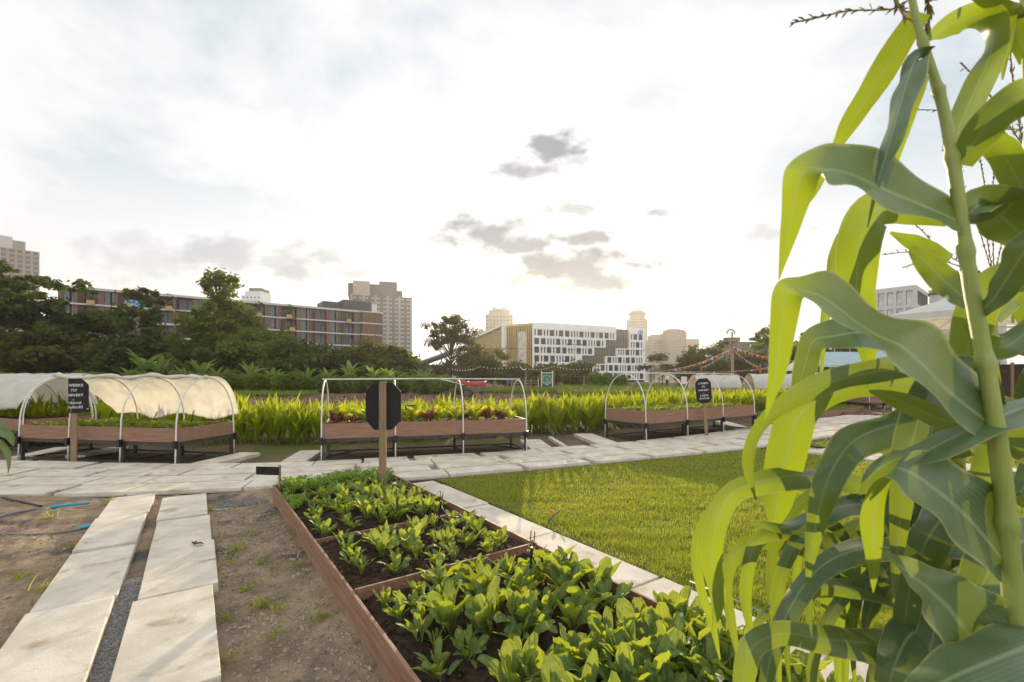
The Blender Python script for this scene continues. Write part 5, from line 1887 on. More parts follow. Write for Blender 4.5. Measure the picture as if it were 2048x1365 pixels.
# ================================================================= SPRINKLERS, HOSES, PIPES
def sprinkler(label, loc, rotz, h, lean=0.0, leany=0.0, hose=True, grp='micro sprinkler stakes'):
    t = thing('sprinkler_stake', label, 'sprinkler', loc, rotz, grp)
    t.rotation_euler = (leany, lean, rotz)
    b = MB()
    b.tube([(0, 0, -.05), (0, 0, h * .5), (0, 0, h * .72)], [.006, .0075, .010], 8)
    b.build('stake', m_plastic, t)
    b = MB()
    zb = h * .72
    b.tube([(-.010, 0, zb - .01), (-.012, 0, zb + .02), (-.012, 0, h), (.012, 0, h), (.012, 0, zb + .02), (.010, 0, zb - .01)], .0035, 6)
    b.build('bridge', m_plastic, t)
    b = MB()
    b.lathe([(.004, zb + .02), (.008, zb + .028), (.006, zb + .04), (.002, zb + .05)], 10)
    b.build('spinner', M('spinner_orange', (.35, .09, .03), .5), t)
    if hose:
        b = MB()
        b.tube([(.008, 0, zb * .8), (.04, .01, zb * .55), (.10, .03, zb * .38), (.17, .05, .04 + zb * .25), (.26, .06, .06), (.34, .07, .02)], .005, 6)
        b.build('feed_tube', m_plastic, t, smooth=True)
    return t
def bed_at(u, v, z):
    p = gp(u, v, z)
    return p
sprinkler('black sprinkler stake at the brown divider in the middle of the leafy bed', gp(1058, 1180, .19), R(-20), .37, R(4))
sprinkler('black sprinkler stake among the greens, second from the camera', gp(877, 1052, .19), R(-15), .31, R(6))
sprinkler('black sprinkler stake just behind the octagonal board post', gp(776, 992, .19), R(0), .22, R(5), 0, False)
sprinkler('black sprinkler stake hidden among leaves at the near right bed corner', gp(1545, 1290, .19), R(30), .26, R(-2))
for k, (x, y) in enumerate(((.95, .75), (2.0, .75), (2.85, .8))):
    sprinkler(f'leaning black sprinkler stake in the left cloth-covered bed, {NTH[k]} from the left', l2w(bedL, x, y, .62), R(0), .30, R(28 if k != 2 else 12), 0, False)
sprinkler('leaning black sprinkler stake in the right hooped bed', l2w(bedR, 2.2, .8, .70), R(0), .30, R(-26), 0, False)
# lawn sprinkler: leaning grey tube with an orange valve
p0, p1 = gp(1090, 1048, .0), None
t = thing('lawn_sprinkler', 'leaning grey pipe with an orange valve sticking out of the lawn', 'sprinkler', p0, 0)
d = np.array([.165, .0, .148])
mb = MB(); mb.tube([(-.02, 0, -.018), tuple(d * .9), tuple(d)], .0095, 10); mb.build('pipe', m_greypipe, t, smooth=True)
mb = MB()
c_ = d * .60
mb.bar(c_ + np.array([-.012, 0, .010]), c_ + np.array([-.034, 0, .036]), .016, .014)
mb.bar(c_ + np.array([-.05, 0, .046]), c_ + np.array([-.012, 0, .030]), .012, .020)
mb.build('valve', m_orange, t)
p = gp(1700, 1250, 0)
t = thing('lawn_sprinkler', 'leaning pale pipe stub with a red tip behind the hanging corn leaves', 'sprinkler', p, 0)
mb = MB(); mb.tube([(0, 0, -.02), (.05, 0, .10), (.09, .01, .19)], [.016, .016, .014], 10); mb.build('pipe', m_pipe_white, t, smooth=True)
MB().bar((.088, .01, .188), (.115, .012, .235), .012).build('valve', m_orange, t)

def soil_path(px, lift=.012):
    out = []
    for u, v in px:
        p = gp(u, v, .05)
        p[2] = max(float(near_soil(p[0], p[1])), 0) + lift
        out.append(p)
    r, _ = resample(out, len(out) * 6)
    return smooth_poly(r) if len(r) > 30 else r
mb = MB(); mb.tube(soil_path([(-40, 985), (0, 1000), (35, 1012), (60, 1022), (85, 1023), (108, 1018)], .016), .013, 8)
tag(mb.build('hose', m_plastic, smooth=True), 'thick black hose curving over the sand at the left picture edge', 'hose')
mb = MB(); mb.tube(soil_path([(-60, 1052), (0, 1043), (15, 1033), (40, 1026), (75, 1022), (105, 1018)], .012), .011, 8)
tag(mb.build('hose', m_greypipe, smooth=True), 'grey hose joining the upper blue pipe on the sand', 'hose')
mb = MB(); mb.tube(soil_path([(-60, 1066), (0, 1068), (60, 1067), (110, 1062), (160, 1056)], .010), .009, 8)
tag(mb.build('hose', m_greypipe, smooth=True), 'thin grey hose lying flat and leading to the lower blue pipe', 'hose')
def bpipe(px, lab, grp):
    mb = MB()
    pts = soil_path(px, .024)
    mb.tube([pts[0], pts[-1]], .016, 12)
    mb.tube([pts[0], pts[0] * .85 + pts[-1] * .15], .0195, 12)
    tag(mb.build('water_pipe', m_bluepipe, smooth=False), lab, 'pipe', grp)
bpipe([(102, 1019), (140, 1012), (178, 1005)], 'upper blue water pipe poking out from under the paved path', 'blue water pipes in the sand')
bpipe([(155, 1056), (180, 1052), (204, 1048)], 'lower blue water pipe ending at the slab path edge', 'blue water pipes in the sand')
mb = MB(); mb.tube(soil_path([(420, 1016), (440, 1017), (465, 1013)], .008), .006, 8)
tag(mb.build('water_pipe', M('pale_pipe', (.5, .56, .58), .5)), 'thin pale pipe end on the gravel right of the slab path', 'pipe')
mb = MB(); mb.tube([tuple(gp(1380, 1165, .02)), tuple(gp(1500, 1215, .02)), tuple(gp(1640, 1285, .02)), tuple(gp(1700, 1322, .02))], .012, 8)
tag(mb.build('hose', m_greypipe, smooth=True), 'grey hose along the lawn edge beside the pale slab strip', 'hose')
# dead leaf and stones on the slabs
t = MB()
leaves(t, [(0, 0, .004), (0, 0, .004)], [.3, 2.2], [1.2, .9], [.8, 1.0], [.07, .06], [.05, .045], [.2, 1, .8, .1], 4, 2, cup=.4)
o = t.build('fallen_leaf', M('dead_leaf', (.12, .065, .04), .8), loc=gp(389, 1091, .10))
tag(o, 'curled brown dead leaf lying on a foreground slab', 'leaf')

# ================================================================= FIELD OBJECTS
m_red = M('red_paint', (.45, .035, .02), .42, (.36, .04, .025), 3, spec=.5)
m_tyre = M('rubber_tyre', (.03, .028, .026), .85, (.09, .07, .05), 6)
m_muddy = M('muddy_steel', (.16, .145, .12), .7, (.10, .075, .055), 4)
p = at(935, 758, 34)
t = thing('walking_tractor', 'red two-wheeled walking tractor with long handles parked on the tilled field', 'tractor', (p[0] - .35, 34, .1), R(-4))
mb = MB()
def rbox(mb, x0, x1, y0, y1, z0, z1, r=.08, mi=0):
    """box with its long edges rounded off, run along x"""
    yc, zc, hy, hz = (y0 + y1) / 2, (z0 + z1) / 2, (y1 - y0) / 2, (z1 - z0) / 2
    prof = []
    for k, (sy, sz) in enumerate(((1, 1), (-1, 1), (-1, -1), (1, -1))):
        for q in range(4):
            a = math.pi / 2 * k + math.pi / 2 * q / 3
            prof.append((yc + sy * (hy - r) + r * math.cos(a), zc + sz * (hz - r) + r * math.sin(a)))
    n = len(prof)
    V = [(x, yc + (y - yc) * f, zc + (z - zc) * f) for x, f in ((x0, .8), (x0 + r * .6, 1), (x1 - r * .6, 1), (x1, .8)) for y, z in prof]
    Q = [(i * n + j, i * n + (j + 1) % n, (i + 1) * n + (j + 1) % n, (i + 1) * n + j) for i in range(3) for j in range(n)]
    Q += [tuple(range(n))[::-1], tuple(range(3 * n, 4 * n))]
    return mb.add(V, Q, mi)
rbox(mb, .55, 1.75, -.26, .26, .82, 1.22, .13)
rbox(mb, .15, .75, -.16, .16, .90, 1.10, .06)
mb.build('engine_hood', m_red, t, smooth=False)
mb = MB()
rbox(mb, -.75, .45, -.11, .11, 1.02, 1.22, .05)
mb.build('gear_cover', m_red, t)
mb = MB(); mb.box(.4, 1.7, -.18, .18, .48, .80); mb.box(.85, 1.35, -.24, .24, .86, 1.10, 0)
mb.build('engine', m_muddy, t)
mb = MB(); mb.tube([(1.0, .1, 1.18), (1.0, .1, 1.36)], .03, 8); mb.tube([(1.72, -.1, 1.12), (1.84, -.1, 1.12)], .07, 10)
mb.build('exhaust', m_steel_dark, t)
MB().tube([(1.76, .12, 1.02), (1.82, .12, 1.02)], .075, 12).build('headlight', m_pipe_white, t)
for y in (-.30, .30):
    mb = MB()
    wv = []
    ring(mb, .20, .38, 0, 0, -.09, .09, 24)
    for k in range(14):
        a = 2 * math.pi * k / 14
        mb.bar((.37 * math.cos(a), -.085, .37 * math.sin(a)), (.40 * math.cos(a + .1), .085, .40 * math.sin(a + .1)), .05, .04)
    w = mb.build('wheel', m_tyre, t, loc=(.35, y * 1.15, .33))
    mb = MB(); ring(mb, .03, .198, 0, 0, -.04, .04, 20)
    mb.build('rim', m_muddy, w)
for y in (-.24, .24):
    mb = MB(); mb.tube([(.1, y * .4, .95), (-.8, y, 1.18), (-1.9, y * 1.3, 1.42), (-2.25, y * 1.3, 1.42)], .022, 8)
    mb.build('handle', m_pipe_white, t)
mb = MB(); mb.bar((-.15, 0, .9), (-1.5, 0, .28), .42, .10); mb.bar((-.6, 0, .55), (-1.4, 0, .18), .5, .06)
mb.build('mud_guard', m_muddy, t)
mb = MB(); ring(mb, .05, .34, -1.1, .22, -.32, .32, 18)
mb.build('tiller_drum', m_tyre, t)

# round green sign in a white frame
Y = 60
p = at(1094, 758, Y)
m_teal = M('teal_sign_paint', (.02, .14, .115), .6, (.03, .18, .15), 1)
m_whitewood = M('white_painted_wood', (.72, .70, .66), .6)
m_paleline = M('pale_sign_paint', (.55, .62, .50), .7)
t = thing('farm_sign', 'round green farm sign in a square white frame in front of the bush trees', 'sign', (p[0], Y, 0), 0)
zl, zh = .05, 2.55
for xx in (-.72, .72):
    MB().box(xx - .06, xx + .06, -.05, .05, -.3, zh).build('post', m_whitewood, t)
for zz in (2.22, .25):
    MB().box(-.657, .657, -.035, .035, zz, zz + .1).build('rail', m_whitewood, t)
mb = MB(); mb.lathe([(.02, -.03), (.56, -.03), (.56, .03), (.02, .03)], 40); mb.V[0] = mb.V[0][:, [0, 2, 1]]
mb.box(-.40, .40, -.025, .025, -.85, -.56)
bd = mb.build('board', m_teal, t, loc=(0, 0, 1.42))
mb = MB(); ring(mb, .57, .62, 0, 0, -.03, .02, 40); ring(mb, .45, .475, 0, 0, -.04, -.032, 40)
for sx in (-1, 1):
    for sz in (-1, 1):
        mb.bar((sx * .42, -.01, sz * .44), (sx * .56, -.01, sz * .56), .05)
mb.build('border', m_paleline, bd)
put_text(text_mesh('FARM', .20), m_paleline, bd, (0, -.042, 0))
mb = MB(); mb.box(-.22, .22, -.05, -.042, .14, .17); mb.prism([(-.2, 0, -.30), (.2, 0, -.30), (.12, 0, -.18), (-.05, 0, -.22)], (0, -.04, 0), (0, -.008, 0)); mb.box(-.2, .2, -.04, -.032, -.74, -.68)
mb.build('emblem', m_paleline, bd)
mb = MB(); mb.box(-.03, .03, -.03, .03, -.2, 1.5)
o = mb.build('fence_post', m_whitewood, None, loc=(p[0] - 1.15, Y - .3, 0)); tag(o, 'short white post just left of the round green sign', 'post')
# rail fence and posts left of that sign
Y = 62
t = thing('rail_fence', 'tan wooden rail fence between the red tractor and the round green sign', 'fence', at(1015, 758, Y) * [1, 1, 0], 0)
L = 4.2
m_tanwood = M('tan_wood', (.40, .28, .17), .8, (.32, .22, .13), 4)
for xx in (0, .55, 2.4, 3.2, 4.2):
    MB().box(xx - .06, xx + .06, -.05, .05, -.1, 1.55 + .1 * math.sin(xx * 9)).build('post', m_tanwood, t)
for zz in (.45, .8, 1.15):
    MB().box(0, L, .055, .095, zz, zz + .08).build('rail', m_tanwood, t)
for (u, vt, Y, lab) in ((1052, 737, 61, 'pale wooden stake standing above the rail fence'), (1108, 738, 64, 'thin wooden stake behind the right frame post of the round green sign'), (1168, 752, 50, 'short wooden stake in the crop right of the round green sign'), (1181, 737, 58, 'thin dark post left of the white wing of the office')):
    p = at(u, vt, Y)
    mb = MB(); mb.tube([(0, 0, -.05), (0, 0, p[2])], .055, 6)
    tag(mb.build('stake', m_tanwood, None, loc=(p[0], Y, 0)), lab, 'stake')
p = at(1186, 735, 60)
t = thing('lamp_frame', 'white post with a short bracket arm and lamp at the crop edge', 'lamp post', (p[0], 60, 0), 0)
MB().box(-.07, .07, -.07, .07, 0, p[2]).build('post', m_whitewood, t)
MB().box(.071, 1.1, -.05, .05, p[2] - .15, p[2] - .03).build('arm', m_whitewood, t)
MB().lathe([(.05, -.45), (.22, -.42), (.16, -.2), (.05, -.1)], 12, 0, (.7, 0, p[2] - .05)).build('lamp', m_steel_dark, t)
MB().lathe([(.24, 0), (.23, .05), (.10, .06), (.07, .6), (.02, .62)], 12).build('cone_tmp', m_orange, None)
bpy.data.objects['cone_tmp'].name = 'traffic_cone'
o = bpy.data.objects['traffic_cone']
o.location = at(1123, 758, 60) * [1, 1, 0] + np.array([0, 0, .35]); o.scale = (1, 1, 1.3)
tag(o, 'small orange cone right of the round green sign', 'cone')
# white notice panel behind the crop
p = at(1368, 758, 52)
t = thing('notice_panel', 'plain white panel standing behind the right bed between two people', 'panel', (p[0], 52, 0), 0)
MB().box(-.33, .33, -.02, .02, .9, 1.75).build('panel', m_whitewood, t)
for xx in (-.3, .3):
    MB().box(xx - .02, xx + .02, .021, .05, 0, 1.7).build('leg', m_steel_dark, t)

# utility poles
def upole(u, vt, Y, lab, arms=((.9, 1.8),), lamp=False):
    p = at(u, vt, Y)
    t = thing('utility_pole', lab, 'utility pole', (p[0], Y, 0), 0, 'utility poles in front of the buildings')
    MB().tube([(0, 0, -.1), (0, 0, p[2])], [.17, .11], 8).build('pole', m_twr_warm, t)
    for dz, w in arms:
        b = MB(); b.box(-w / 2, w / 2, -.06, .06, p[2] - dz, p[2] - dz + .14)
        for k in (-.45, -.2, .2, .45):
            b.tube([(k * w, 0, p[2] - dz + .14), (k * w, 0, p[2] - dz + .4)], .06, 6)
        b.build('cross_arm', m_steel_dark, t)
    if lamp:
        MB().bar((0, -.1, p[2] - .1), (-1.6, -.1, p[2] + .3), .1).build('lamp_arm', m_twr_warm, t)
    return t
upole(1149, 684, 120, 'utility pole with two cross arms in front of the white window grid', ((.8, 4.2), (2.2, 3.6)))
upole(1012, 692, 120, 'thin utility pole in front of the white corner pier', ((.9, 3.6), (2.2, 2.4)))
upole(1298, 690, 130, 'thin street lamp pole at the right end of the white office building', (), True)
upole(1305, 688, 140, 'bare pole beside the street lamp pole right of the white office', ())
def wire(P, Q, sag, lab):
    P, Q = np.array(P), np.array(Q)
    pts = [P + (Q - P) * k / 14 - np.array([0, 0, sag * 4 * (k / 14) * (1 - k / 14)]) for k in range(15)]
    mb = MB(); mb.tube(pts, .035, 4)
    tag(mb.build('power_line', m_steel_dark), lab, 'wire')
wire(at(945, 706, 120), at(1012, 696, 120), .5, 'power line left of the thin utility pole')
wire(at(1012, 696, 120), at(1149, 689, 120), .8, 'power line between the two poles in front of the white building')
wire(at(1149, 689, 120), at(1300, 700, 130), .8, 'power line right of the double-armed pole')

# string lights over the field
mb = MB()
P = [at(905, 738, 56), at(960, 733, 58), at(1040, 732, 62), at(1052, 737, 61), at(1108, 732, 64), at(1181, 737, 60)]
pts = []
for a, b in zip(P[:-1], P[1:]):
    for k in range(11):
        f = k / 11
        pts.append(a + (b - a) * f - np.array([0, 0, 1.1 * f * (1 - f)]))
mb.tube(pts, .012, 4)
for q in pts[::1]:
    mb.lathe([(.01, -.14), (.06, -.10), (.05, -.03), (.01, 0)], 6, 1, q)
o = mb.build('string_lights', [m_steel_dark, M('frosted_bulb', (.85, .80, .70), .3)])
tag(o, 'string of small white bulbs hanging in front of the bush trees', 'string lights')

# ================================================================= BUNTING TOWER
Y = 44
p = at(1464, 758, Y)
t = thing('wooden_tower', 'tall wooden pole carrying a plank box and a curved lamp hood, bunting strung from it', 'tower', (p[0], Y, 0), 0)
zt = H + 80 / F * Y
MB().tube([(0.08, 0, -.1), (0, 0, zt)], [.15, .11], 10).build('pole', m_tanwood, t)
zb = H + 74 / F * Y
b = MB()
b.box(-.56, .56, -.45, .45, zb, zb + .30)
b.box(-.60, .60, -.49, .49, zb + .302, zb + .37)
b.build('plank_box', m_tanwood, t)
MB().tube([(.02, 0, zb + .3), (0, 0, zb + .95)], .07, 8).build('mast', m_wood_post, t)
b = MB()
arc = [(-.12 + .38 * math.cos(a), 0, zb + .80 + .38 * math.sin(a)) for a in np.linspace(-.1, math.pi + .1, 14)]
b.tube(arc, .07, 8)
b.build('lamp_hood', m_twr_warm, t)
fl_cols = [('red', (.60, .03, .03)), ('orange', (.75, .22, .02)), ('white', (.75, .74, .7)), ('green', (.04, .35, .12)), ('blue', (.02, .12, .35)), ('pink', (.75, .10, .22)), ('yellow', (.75, .48, .03))]
fmats = [CLOTH(f'{n}_flag', c, [q * .9 for q in c], .4) for n, c in fl_cols]
def bunting(P, Q, sag, n, lab, size=.20):
    P, Q = np.array(P, float), np.array(Q, float)
    t = thing('bunting', lab, 'bunting', P, 0, 'strings of coloured bunting')
    f_ = lambda k: (Q - P) * k - np.array([0, 0, sag * 4 * k * (1 - k)])
    mb = MB(); mb.tube([f_(k / 20) for k in range(21)], .012, 4)
    mb.build('cord', m_pipe_white, t)
    d = (Q - P); d[2] = 0; d /= np.linalg.norm(d)
    for i in range(n):
        c = f_((i + .5) / n)
        mb = MB()
        s = size * random.uniform(.85, 1.15)
        sw = np.array([-d[1], d[0], 0]) * random.uniform(-.5, .5) * s
        V = [c - d * s * .42, c + d * s * .42, c + np.array([0, 0, -s * 1.05]) + sw]
        nn = np.cross(V[1] - V[0], V[2] - V[0]); nn = nn / np.linalg.norm(nn) * .003
        mb.add([*V, *[v + nn for v in V]], [(0, 1, 2), (5, 4, 3), (0, 3, 4, 1), (1, 4, 5, 2), (2, 5, 3, 0)])
        mb.build('flag', random.choice(fmats), t)
    return t
top = np.array([p[0], Y, H + 62 / F * Y])
bunting(top, at(1521, 735, 40), .25, 34, 'tight string of bunting running down right from the bunting tower to a post', .24)
bunting(top + [0, 0, .15], at(1640, 722, 40), .5, 34, 'long sagging bunting string running right from the tower behind the hanging corn leaf', .26)
bunting(top, at(1318, 742, 50), .5, 30, 'bunting string running far left from the tower, lower end behind the right bed', .24)
bunting(top, at(1346, 738, 46), .4, 26, 'bunting string running left from the tower, between the two other left strings', .22)
bunting(top, at(1402, 736, 40), .2, 26, 'steep pale bunting string running down left from the tower', .2)
bunting(at(1340, 740, 47), at(1548, 734, 41), .35, 34, 'low level bunting string across behind the right raised bed', .20)
bunting(at(1590, 723, 36), at(1642, 722, 38), .15, 12, 'short bunting string beside the pale blue tent', .24)
bunting(at(1872, 690, 23.5), at(1935, 686, 22.5), .05, 5, 'short bunting string under the thatched hut roof', .2)
for (u, vt, Yp, lab) in ((1521, 728, 40, 'orange-topped short post at the right end of the tight bunting string'), (1402, 732, 40, 'short wooden post at the foot of the steep pale bunting'), (1318, 738, 50, 'short wooden post at the far left bunting end'), (1642, 716, 38, 'slanting wooden stake by the clipped shrubs near the pale blue tent')):
    q = at(u, vt, Yp)
    mb = MB(); mb.tube([(0.03, 0, -.05), (0, 0, q[2])], .07, 8)
    tag(mb.build('post', m_wood_post, None, loc=(q[0], Yp, 0)), lab, 'post')

# yellow flags on poles
for k, (u, vt) in enumerate(((1669, 680), (1700, 678))):
    Yp = 50
    q = at(u, vt, Yp)
    t = thing('flag', f'yellow flag on a thin pole above the pale blue tent, {("left", "right")[k]} one', 'flag', (q[0], Yp, 0), 0, 'yellow flags above the tent')
    MB().tube([(0, 0, 0), (0, 0, q[2])], .025, 6).build('flagpole', m_pipe_white, t)
    mb = MB()
    mb.grid(lambda a, b: (-.03 - a * .78, .08 * math.sin(a * 6 + k), q[2] - .08 - b * .62 * (1 - .75 * a) - a * .62), 10, 5)
    o = mb.build('flag_cloth', fmats[6], t, smooth=True)
    m = o.modifiers.new('thick', 'SOLIDIFY'); m.thickness = .004

# ================================================================= TENTS
A_ = np.array([10.7, 12.75]); 
u_, v_ = np.array([.821, .571]), np.array([.571, -.821])
t = thing('canopy_tent', 'big white peaked canopy on thin pale legs at right behind the corn', 'canopy', (A_[0], A_[1], 0), math.atan2(u_[1], u_[0]))
# local x along u_, local y = +90 deg = (-.571,.821) so the tent spreads to local -y
S, EZ, PZ = 4.0, 3.28, 4.45
for (x, y) in ((0, 0), (S, 0), (0, -S), (S, -S)):
    MB().box(x - .03, x + .03, y - .03, y + .03, 0, EZ - .05).build('leg', m_pipe_white, t)
mb = MB()
n = 12
cx_, cy_ = S / 2, -S / 2
def roofside(p, q):
    def fn(a, b):
        x, y = p[0] + (q[0] - p[0]) * a, p[1] + (q[1] - p[1]) * a
        k = b
        return (x + (cx_ - x) * k, y + (cy_ - y) * k, EZ + (PZ - EZ) * k - .10 * math.sin(math.pi * k) * 1.0)
    return fn
cs = [(-.06, .06), (S + .06, .06), (S + .06, -S - .06), (-.06, -S - .06)]
for i in range(4):
    mb.grid(roofside(cs[i], cs[(i + 1) % 4]), 10, 10)
    p, q = cs[i], cs[(i + 1) % 4]
    mb.grid(lambda a, b, p=p, q=q: (p[0] + (q[0] - p[0]) * a, p[1] + (q[1] - p[1]) * a, EZ - .16 * b), 10, 1)
o = mb.build('roof_cloth', m_tentcloth, t)
mb = MB()
for i in range(4):
    p, q = np.array([*[(0, 0), (S, 0), (S, -S), (0, -S)][i]]), np.array([*[(0, 0), (S, 0), (S, -S), (0, -S)][(i + 1) % 4]])
    mb.bar((*p, EZ - .22), (*q, EZ - .22), .035)
    mb.bar((*p, EZ - .55), (*q, EZ - .55), .03)
    d = (q - p) / np.linalg.norm(q - p)
    for k in range(5):
        c0 = p + d * (.4 + .8 * k)
        mb.bar((*(c0 - d * .35), EZ - .53), (*c0, EZ - .24), .018)
        mb.bar((*c0, EZ - .24), (*(c0 + d * .35), EZ - .53), .018)
    mb.bar((*p, EZ - .2), (cx_, cy_, PZ - .2), .03)
mb.tube([(cx_, cy_, EZ - .3), (cx_, cy_, PZ)], .03, 6)
mb.build('truss', m_pipe_white, t)

Y = 32
x0, x1 = (1636 - CX) / F * Y, (1792 - CX) / F * Y
t = thing('tent', 'long pale blue tent with open sides behind the clipped shrubs', 'tent', (x0, Y, 0), 0)
L = x1 - x0
ez, pz = H + 27 / F * Y, H + 56 / F * Y
mb = MB()
mb.grid(lambda a, b: (L * a + .5 * (1 - b) * (a < .02) * 0, 1.6 * b - .3, ez + (pz - ez) * b - .03 * math.sin(math.pi * a * 5) ** 2), 30, 4)
mb.grid(lambda a, b: (L * a, 1.3 + 1.6 * b, pz + (ez - pz) * b), 10, 4)
mb.build('roof_cloth', m_tentblue, t)
mb = MB(); mb.grid(lambda a, b: (-.012, -.2 + 3.0 * a, ez + (pz - ez) * (1 - abs(2 * a - 1)) * b), 8, 2)
mb.build('gable_cloth', m_tentcloth, t)
for k in range(6):
    for y in (-.25, 2.85):
        MB().box(L * k / 5 - .03, L * k / 5 + .03, y - .03, y + .03, 0, ez - .01).build('leg', m_pipe_white, t)
mb = MB()
mb.bar((0, -.25, ez - .1), (L, -.25, ez - .1), .05)
mb.bar((0, -.25, ez - .7), (1.8, -.25, ez - .1), .04)
mb.build('frame', m_pipe_white, t)
p = at(1625, 716, 30)
t = thing('tent', 'small white tent with rounded frame left of the long pale blue tent', 'tent', (p[0] - .9, 30, 0), 0)
mb = MB()
mb.grid(lambda a, b: (-.6 + 3.4 * b * 1.0, 2.4 * a, 2.15 + .62 * math.sin(math.pi * b) ** .8), 4, 14)
mb.build('roof_cloth', m_tentcloth, t)
for (x, y) in ((-.58, .02), (2.78, .02), (-.58, 2.38), (2.78, 2.38)):
    MB().tube([(x, y, 0), (x, y, 2.16)], .03, 6).build('leg', m_pipe_white, t)
t.scale = (.45, .5, .95)

# ================================================================= PEOPLE (far, small, standing)
m_skin = M('skin', (.42, .24, .16), .6)
m_hair = M('dark_hair', (.025, .018, .014), .6)
def person(label, loc, rotz, hgt, top, legs, hair=None, arms='down', hat=None, hold=None, skirt=False):
    """one skinned body in a standing pose, with hair or hat as children"""
    k = hgt / 1.72
    J = {'pel': (0, 0, .95), 'wai': (0, 0, 1.08), 'che': (0, -.01, 1.30), 'nec': (0, 0, 1.46), 'hea': (0, -.015, 1.56), 'crn': (0, -.01, 1.66),
         'shl': (-.17, 0, 1.40), 'shr': (.17, 0, 1.40), 'hpl': (-.09, 0, .90), 'hpr': (.09, 0, .90), 'knl': (-.11, -.03, .50), 'knr': (.10, -.02, .50), 'anl': (-.12, .02, .09), 'anr': (.11, 0, .09), 'tol': (-.13, -.13, .035), 'tor': (.13, -.14, .035)}
    if arms == 'down':
        J.update(ell=(-.24, .02, 1.13), elr=(.24, .02, 1.13), wrl=(-.25, -.06, .90), wrr=(.25, -.06, .90), hal=(-.25, -.09, .80), har=(.25, -.09, .80))
    else:
        J.update(ell=(-.25, -.04, 1.14), elr=(.25, -.04, 1.14), wrl=(-.14, -.26, 1.12), wrr=(.12, -.26, 1.14), hal=(-.06, -.32, 1.14), har=(.05, -.32, 1.16))
    rad = dict(pel=.15, wai=.125, che=.15, nec=.055, hea=.088, crn=.075, shl=.068, shr=.068, hpl=.095, hpr=.095, knl=.062, knr=.062, anl=.042, anr=.042, tol=.04, tor=.04, ell=.044, elr=.044, wrl=.032, wrr=.032, hal=.036, har=.036)
    E = [('pel', 'wai'), ('wai', 'che'), ('che', 'nec'), ('nec', 'hea'), ('hea', 'crn'), ('che', 'shl'), ('che', 'shr'), ('shl', 'ell'), ('ell', 'wrl'), ('wrl', 'hal'), ('shr', 'elr'), ('elr', 'wrr'), ('wrr', 'har'), ('pel', 'hpl'), ('pel', 'hpr'), ('hpl', 'knl'), ('knl', 'anl'), ('anl', 'tol'), ('hpr', 'knr'), ('knr', 'anr'), ('anr', 'tor')]
    ks = list(J)
    me = bpy.data.meshes.new('person')
    me.from_pydata([tuple(q * k for q in J[n]) for n in ks], [(ks.index(a), ks.index(b)) for a, b in E], [])
    o = bpy.data.objects.new('person', me)
    C.objects.link(o)
    sk = o.modifiers.new('skin', 'SKIN')
    sk.use_smooth_shade = True
    for i, n in enumerate(ks):
        me.skin_vertices[0].data[i].radius = (rad[n] * k, rad[n] * k * (.75 if n in ('pel', 'wai', 'che') else 1))
        me.skin_vertices[0].data[i].use_root = n == 'pel'
    o.modifiers.new('sub', 'SUBSURF').levels = 2
    dg = bpy.context.evaluated_depsgraph_get()
    me2 = bpy.data.meshes.new_from_object(o.evaluated_get(dg))
    bpy.data.objects.remove(o)
    for m in (top, legs, m_skin):
        me2.materials.append(m)
    for f in me2.polygons:
        c = f.center / k
        if c.z > 1.45 or (abs(c.x) > .19 and c.z < 1.02) or (arms != 'down' and c.y < -.17 and c.z > .95):
            f.material_index = 2
        elif c.z < .98:
            f.material_index = 1
        else:
            f.material_index = 0
        f.use_smooth = True
    o = bpy.data.objects.new('person', me2)
    C.objects.link(o)
    o.location = loc
    o.rotation_euler = (0, 0, rotz)
    tag(o, label, 'person')
    mb = MB()
    mb.lathe([(.092 * k, 1.545 * k), (.108 * k, 1.60 * k), (.10 * k, 1.68 * k), (.06 * k, 1.735 * k), (.005, 1.75 * k)], 16, 0, (0, .012 * k, 0))
    if hat:
        mb.lathe([(.16 * k, 1.63 * k), (.165 * k, 1.64 * k), (.11 * k, 1.66 * k)], 16, 0, (0, 0, 0))
    mb.build('hat' if hat else 'hair', hat or hair or m_hair, o, smooth=True)
    if not hat:
        mb = MB(); mb.tube([(0, .09 * k, 1.62 * k), (0, .11 * k, 1.5 * k), (0, .10 * k, 1.40 * k)], [.06 * k, .06 * k, .02 * k], 8)
        mb.build('hair', hair or m_hair, o, smooth=True)
    # face
    mb = MB()
    for sx in (-1, 1):
        mb.lathe([(.001, -.004), (.008, 0), (.001, .004)], 8, 0, (sx * .032 * k, -.098 * k, 1.585 * k))
    mb.box(-.022 * k, .022 * k, -.104 * k, -.095 * k, 1.515 * k, 1.522 * k)
    mb.build('face', m_hair, o)
    return o
cw = M('white_shirt', (.72, .68, .66), .8); cd_ = M('dark_trousers', (.03, .03, .035), .8); cb = M('light_blue_shirt', (.28, .40, .66), .8); co = M('orange_shirt', (.72, .34, .04), .8)
cnavy = M('navy_waistcoat', (.02, .03, .07), .8); cblue = M('blue_shirt', (.04, .07, .3), .8); cpink = M('pale_pink_skirt', (.6, .42, .40), .8)
Yp = 52
person('person in a white shirt and dark trousers standing behind the right bed hoops', (at(1334, 758, Yp)[0], Yp, .45), R(20), 1.68, cw, cd_)
person('small person in an orange shirt beyond the crop behind the right bed', (at(1357, 758, 54)[0], 54, .2), R(-30), 1.45, co, cd_)
person('person in a light blue shirt and white sun hat near the white tunnel', (at(1395, 758, 50)[0], 50, .35), R(10), 1.66, cb, cd_, arms='fwd', hat=cw)
person('person in a blue shirt and dark trousers leaning at the tan rail fence', (at(1019, 758, 61)[0], 61, .0), R(170), 1.72, cblue, cd_)
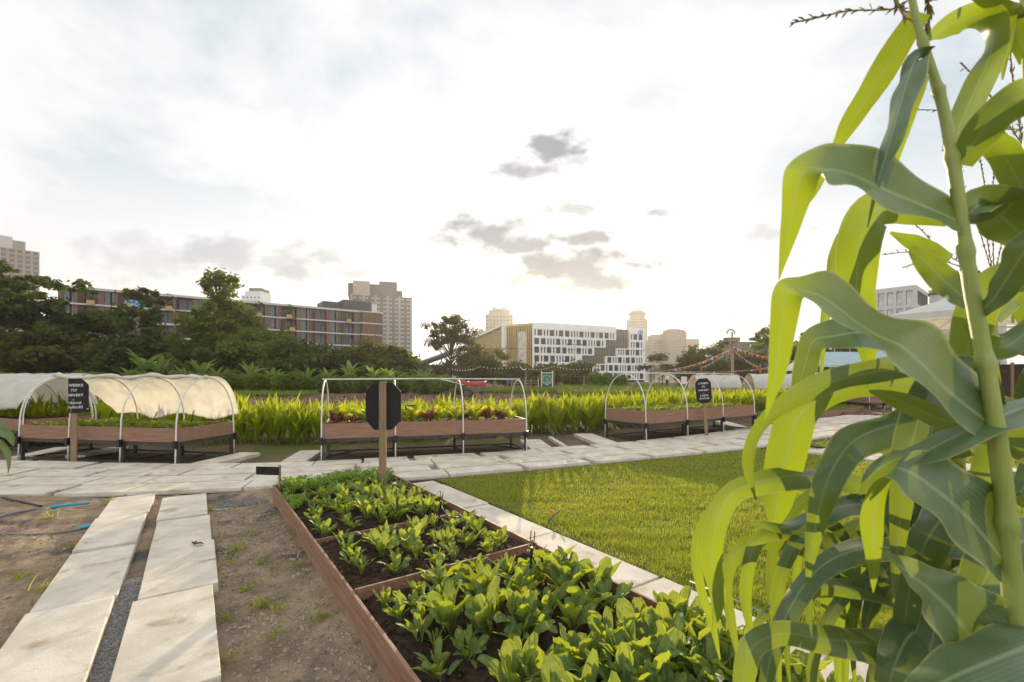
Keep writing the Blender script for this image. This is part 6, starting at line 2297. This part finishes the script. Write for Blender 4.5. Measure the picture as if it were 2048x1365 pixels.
person('person with brown hair, white top and navy waistcoat behind the hoops at right', (at(1761, 758, 21)[0], 22.0, .28), R(200), 1.72, cw, cpink, hair=M('brown_hair', (.20, .10, .05), .6), arms='fwd')

# ================================================================= CORN IN FRONT
def cr_spline(P, n):
    P = np.asarray(P, float)
    k = len(P)
    d = np.concatenate([[0], np.cumsum(np.linalg.norm(np.diff(P[:, :3], axis=0), axis=1) ** .5 + 1e-6)])
    q = np.linspace(0, d[-1], n)
    out = np.zeros((n, P.shape[1]))
    E = np.concatenate([[2 * P[0] - P[1]], P, [2 * P[-1] - P[-2]]])
    D = np.concatenate([[d[0] - (d[1] - d[0])], d, [d[-1] + d[-1] - d[-2]]])
    for i, x in enumerate(q):
        j = min(max(np.searchsorted(d, x, 'right') - 1, 0), k - 2)
        t0, t1, t2, t3 = D[j:j + 4]
        p0, p1, p2, p3 = E[j:j + 4]
        a1 = (t1 - x) / (t1 - t0) * p0 + (x - t0) / (t1 - t0) * p1
        a2 = (t2 - x) / (t2 - t1) * p1 + (x - t1) / (t2 - t1) * p2
        a3 = (t3 - x) / (t3 - t2) * p2 + (x - t2) / (t3 - t2) * p3
        b1 = (t2 - x) / (t2 - t0) * a1 + (x - t0) / (t2 - t0) * a2
        b2 = (t3 - x) / (t3 - t1) * a2 + (x - t1) / (t3 - t1) * a3
        out[i] = (t2 - x) / (t2 - t1) * b1 + (x - t1) / (t2 - t1) * b2
    return out

def corn_leaf(parent, ctrl, var=.5, cup=.22, wave=.13, K=44, M_=6, seed=0):
    """ctrl: (u, v, depth m, width px, roll deg) along the leaf from stalk to tip; real widths come from the depth"""
    r = np.random.default_rng(seed + 100)
    W = []
    for u, v, Y, w, roll in ctrl:
        p = at(u, v, Y)
        W.append([*p, w * Y / F, roll if roll <= 100 else 0, (roll - 100) / 100 if roll > 100 else 0])
    S = cr_spline(W, K)
    P = S[:, :3]
    T = np.gradient(P, axis=0)
    T /= np.linalg.norm(T, axis=1)[:, None] + 1e-9
    view = P - np.array([0, 0, H])
    view /= np.linalg.norm(view, axis=1)[:, None]
    side = np.cross(T, view)
    # keep the side vectors turning smoothly
    for i in range(1, K):
        if np.dot(side[i], side[i - 1]) < 0:
            side[i] *= -1
    side = np.stack([np.convolve(np.pad(side[:, i], 2, mode='edge'), np.ones(5) / 5, 'valid') for i in range(3)], 1)
    side -= T * np.sum(side * T, 1)[:, None]
    side /= np.linalg.norm(side, axis=1)[:, None] + 1e-9
    nrm = np.cross(side, T)
    # g = 1 turns the blade so that the low sun grazes it; its real width grows to keep the seen width
    g = np.clip(S[:, 5], 0, 1)
    sun = np.array(SUN_DIR)
    ss = sun[None] - T * (T @ sun)[:, None]
    ss /= np.linalg.norm(ss, axis=1)[:, None] + 1e-9
    ang = np.arctan2(np.sum(ss * nrm, 1), np.sum(ss * side, 1))
    ang = np.where(ang > np.pi / 2, ang - np.pi, np.where(ang < -np.pi / 2, ang + np.pi, ang))
    ang = np.clip(ang, -1.15, 1.15)
    roll = g * ang + np.radians(S[:, 4])
    kern_ = np.ones(7) / 7
    roll = np.convolve(np.pad(roll, 3, mode='edge'), kern_, 'valid')
    s2 = side * np.cos(roll)[:, None] + nrm * np.sin(roll)[:, None]
    n2 = nrm * np.cos(roll)[:, None] - side * np.sin(roll)[:, None]
    c = np.linspace(-1, 1, M_ + 1)
    hw = np.maximum(S[:, 3], .0006) / 2 / np.maximum(.42, np.cos(roll))
    q = np.arange(K) / K
    wv = wave * np.sin(q[:, None] * 21 + r.random() * 6 + c[None] * 1.3) * np.abs(c)[None] ** 2
    V = P[:, None] + c[None, :, None] * hw[:, None, None] * s2[:, None] + ((cup * np.abs(c)[None] ** 1.4 + wv) * hw[:, None])[..., None] * n2[:, None]
    mb = MB()
    i, j = np.meshgrid(np.arange(K - 1), np.arange(M_), indexing='ij')
    a = (i * (M_ + 1) + j).ravel()
    v0, v1, vm = var if isinstance(var, tuple) else (var * .75, min(.99, var * 1.2), .5)
    vk = v0 + (v1 - v0) / (1 + np.exp(-(np.linspace(0, 1, K) - vm) * 14))
    mb.add(V.reshape(-1, 3) - np.array(parent.location), np.stack([a, a + 1, a + M_ + 2, a + M_ + 1], 1), 0, np.repeat(vk, M_ + 1) + 1e-4, np.tile(c, K) + 1e-4)
    return mb.build('leaf', m_corn, parent, smooth=True)

def corn_fold(parent, pairs, var, seed=0, K=60, M_=8, cup=.16, wave=.06):
    """a blade given by its two edges: (ua, va, Ya, ub, vb, Yb) from stalk to tip, so it can fold over diagonally"""
    r = np.random.default_rng(seed + 500)
    E = cr_spline([[*at(q[0], q[1], q[2]), *at(q[3], q[4], q[5])] for q in pairs], K)
    Ea, Eb = E[:, :3], E[:, 3:]
    mid = (Ea + Eb) / 2
    T = np.gradient(mid, axis=0)
    T /= np.linalg.norm(T, axis=1)[:, None] + 1e-9
    S = Ea - Eb
    hw = np.linalg.norm(S, axis=1) / 2
    n = np.cross(S, T)
    n /= np.linalg.norm(n, axis=1)[:, None] + 1e-9
    n = np.stack([np.convolve(np.pad(n[:, i], 3, mode='edge'), np.ones(7) / 7, 'valid') for i in range(3)], 1)
    c = np.linspace(-1, 1, M_ + 1)
    q = np.arange(K) / K
    wv = wave * np.sin(q[:, None] * 25 + r.random() * 6 + c[None] * 1.5) * np.abs(c)[None] ** 2
    V = mid[:, None] + c[None, :, None] * S[:, None] / 2 + ((cup * (np.abs(c)[None] ** 1.4 - .5) + wv) * hw[:, None])[..., None] * n[:, None]
    v0, v1, vm = var
    vk = v0 + (v1 - v0) / (1 + np.exp(-(np.linspace(0, 1, K) - vm) * 26))
    mb = MB()
    i, j = np.meshgrid(np.arange(K - 1), np.arange(M_), indexing='ij')
    a = (i * (M_ + 1) + j).ravel()
    mb.add(V.reshape(-1, 3) - np.array(parent.location), np.stack([a, a + 1, a + M_ + 2, a + M_ + 1], 1), 0, np.repeat(vk, M_ + 1) + 1e-4, np.tile(c, K) + 1e-4)
    return mb.build('leaf', m_corn, parent, smooth=True)

def stalk(parent, ctrl, r0, r1, nodes):
    P = cr_spline([at(*c) for c in ctrl], 160) - np.array(parent.location)
    z = np.linspace(0, 1, 160)
    rr = r0 + (r1 - r0) * z
    for nd in nodes:
        rr = rr * (1 + .30 * np.exp(-((z - nd) / .007) ** 2)) * (1 + .10 * np.clip((z - nd) / .10, 0, 1) * (z < nd + .10))
    mb = MB()
    mb.tube(P, rr, 14)
    return mb.build('stalk', m_cornstalk, parent, smooth=True)

def tassel(parent, branches):
    mb = MB()
    for ctrl in branches:
        P = cr_spline([at(*c) for c in ctrl], 26) - np.array(parent.location)
        mb.tube(P, .0011, 5)
        pos, = [P[1:-1]]
        for q in range(2):
            base = pos + rng.normal(size=pos.shape) * .0006
            d = (P[2:] - P[:-2])
            az = np.arctan2(d[:, 1], d[:, 0])
            th = np.arctan2(np.hypot(d[:, 0], d[:, 1]), d[:, 2])
            leaves(mb, base, az + rng.normal(size=len(az)) * .5, th + rng.normal(size=len(az)) * .35, 0.0, .011, .0036, [.3, 1, .2], 2, 2, cup=.5)
    return mb.build('tassel', m_tassel, parent)

base = np.array([.60, .47, .17])
CA = thing('corn_plant', 'tall corn plant at right with long arching leaves and thick stalk in full view', 'corn plant', base, 0, 'corn plants')
YA = .50
stalk(CA, [(2052, 1900, .50), (2035, 1340, .50), (2010, 1010, .50), (1978, 770, .50), (1942, 570, .51), (1908, 340, .52), (1885, 210, .53), (1852, 105, .54), (1828, 20, .55), (1815, -60, .56)], .0112, .0030, [.30, .46, .58, .68, .78, .86])
CB = thing('corn_plant', 'corn plant at the right picture edge whose leaves cross behind the main stalk', 'corn plant', np.array([.83, .62, .17]), 0, 'corn plants')
stalk(CB, [(2230, 2000, .62), (2150, 1300, .62), (2100, 900, .62), (2075, 600, .62), (2062, 300, .63), (2052, 60, .64), (2040, -80, .65)], .013, .004, [.4, .6, .75])
CC = thing('corn_plant', 'lower corn plant with drooping leaves over the lawn, left of the main stalk', 'corn plant', np.array([.95, .92, .17]), 0, 'corn plants')
stalk(CC, [(1975, 2080, .92), (1968, 1500, .92), (1950, 1200, .92), (1925, 960, .92), (1900, 800, .92), (1890, 690, .92)], .013, .006, [.35, .55, .75])
LV = [
 # plant, control points (u, v, Y, width px, roll), var
 ('A', [(1840, 25, .55, 40, 0), (1805, 80, .57, 46, 15), (1755, 165, .60, 46, 25), (1712, 232, .62, 38, 30), (1680, 285, .64, 20, 40), (1660, 330, .65, 14, 55), (1630, 385, .66, 11, 60), (1590, 440, .67, 3, 60)], .9),
 ('C', [(1905, 440, .82, 30, 0), (1850, 425, .80, 54, 0), (1790, 412, .78, 72, 0), (1745, 425, .77, 76, 10), (1722, 475, .78, 74, 15), (1714, 540, .80, 70, 5), (1716, 600, .81, 56, 0), (1732, 670, .83, 42, 0), (1739, 765, .84, 4, 0)], .9),
 ('C', [(1755, 440, .84, 20, 0), (1708, 462, .85, 40, 10), (1678, 510, .86, 34, 10), (1664, 545, .87, 20, 0), (1655, 600, .88, 18, 0), (1648, 660, .88, 14, 0), (1643, 755, .88, 3, 0)], .85),
 ('A', [(1904, 300, .525, 30, 0), (1925, 240, .55, 44, 0), (1955, 170, .57, 48, 10), (1980, 110, .58, 44, 30), (1984, 60, .585, 44, 60), (1960, 38, .58, 50, 20), (1920, 42, .57, 46, 10), (1880, 62, .55, 30, 5), (1853, 82, .54, 4, 0)], .8),
 ('A', [(1920, 330, .52, 40, 0), (1955, 275, .50, 60, 10), (1995, 225, .48, 66, 15), (2050, 190, .46, 70, 20), (2120, 180, .45, 60, 30), (2190, 220, .45, 20, 30)], .75),
 ('B', [(2070, 430, .63, 30, 0), (2030, 350, .62, 50, 10), (1998, 300, .61, 46, 20), (1965, 275, .60, 30, 10), (1925, 262, .60, 4, 0)], .7),
 ('A', [(1850, 112, .54, 22, 180), (1832, 118, .53, 34, 190), (1815, 160, .52, 40, 195), (1796, 225, .51, 40, 195), (1775, 300, .50, 28, 190), (1756, 365, .495, 12, 0), (1735, 455, .49, 2, 0)], .15),
 ('A', [(1856, 120, .545, 22, 0), (1838, 165, .56, 30, 20), (1815, 235, .58, 26, 10), (1795, 300, .59, 18, 0), (1778, 370, .60, 3, 0)], .9),
 ('A', [(1935, 430, .51, 40, 190), (1965, 410, .53, 76, 190), (2010, 440, .55, 96, 195), (2060, 490, .57, 90, 190), (2120, 560, .58, 60, 190)], .25),
 ('A', [(1958, 625, .505, 22, 190), (1985, 600, .49, 34, 190), (2015, 555, .47, 52, 190), (2060, 490, .44, 70, 190), (2120, 430, .42, 60, 20)], .3),
 ('A', [(1946, 610, .51, 26, 0), (1915, 585, .53, 44, 10), (1880, 555, .55, 46, 10), (1848, 522, .56, 36, 5), (1820, 500, .57, 10, 0)], .6),
 ('C', [(1900, 520, .84, 22, 0), (1870, 510, .84, 34, 10), (1830, 488, .85, 30, 20), (1780, 465, .86, 4, 0)], .7),
 ('A', [(1985, 845, .50, 26, 0), (1935, 850, .53, 40, 20), (1880, 838, .56, 42, 25), (1820, 812, .58, 38, 20), (1770, 792, .59, 24, 10), (1738, 782, .60, 4, 0)], .85),
 ('B', [(2110, 800, .60, 40, 180), (2048, 815, .55, 66, 190), (1985, 840, .51, 56, 195), (1920, 868, .49, 48, 190), (1850, 902, .48, 44, 170), (1785, 922, .475, 36, 150), (1745, 950, .47, 26, 30), (1720, 990, .47, 4, 20)], .35),
 ('C', [(1900, 745, .86, 24, 0), (1830, 735, .80, 44, 20), (1750, 745, .74, 48, 30), (1670, 762, .70, 46, 20), (1595, 795, .67, 40, 30), (1540, 835, .66, 30, 45), (1508, 885, .66, 20, 60), (1500, 940, .67, 16, 60), (1512, 1000, .68, 3, 40)], .5),
 ('C', [(1880, 770, .88, 20, 0), (1800, 770, .80, 44, 20), (1720, 770, .75, 58, 30), (1650, 795, .73, 58, 30), (1598, 832, .72, 68, 15), (1578, 890, .73, 72, 5), (1562, 960, .75, 64, 0), (1553, 1020, .77, 44, 0), (1546, 1065, .78, 4, 0)], .8),
 ('C', [(1930, 1010, .92, 26, 0), (1850, 985, .86, 36, 20), (1770, 978, .80, 34, 40), (1690, 962, .76, 40, 180), (1610, 950, .73, 42, 190), (1530, 962, .71, 44, 150), (1462, 990, .70, 42, 10), (1430, 1060, .70, 40, 5), (1424, 1130, .71, 38, 0), (1436, 1200, .72, 28, 0), (1426, 1262, .73, 4, 0)], .8),
 ('B', [(2140, 1255, .52, 60, 180), (2060, 1290, .44, 110, 190), (1975, 1325, .40, 110, 190), (1890, 1362, .38, 90, 190), (1800, 1420, .37, 30, 10)], .3),
 ('C', [(1960, 1340, .92, 26, 180), (1890, 1330, .80, 50, 190), (1800, 1300, .70, 66, 190), (1720, 1285, .64, 66, 180), (1640, 1278, .60, 50, 130), (1560, 1268, .58, 44, 20), (1505, 1295, .57, 42, 15), (1488, 1360, .57, 40, 10), (1480, 1440, .58, 14, 0)], .55),
 ('C', [(1760, 1060, .86, 20, 0), (1710, 1090, .82, 44, 5), (1688, 1150, .80, 66, 0), (1680, 1215, .80, 66, 0), (1672, 1265, .80, 50, 0), (1660, 1320, .81, 6, 0)], .9),
 ('C', [(1935, 1230, .92, 20, 0), (1860, 1215, .84, 34, 20), (1780, 1188, .78, 44, 190), (1700, 1176, .74, 36, 150), (1630, 1180, .71, 28, 30), (1580, 1215, .70, 26, 20), (1530, 1224, .70, 4, 10)], .5),
 ('C', [(1720, 1085, .84, 16, 0), (1640, 1075, .80, 34, 185), (1570, 1060, .77, 32, 185), (1515, 1085, .75, 26, 20), (1496, 1140, .75, 24, 0), (1492, 1210, .76, 20, 0), (1508, 1290, .77, 3, 0)], .7),
 ('C', [(1700, 1130, .86, 16, 0), (1620, 1100, .82, 26, 20), (1540, 1085, .79, 34, 30), (1480, 1100, .77, 26, 20), (1452, 1160, .77, 24, 0), (1462, 1240, .78, 18, 0), (1482, 1340, .79, 3, 0)], .6),
 ('C', [(1560, 965, .76, 14, 0), (1480, 985, .78, 16, 20), (1420, 1030, .80, 22, 20), (1394, 1090, .81, 20, 10), (1400, 1170, .82, 18, 0), (1425, 1250, .83, 14, 0), (1440, 1320, .84, 3, 0)], .85),
 ('C', [(1860, 1060, .90, 20, 0), (1780, 1020, .84, 36, 180), (1700, 1010, .80, 40, 190), (1630, 1035, .77, 34, 190), (1570, 1055, .75, 26, 180), (1500, 1045, .74, 4, 10)], .45),
 ('B', [(2075, 640, .62, 30, 0), (2020, 690, .60, 50, 15), (1975, 690, .58, 40, 20), (1930, 650, .57, 4, 10)], .6),
 ('B', [(2070, 560, .62, 40, 0), (2010, 560, .66, 70, 5), (1960, 610, .68, 66, 5), (1935, 700, .70, 56, 0), (1925, 790, .71, 30, 0), (1930, 880, .72, 4, 0)], .9),
 ('B', [(2110, 960, .62, 30, 0), (2060, 900, .64, 60, 10), (2010, 880, .66, 60, 10), (1975, 960, .67, 54, 0), (1962, 1060, .68, 40, 0), (1950, 1160, .69, 4, 0)], .85),
 ('B', [(2120, 1100, .62, 40, 0), (2060, 1080, .58, 90, 10), (2000, 1110, .55, 90, 10), (1960, 1180, .54, 70, 5), (1920, 1260, .54, 8, 0)], .4),
 ('B', [(2060, 120, .64, 30, 0), (2030, 60, .62, 30, 20), (2022, 20, .61, 24, 20), (2012, 90, .60, 18, 0), (2005, 160, .60, 3, 0)], .8),
 ('B', [(2050, 60, .64, 20, 0), (2020, 30, .60, 30, 30), (1985, 8, .56, 24, 30), (1940, -10, .54, 10, 30), (1900, -25, .53, 3, 30)], .4),
]
par = {'A': CA, 'B': CB, 'C': CC}
for k, (w, ctrl, var) in enumerate(LV):
    corn_leaf(par[w], ctrl, var, seed=k)
corn_fold(CA, [(1928, 425, .515, 1928, 468, .512), (1868, 378, .535, 1876, 456, .485), (1775, 326, .530, 1790, 430, .455), (1695, 291, .515, 1704, 392, .440), (1645, 298, .495, 1660, 374, .436), (1582, 324, .465, 1641, 353, .445), (1567, 348, .462, 1632, 378, .456), (1561, 428, .470, 1612, 424, .470), (1558, 500, .482, 1588, 484, .482), (1556, 560, .492, 1559, 560, .492)], (.12, .95, .56), 1)
corn_fold(CA, [(1996, 812, .505, 1970, 885, .498), (1950, 748, .520, 1885, 840, .455), (1896, 706, .510, 1832, 773, .435), (1846, 656, .498, 1782, 730, .420), (1780, 637, .485, 1741, 698, .408), (1731, 611, .478, 1711, 673, .402), (1685, 576, .470, 1684, 653, .400), (1648, 548, .462, 1642, 630, .404), (1600, 554, .445, 1616, 607, .412), (1556, 563, .425, 1604, 600, .420), (1541, 586, .422, 1598, 630, .430), (1538, 642, .430, 1589, 666, .436), (1537, 730, .442, 1571, 745, .446), (1532, 800, .456, 1551, 796, .456), (1529, 838, .464, 1532, 838, .464)], (.16, .95, .60), 2)
corn_fold(CA, [(2026, 1085, .50, 1996, 1165, .50), (1990, 1002, .52, 1932, 1112, .455), (1950, 958, .51, 1878, 1062, .44), (1900, 925, .50, 1832, 1018, .43), (1850, 905, .485, 1800, 985, .43), (1806, 915, .465, 1766, 960, .44), (1786, 965, .46, 1735, 985, .452), (1772, 1020, .464, 1722, 1032, .46), (1766, 1090, .47, 1728, 1092, .47), (1758, 1150, .48, 1738, 1150, .48), (1747, 1188, .486, 1746, 1188, .486)], (.15, .93, .52), 3)
corn_fold(CA, [(2042, 1275, .50, 2005, 1400, .49), (2002, 1208, .50, 1908, 1360, .44), (1950, 1170, .48, 1862, 1275, .425), (1890, 1145, .47, 1835, 1212, .42), (1822, 1120, .455, 1815, 1168, .425), (1778, 1105, .45, 1784, 1126, .435), (1758, 1094, .45, 1759, 1095, .45)], (.2, .5, .6), 4)
corn_fold(CC, [(1900, 705, .86, 1896, 760, .86), (1830, 660, .86, 1836, 735, .80), (1740, 628, .84, 1748, 700, .78), (1660, 640, .82, 1680, 702, .77), (1606, 668, .80, 1645, 700, .78), (1590, 712, .80, 1636, 730, .79), (1580, 780, .80, 1612, 790, .80), (1566, 850, .81, 1585, 850, .81), (1552, 905, .82, 1554, 905, .82)], (.08, .35, .5), 5)
# withered cream husk leaf hugging the stalk
MBh = [(1955, 560, .49, 6, 0), (1945, 470, .485, 26, 10), (1940, 420, .485, 30, 10), (1955, 520, .48, 20, 20), (1972, 570, .48, 3, 20)]
# more blades of the plants behind, filling the lower right
rx = random.Random(77)
for k in range(26):
    w = 'B' if k % 2 else 'C'
    u0 = rx.uniform(1880, 2080)
    v0 = rx.uniform(820, 1330)
    Yk = rx.uniform(.62, 1.0)
    dr = -1 if rx.random() < .72 else 1
    ln = rx.uniform(150, 330) * .8 / Yk
    up = rx.uniform(30, 120)
    wd = rx.uniform(38, 66) * .75 / Yk
    g = 180 if rx.random() < .5 else rx.uniform(0, 30)
    c = [(u0, v0, Yk, wd * .5, g), (u0 + dr * ln * .3, v0 - up, Yk * rx.uniform(.9, 1.05), wd, g), (u0 + dr * ln * .62, v0 - up * .7, Yk * rx.uniform(.85, 1.05), wd, g), (u0 + dr * ln * .85, v0 + up * .5, Yk * .95, wd * .8, g if g < 100 else 150), (u0 + dr * ln * .95, v0 + up * 1.6 + 40, Yk * .96, wd * .45, 0), (u0 + dr * ln, v0 + up * 2.2 + 110, Yk * .97, 3, 0)]
    corn_leaf(par[w], c, (.15, rx.uniform(.4, .95), .55), seed=200 + k)
for k in range(12):                                 # slim arching blades lower left of the plant
    u0, v0, Yk = rx.uniform(1700, 1900), rx.uniform(930, 1250), rx.uniform(.78, 1.0)
    ln, up, wd = rx.uniform(130, 270), rx.uniform(20, 80), rx.uniform(16, 32)
    g = 180 if rx.random() < .4 else rx.uniform(0, 30)
    c = [(u0, v0, Yk, wd * .5, g), (u0 - ln * .35, v0 - up, Yk * .97, wd, g), (u0 - ln * .7, v0 - up * .5, Yk * .94, wd, g), (u0 - ln * .95, v0 + up * .9, Yk * .93, wd * .85, 20), (u0 - ln * 1.02, v0 + up * 2 + 60, Yk * .94, wd * .6, 0), (u0 - ln * .98, v0 + up * 2.6 + 130, Yk * .95, 2, 0)]
    corn_leaf(CC, c, (.2, rx.uniform(.5, .95), .5), seed=300 + k)
# tassels
tassel(CA, [[(1818, 0, .555), (1788, 18, .58), (1700, 22, .62), (1640, 34, .65), (1582, 47, .68)], [(1815, -50, .56), (1790, -20, .55), (1796, 10, .54), (1812, 40, .53)], [(1815, -50, .56), (1850, -20, .58), (1858, 20, .60), (1856, 70, .61)]])
tassel(CB, [[(2045, 290, .80), (2010, 240, .82), (1965, 170, .85), (1920, 126, .88)], [(2048, 300, .80), (2030, 200, .82), (2020, 100, .83), (2012, 10, .84)], [(2060, 240, .78), (2030, 260, .85), (1960, 240, .92), (1890, 222, .98), (1828, 220, 1.02)], [(2060, 360, .9), (2030, 300, .9), (2000, 262, .9), (1960, 235, .9)]])
CD = thing('corn_plant', 'farther corn plant behind the main stalk, only its upright tassel branches showing', 'corn plant', np.array([1.35, 1.25, 0]), 0, 'corn plants')
stalk(CD, [(2000, 1850, 1.25), (2000, 1300, 1.25), (1992, 800, 1.25), (1988, 560, 1.25)], .012, .005, [.4, .6, .8])
tassel(CD, [[(1988, 560, 1.25), (1986, 480, 1.25), (1985, 395, 1.25), (1990, 325, 1.25)], [(1988, 560, 1.25), (1972, 460, 1.25), (1970, 380, 1.25), (1960, 318, 1.25)], [(1988, 560, 1.25), (2006, 470, 1.25), (2012, 410, 1.25), (2026, 340, 1.25)], [(1988, 560, 1.25), (1880, 500, 1.2), (1830, 450, 1.2), (1796, 442, 1.2)], [(1988, 560, 1.25), (1880, 520, 1.2), (1820, 505, 1.2), (1764, 510, 1.2)], [(1988, 560, 1.25), (1880, 540, 1.2), (1840, 525, 1.2), (1806, 536, 1.2)], [(1988, 560, 1.25), (1945, 420, 1.25), (1930, 390, 1.25), (1922, 330, 1.25)]])
for k, ctrl in enumerate([[(1992, 800, 1.25, 20, 0), (1960, 740, 1.2, 50, 10), (1930, 760, 1.15, 46, 10), (1915, 850, 1.12, 4, 0)], [(1990, 640, 1.25, 20, 0), (2030, 600, 1.3, 40, 10), (2060, 640, 1.35, 36, 0), (2075, 740, 1.4, 4, 0)]]):
    corn_leaf(CD, ctrl, .6, seed=70 + k)
# corn seedling poking in at the left edge
p = gp(-38, 985)
CE = thing('corn_plant', 'thin young corn shoot poking in at the left picture edge beside the paved path', 'corn plant', p, 0)
yl = p[1]
stalk(CE, [(-40, 985, yl), (-38, 930, yl), (-30, 880, yl), (-22, 850, yl)], .012, .006, [.4, .7])
for k, ctrl in enumerate([[(-25, 862, yl, 10, 0), (0, 862, yl, 16, 10), (18, 872, yl, 14, 20), (27, 892, yl, 2, 20)], [(-28, 880, yl, 10, 0), (-5, 884, yl, 12, 10), (12, 900, yl, 10, 10), (18, 925, yl, 6, 10), (16, 948, yl, 1, 0)], [(-30, 900, yl, 8, 0), (-10, 850, yl, 10, 0), (5, 848, yl, 8, 0), (12, 870, yl, 1, 0)]]):
    corn_leaf(CE, ctrl, .5, seed=80 + k)

# ================================================================= AIR
mb = MB()
mb.box(-620, 620, -25, 560, -1.0, 100)
hz = mb.build('haze', [])
hz['kind'] = 'stuff'
hm = bpy.data.materials.new('haze')
hm.use_nodes = True
hm.node_tree.nodes.clear()
_t = NT(hm.node_tree)
_o = _t.n('ShaderNodeOutputMaterial')
_v = _t.n('ShaderNodeVolumePrincipled')
_v.inputs['Color'].default_value = (1.0, .96, .90, 1)
_v.inputs['Density'].default_value = .00026
_v.inputs['Anisotropy'].default_value = .56
_t.l(_v.outputs[0], _o.inputs['Volume'])
hz.data.materials.append(hm)
hz.display_type = 'WIRE'
SC.cycles.volume_bounces = 0
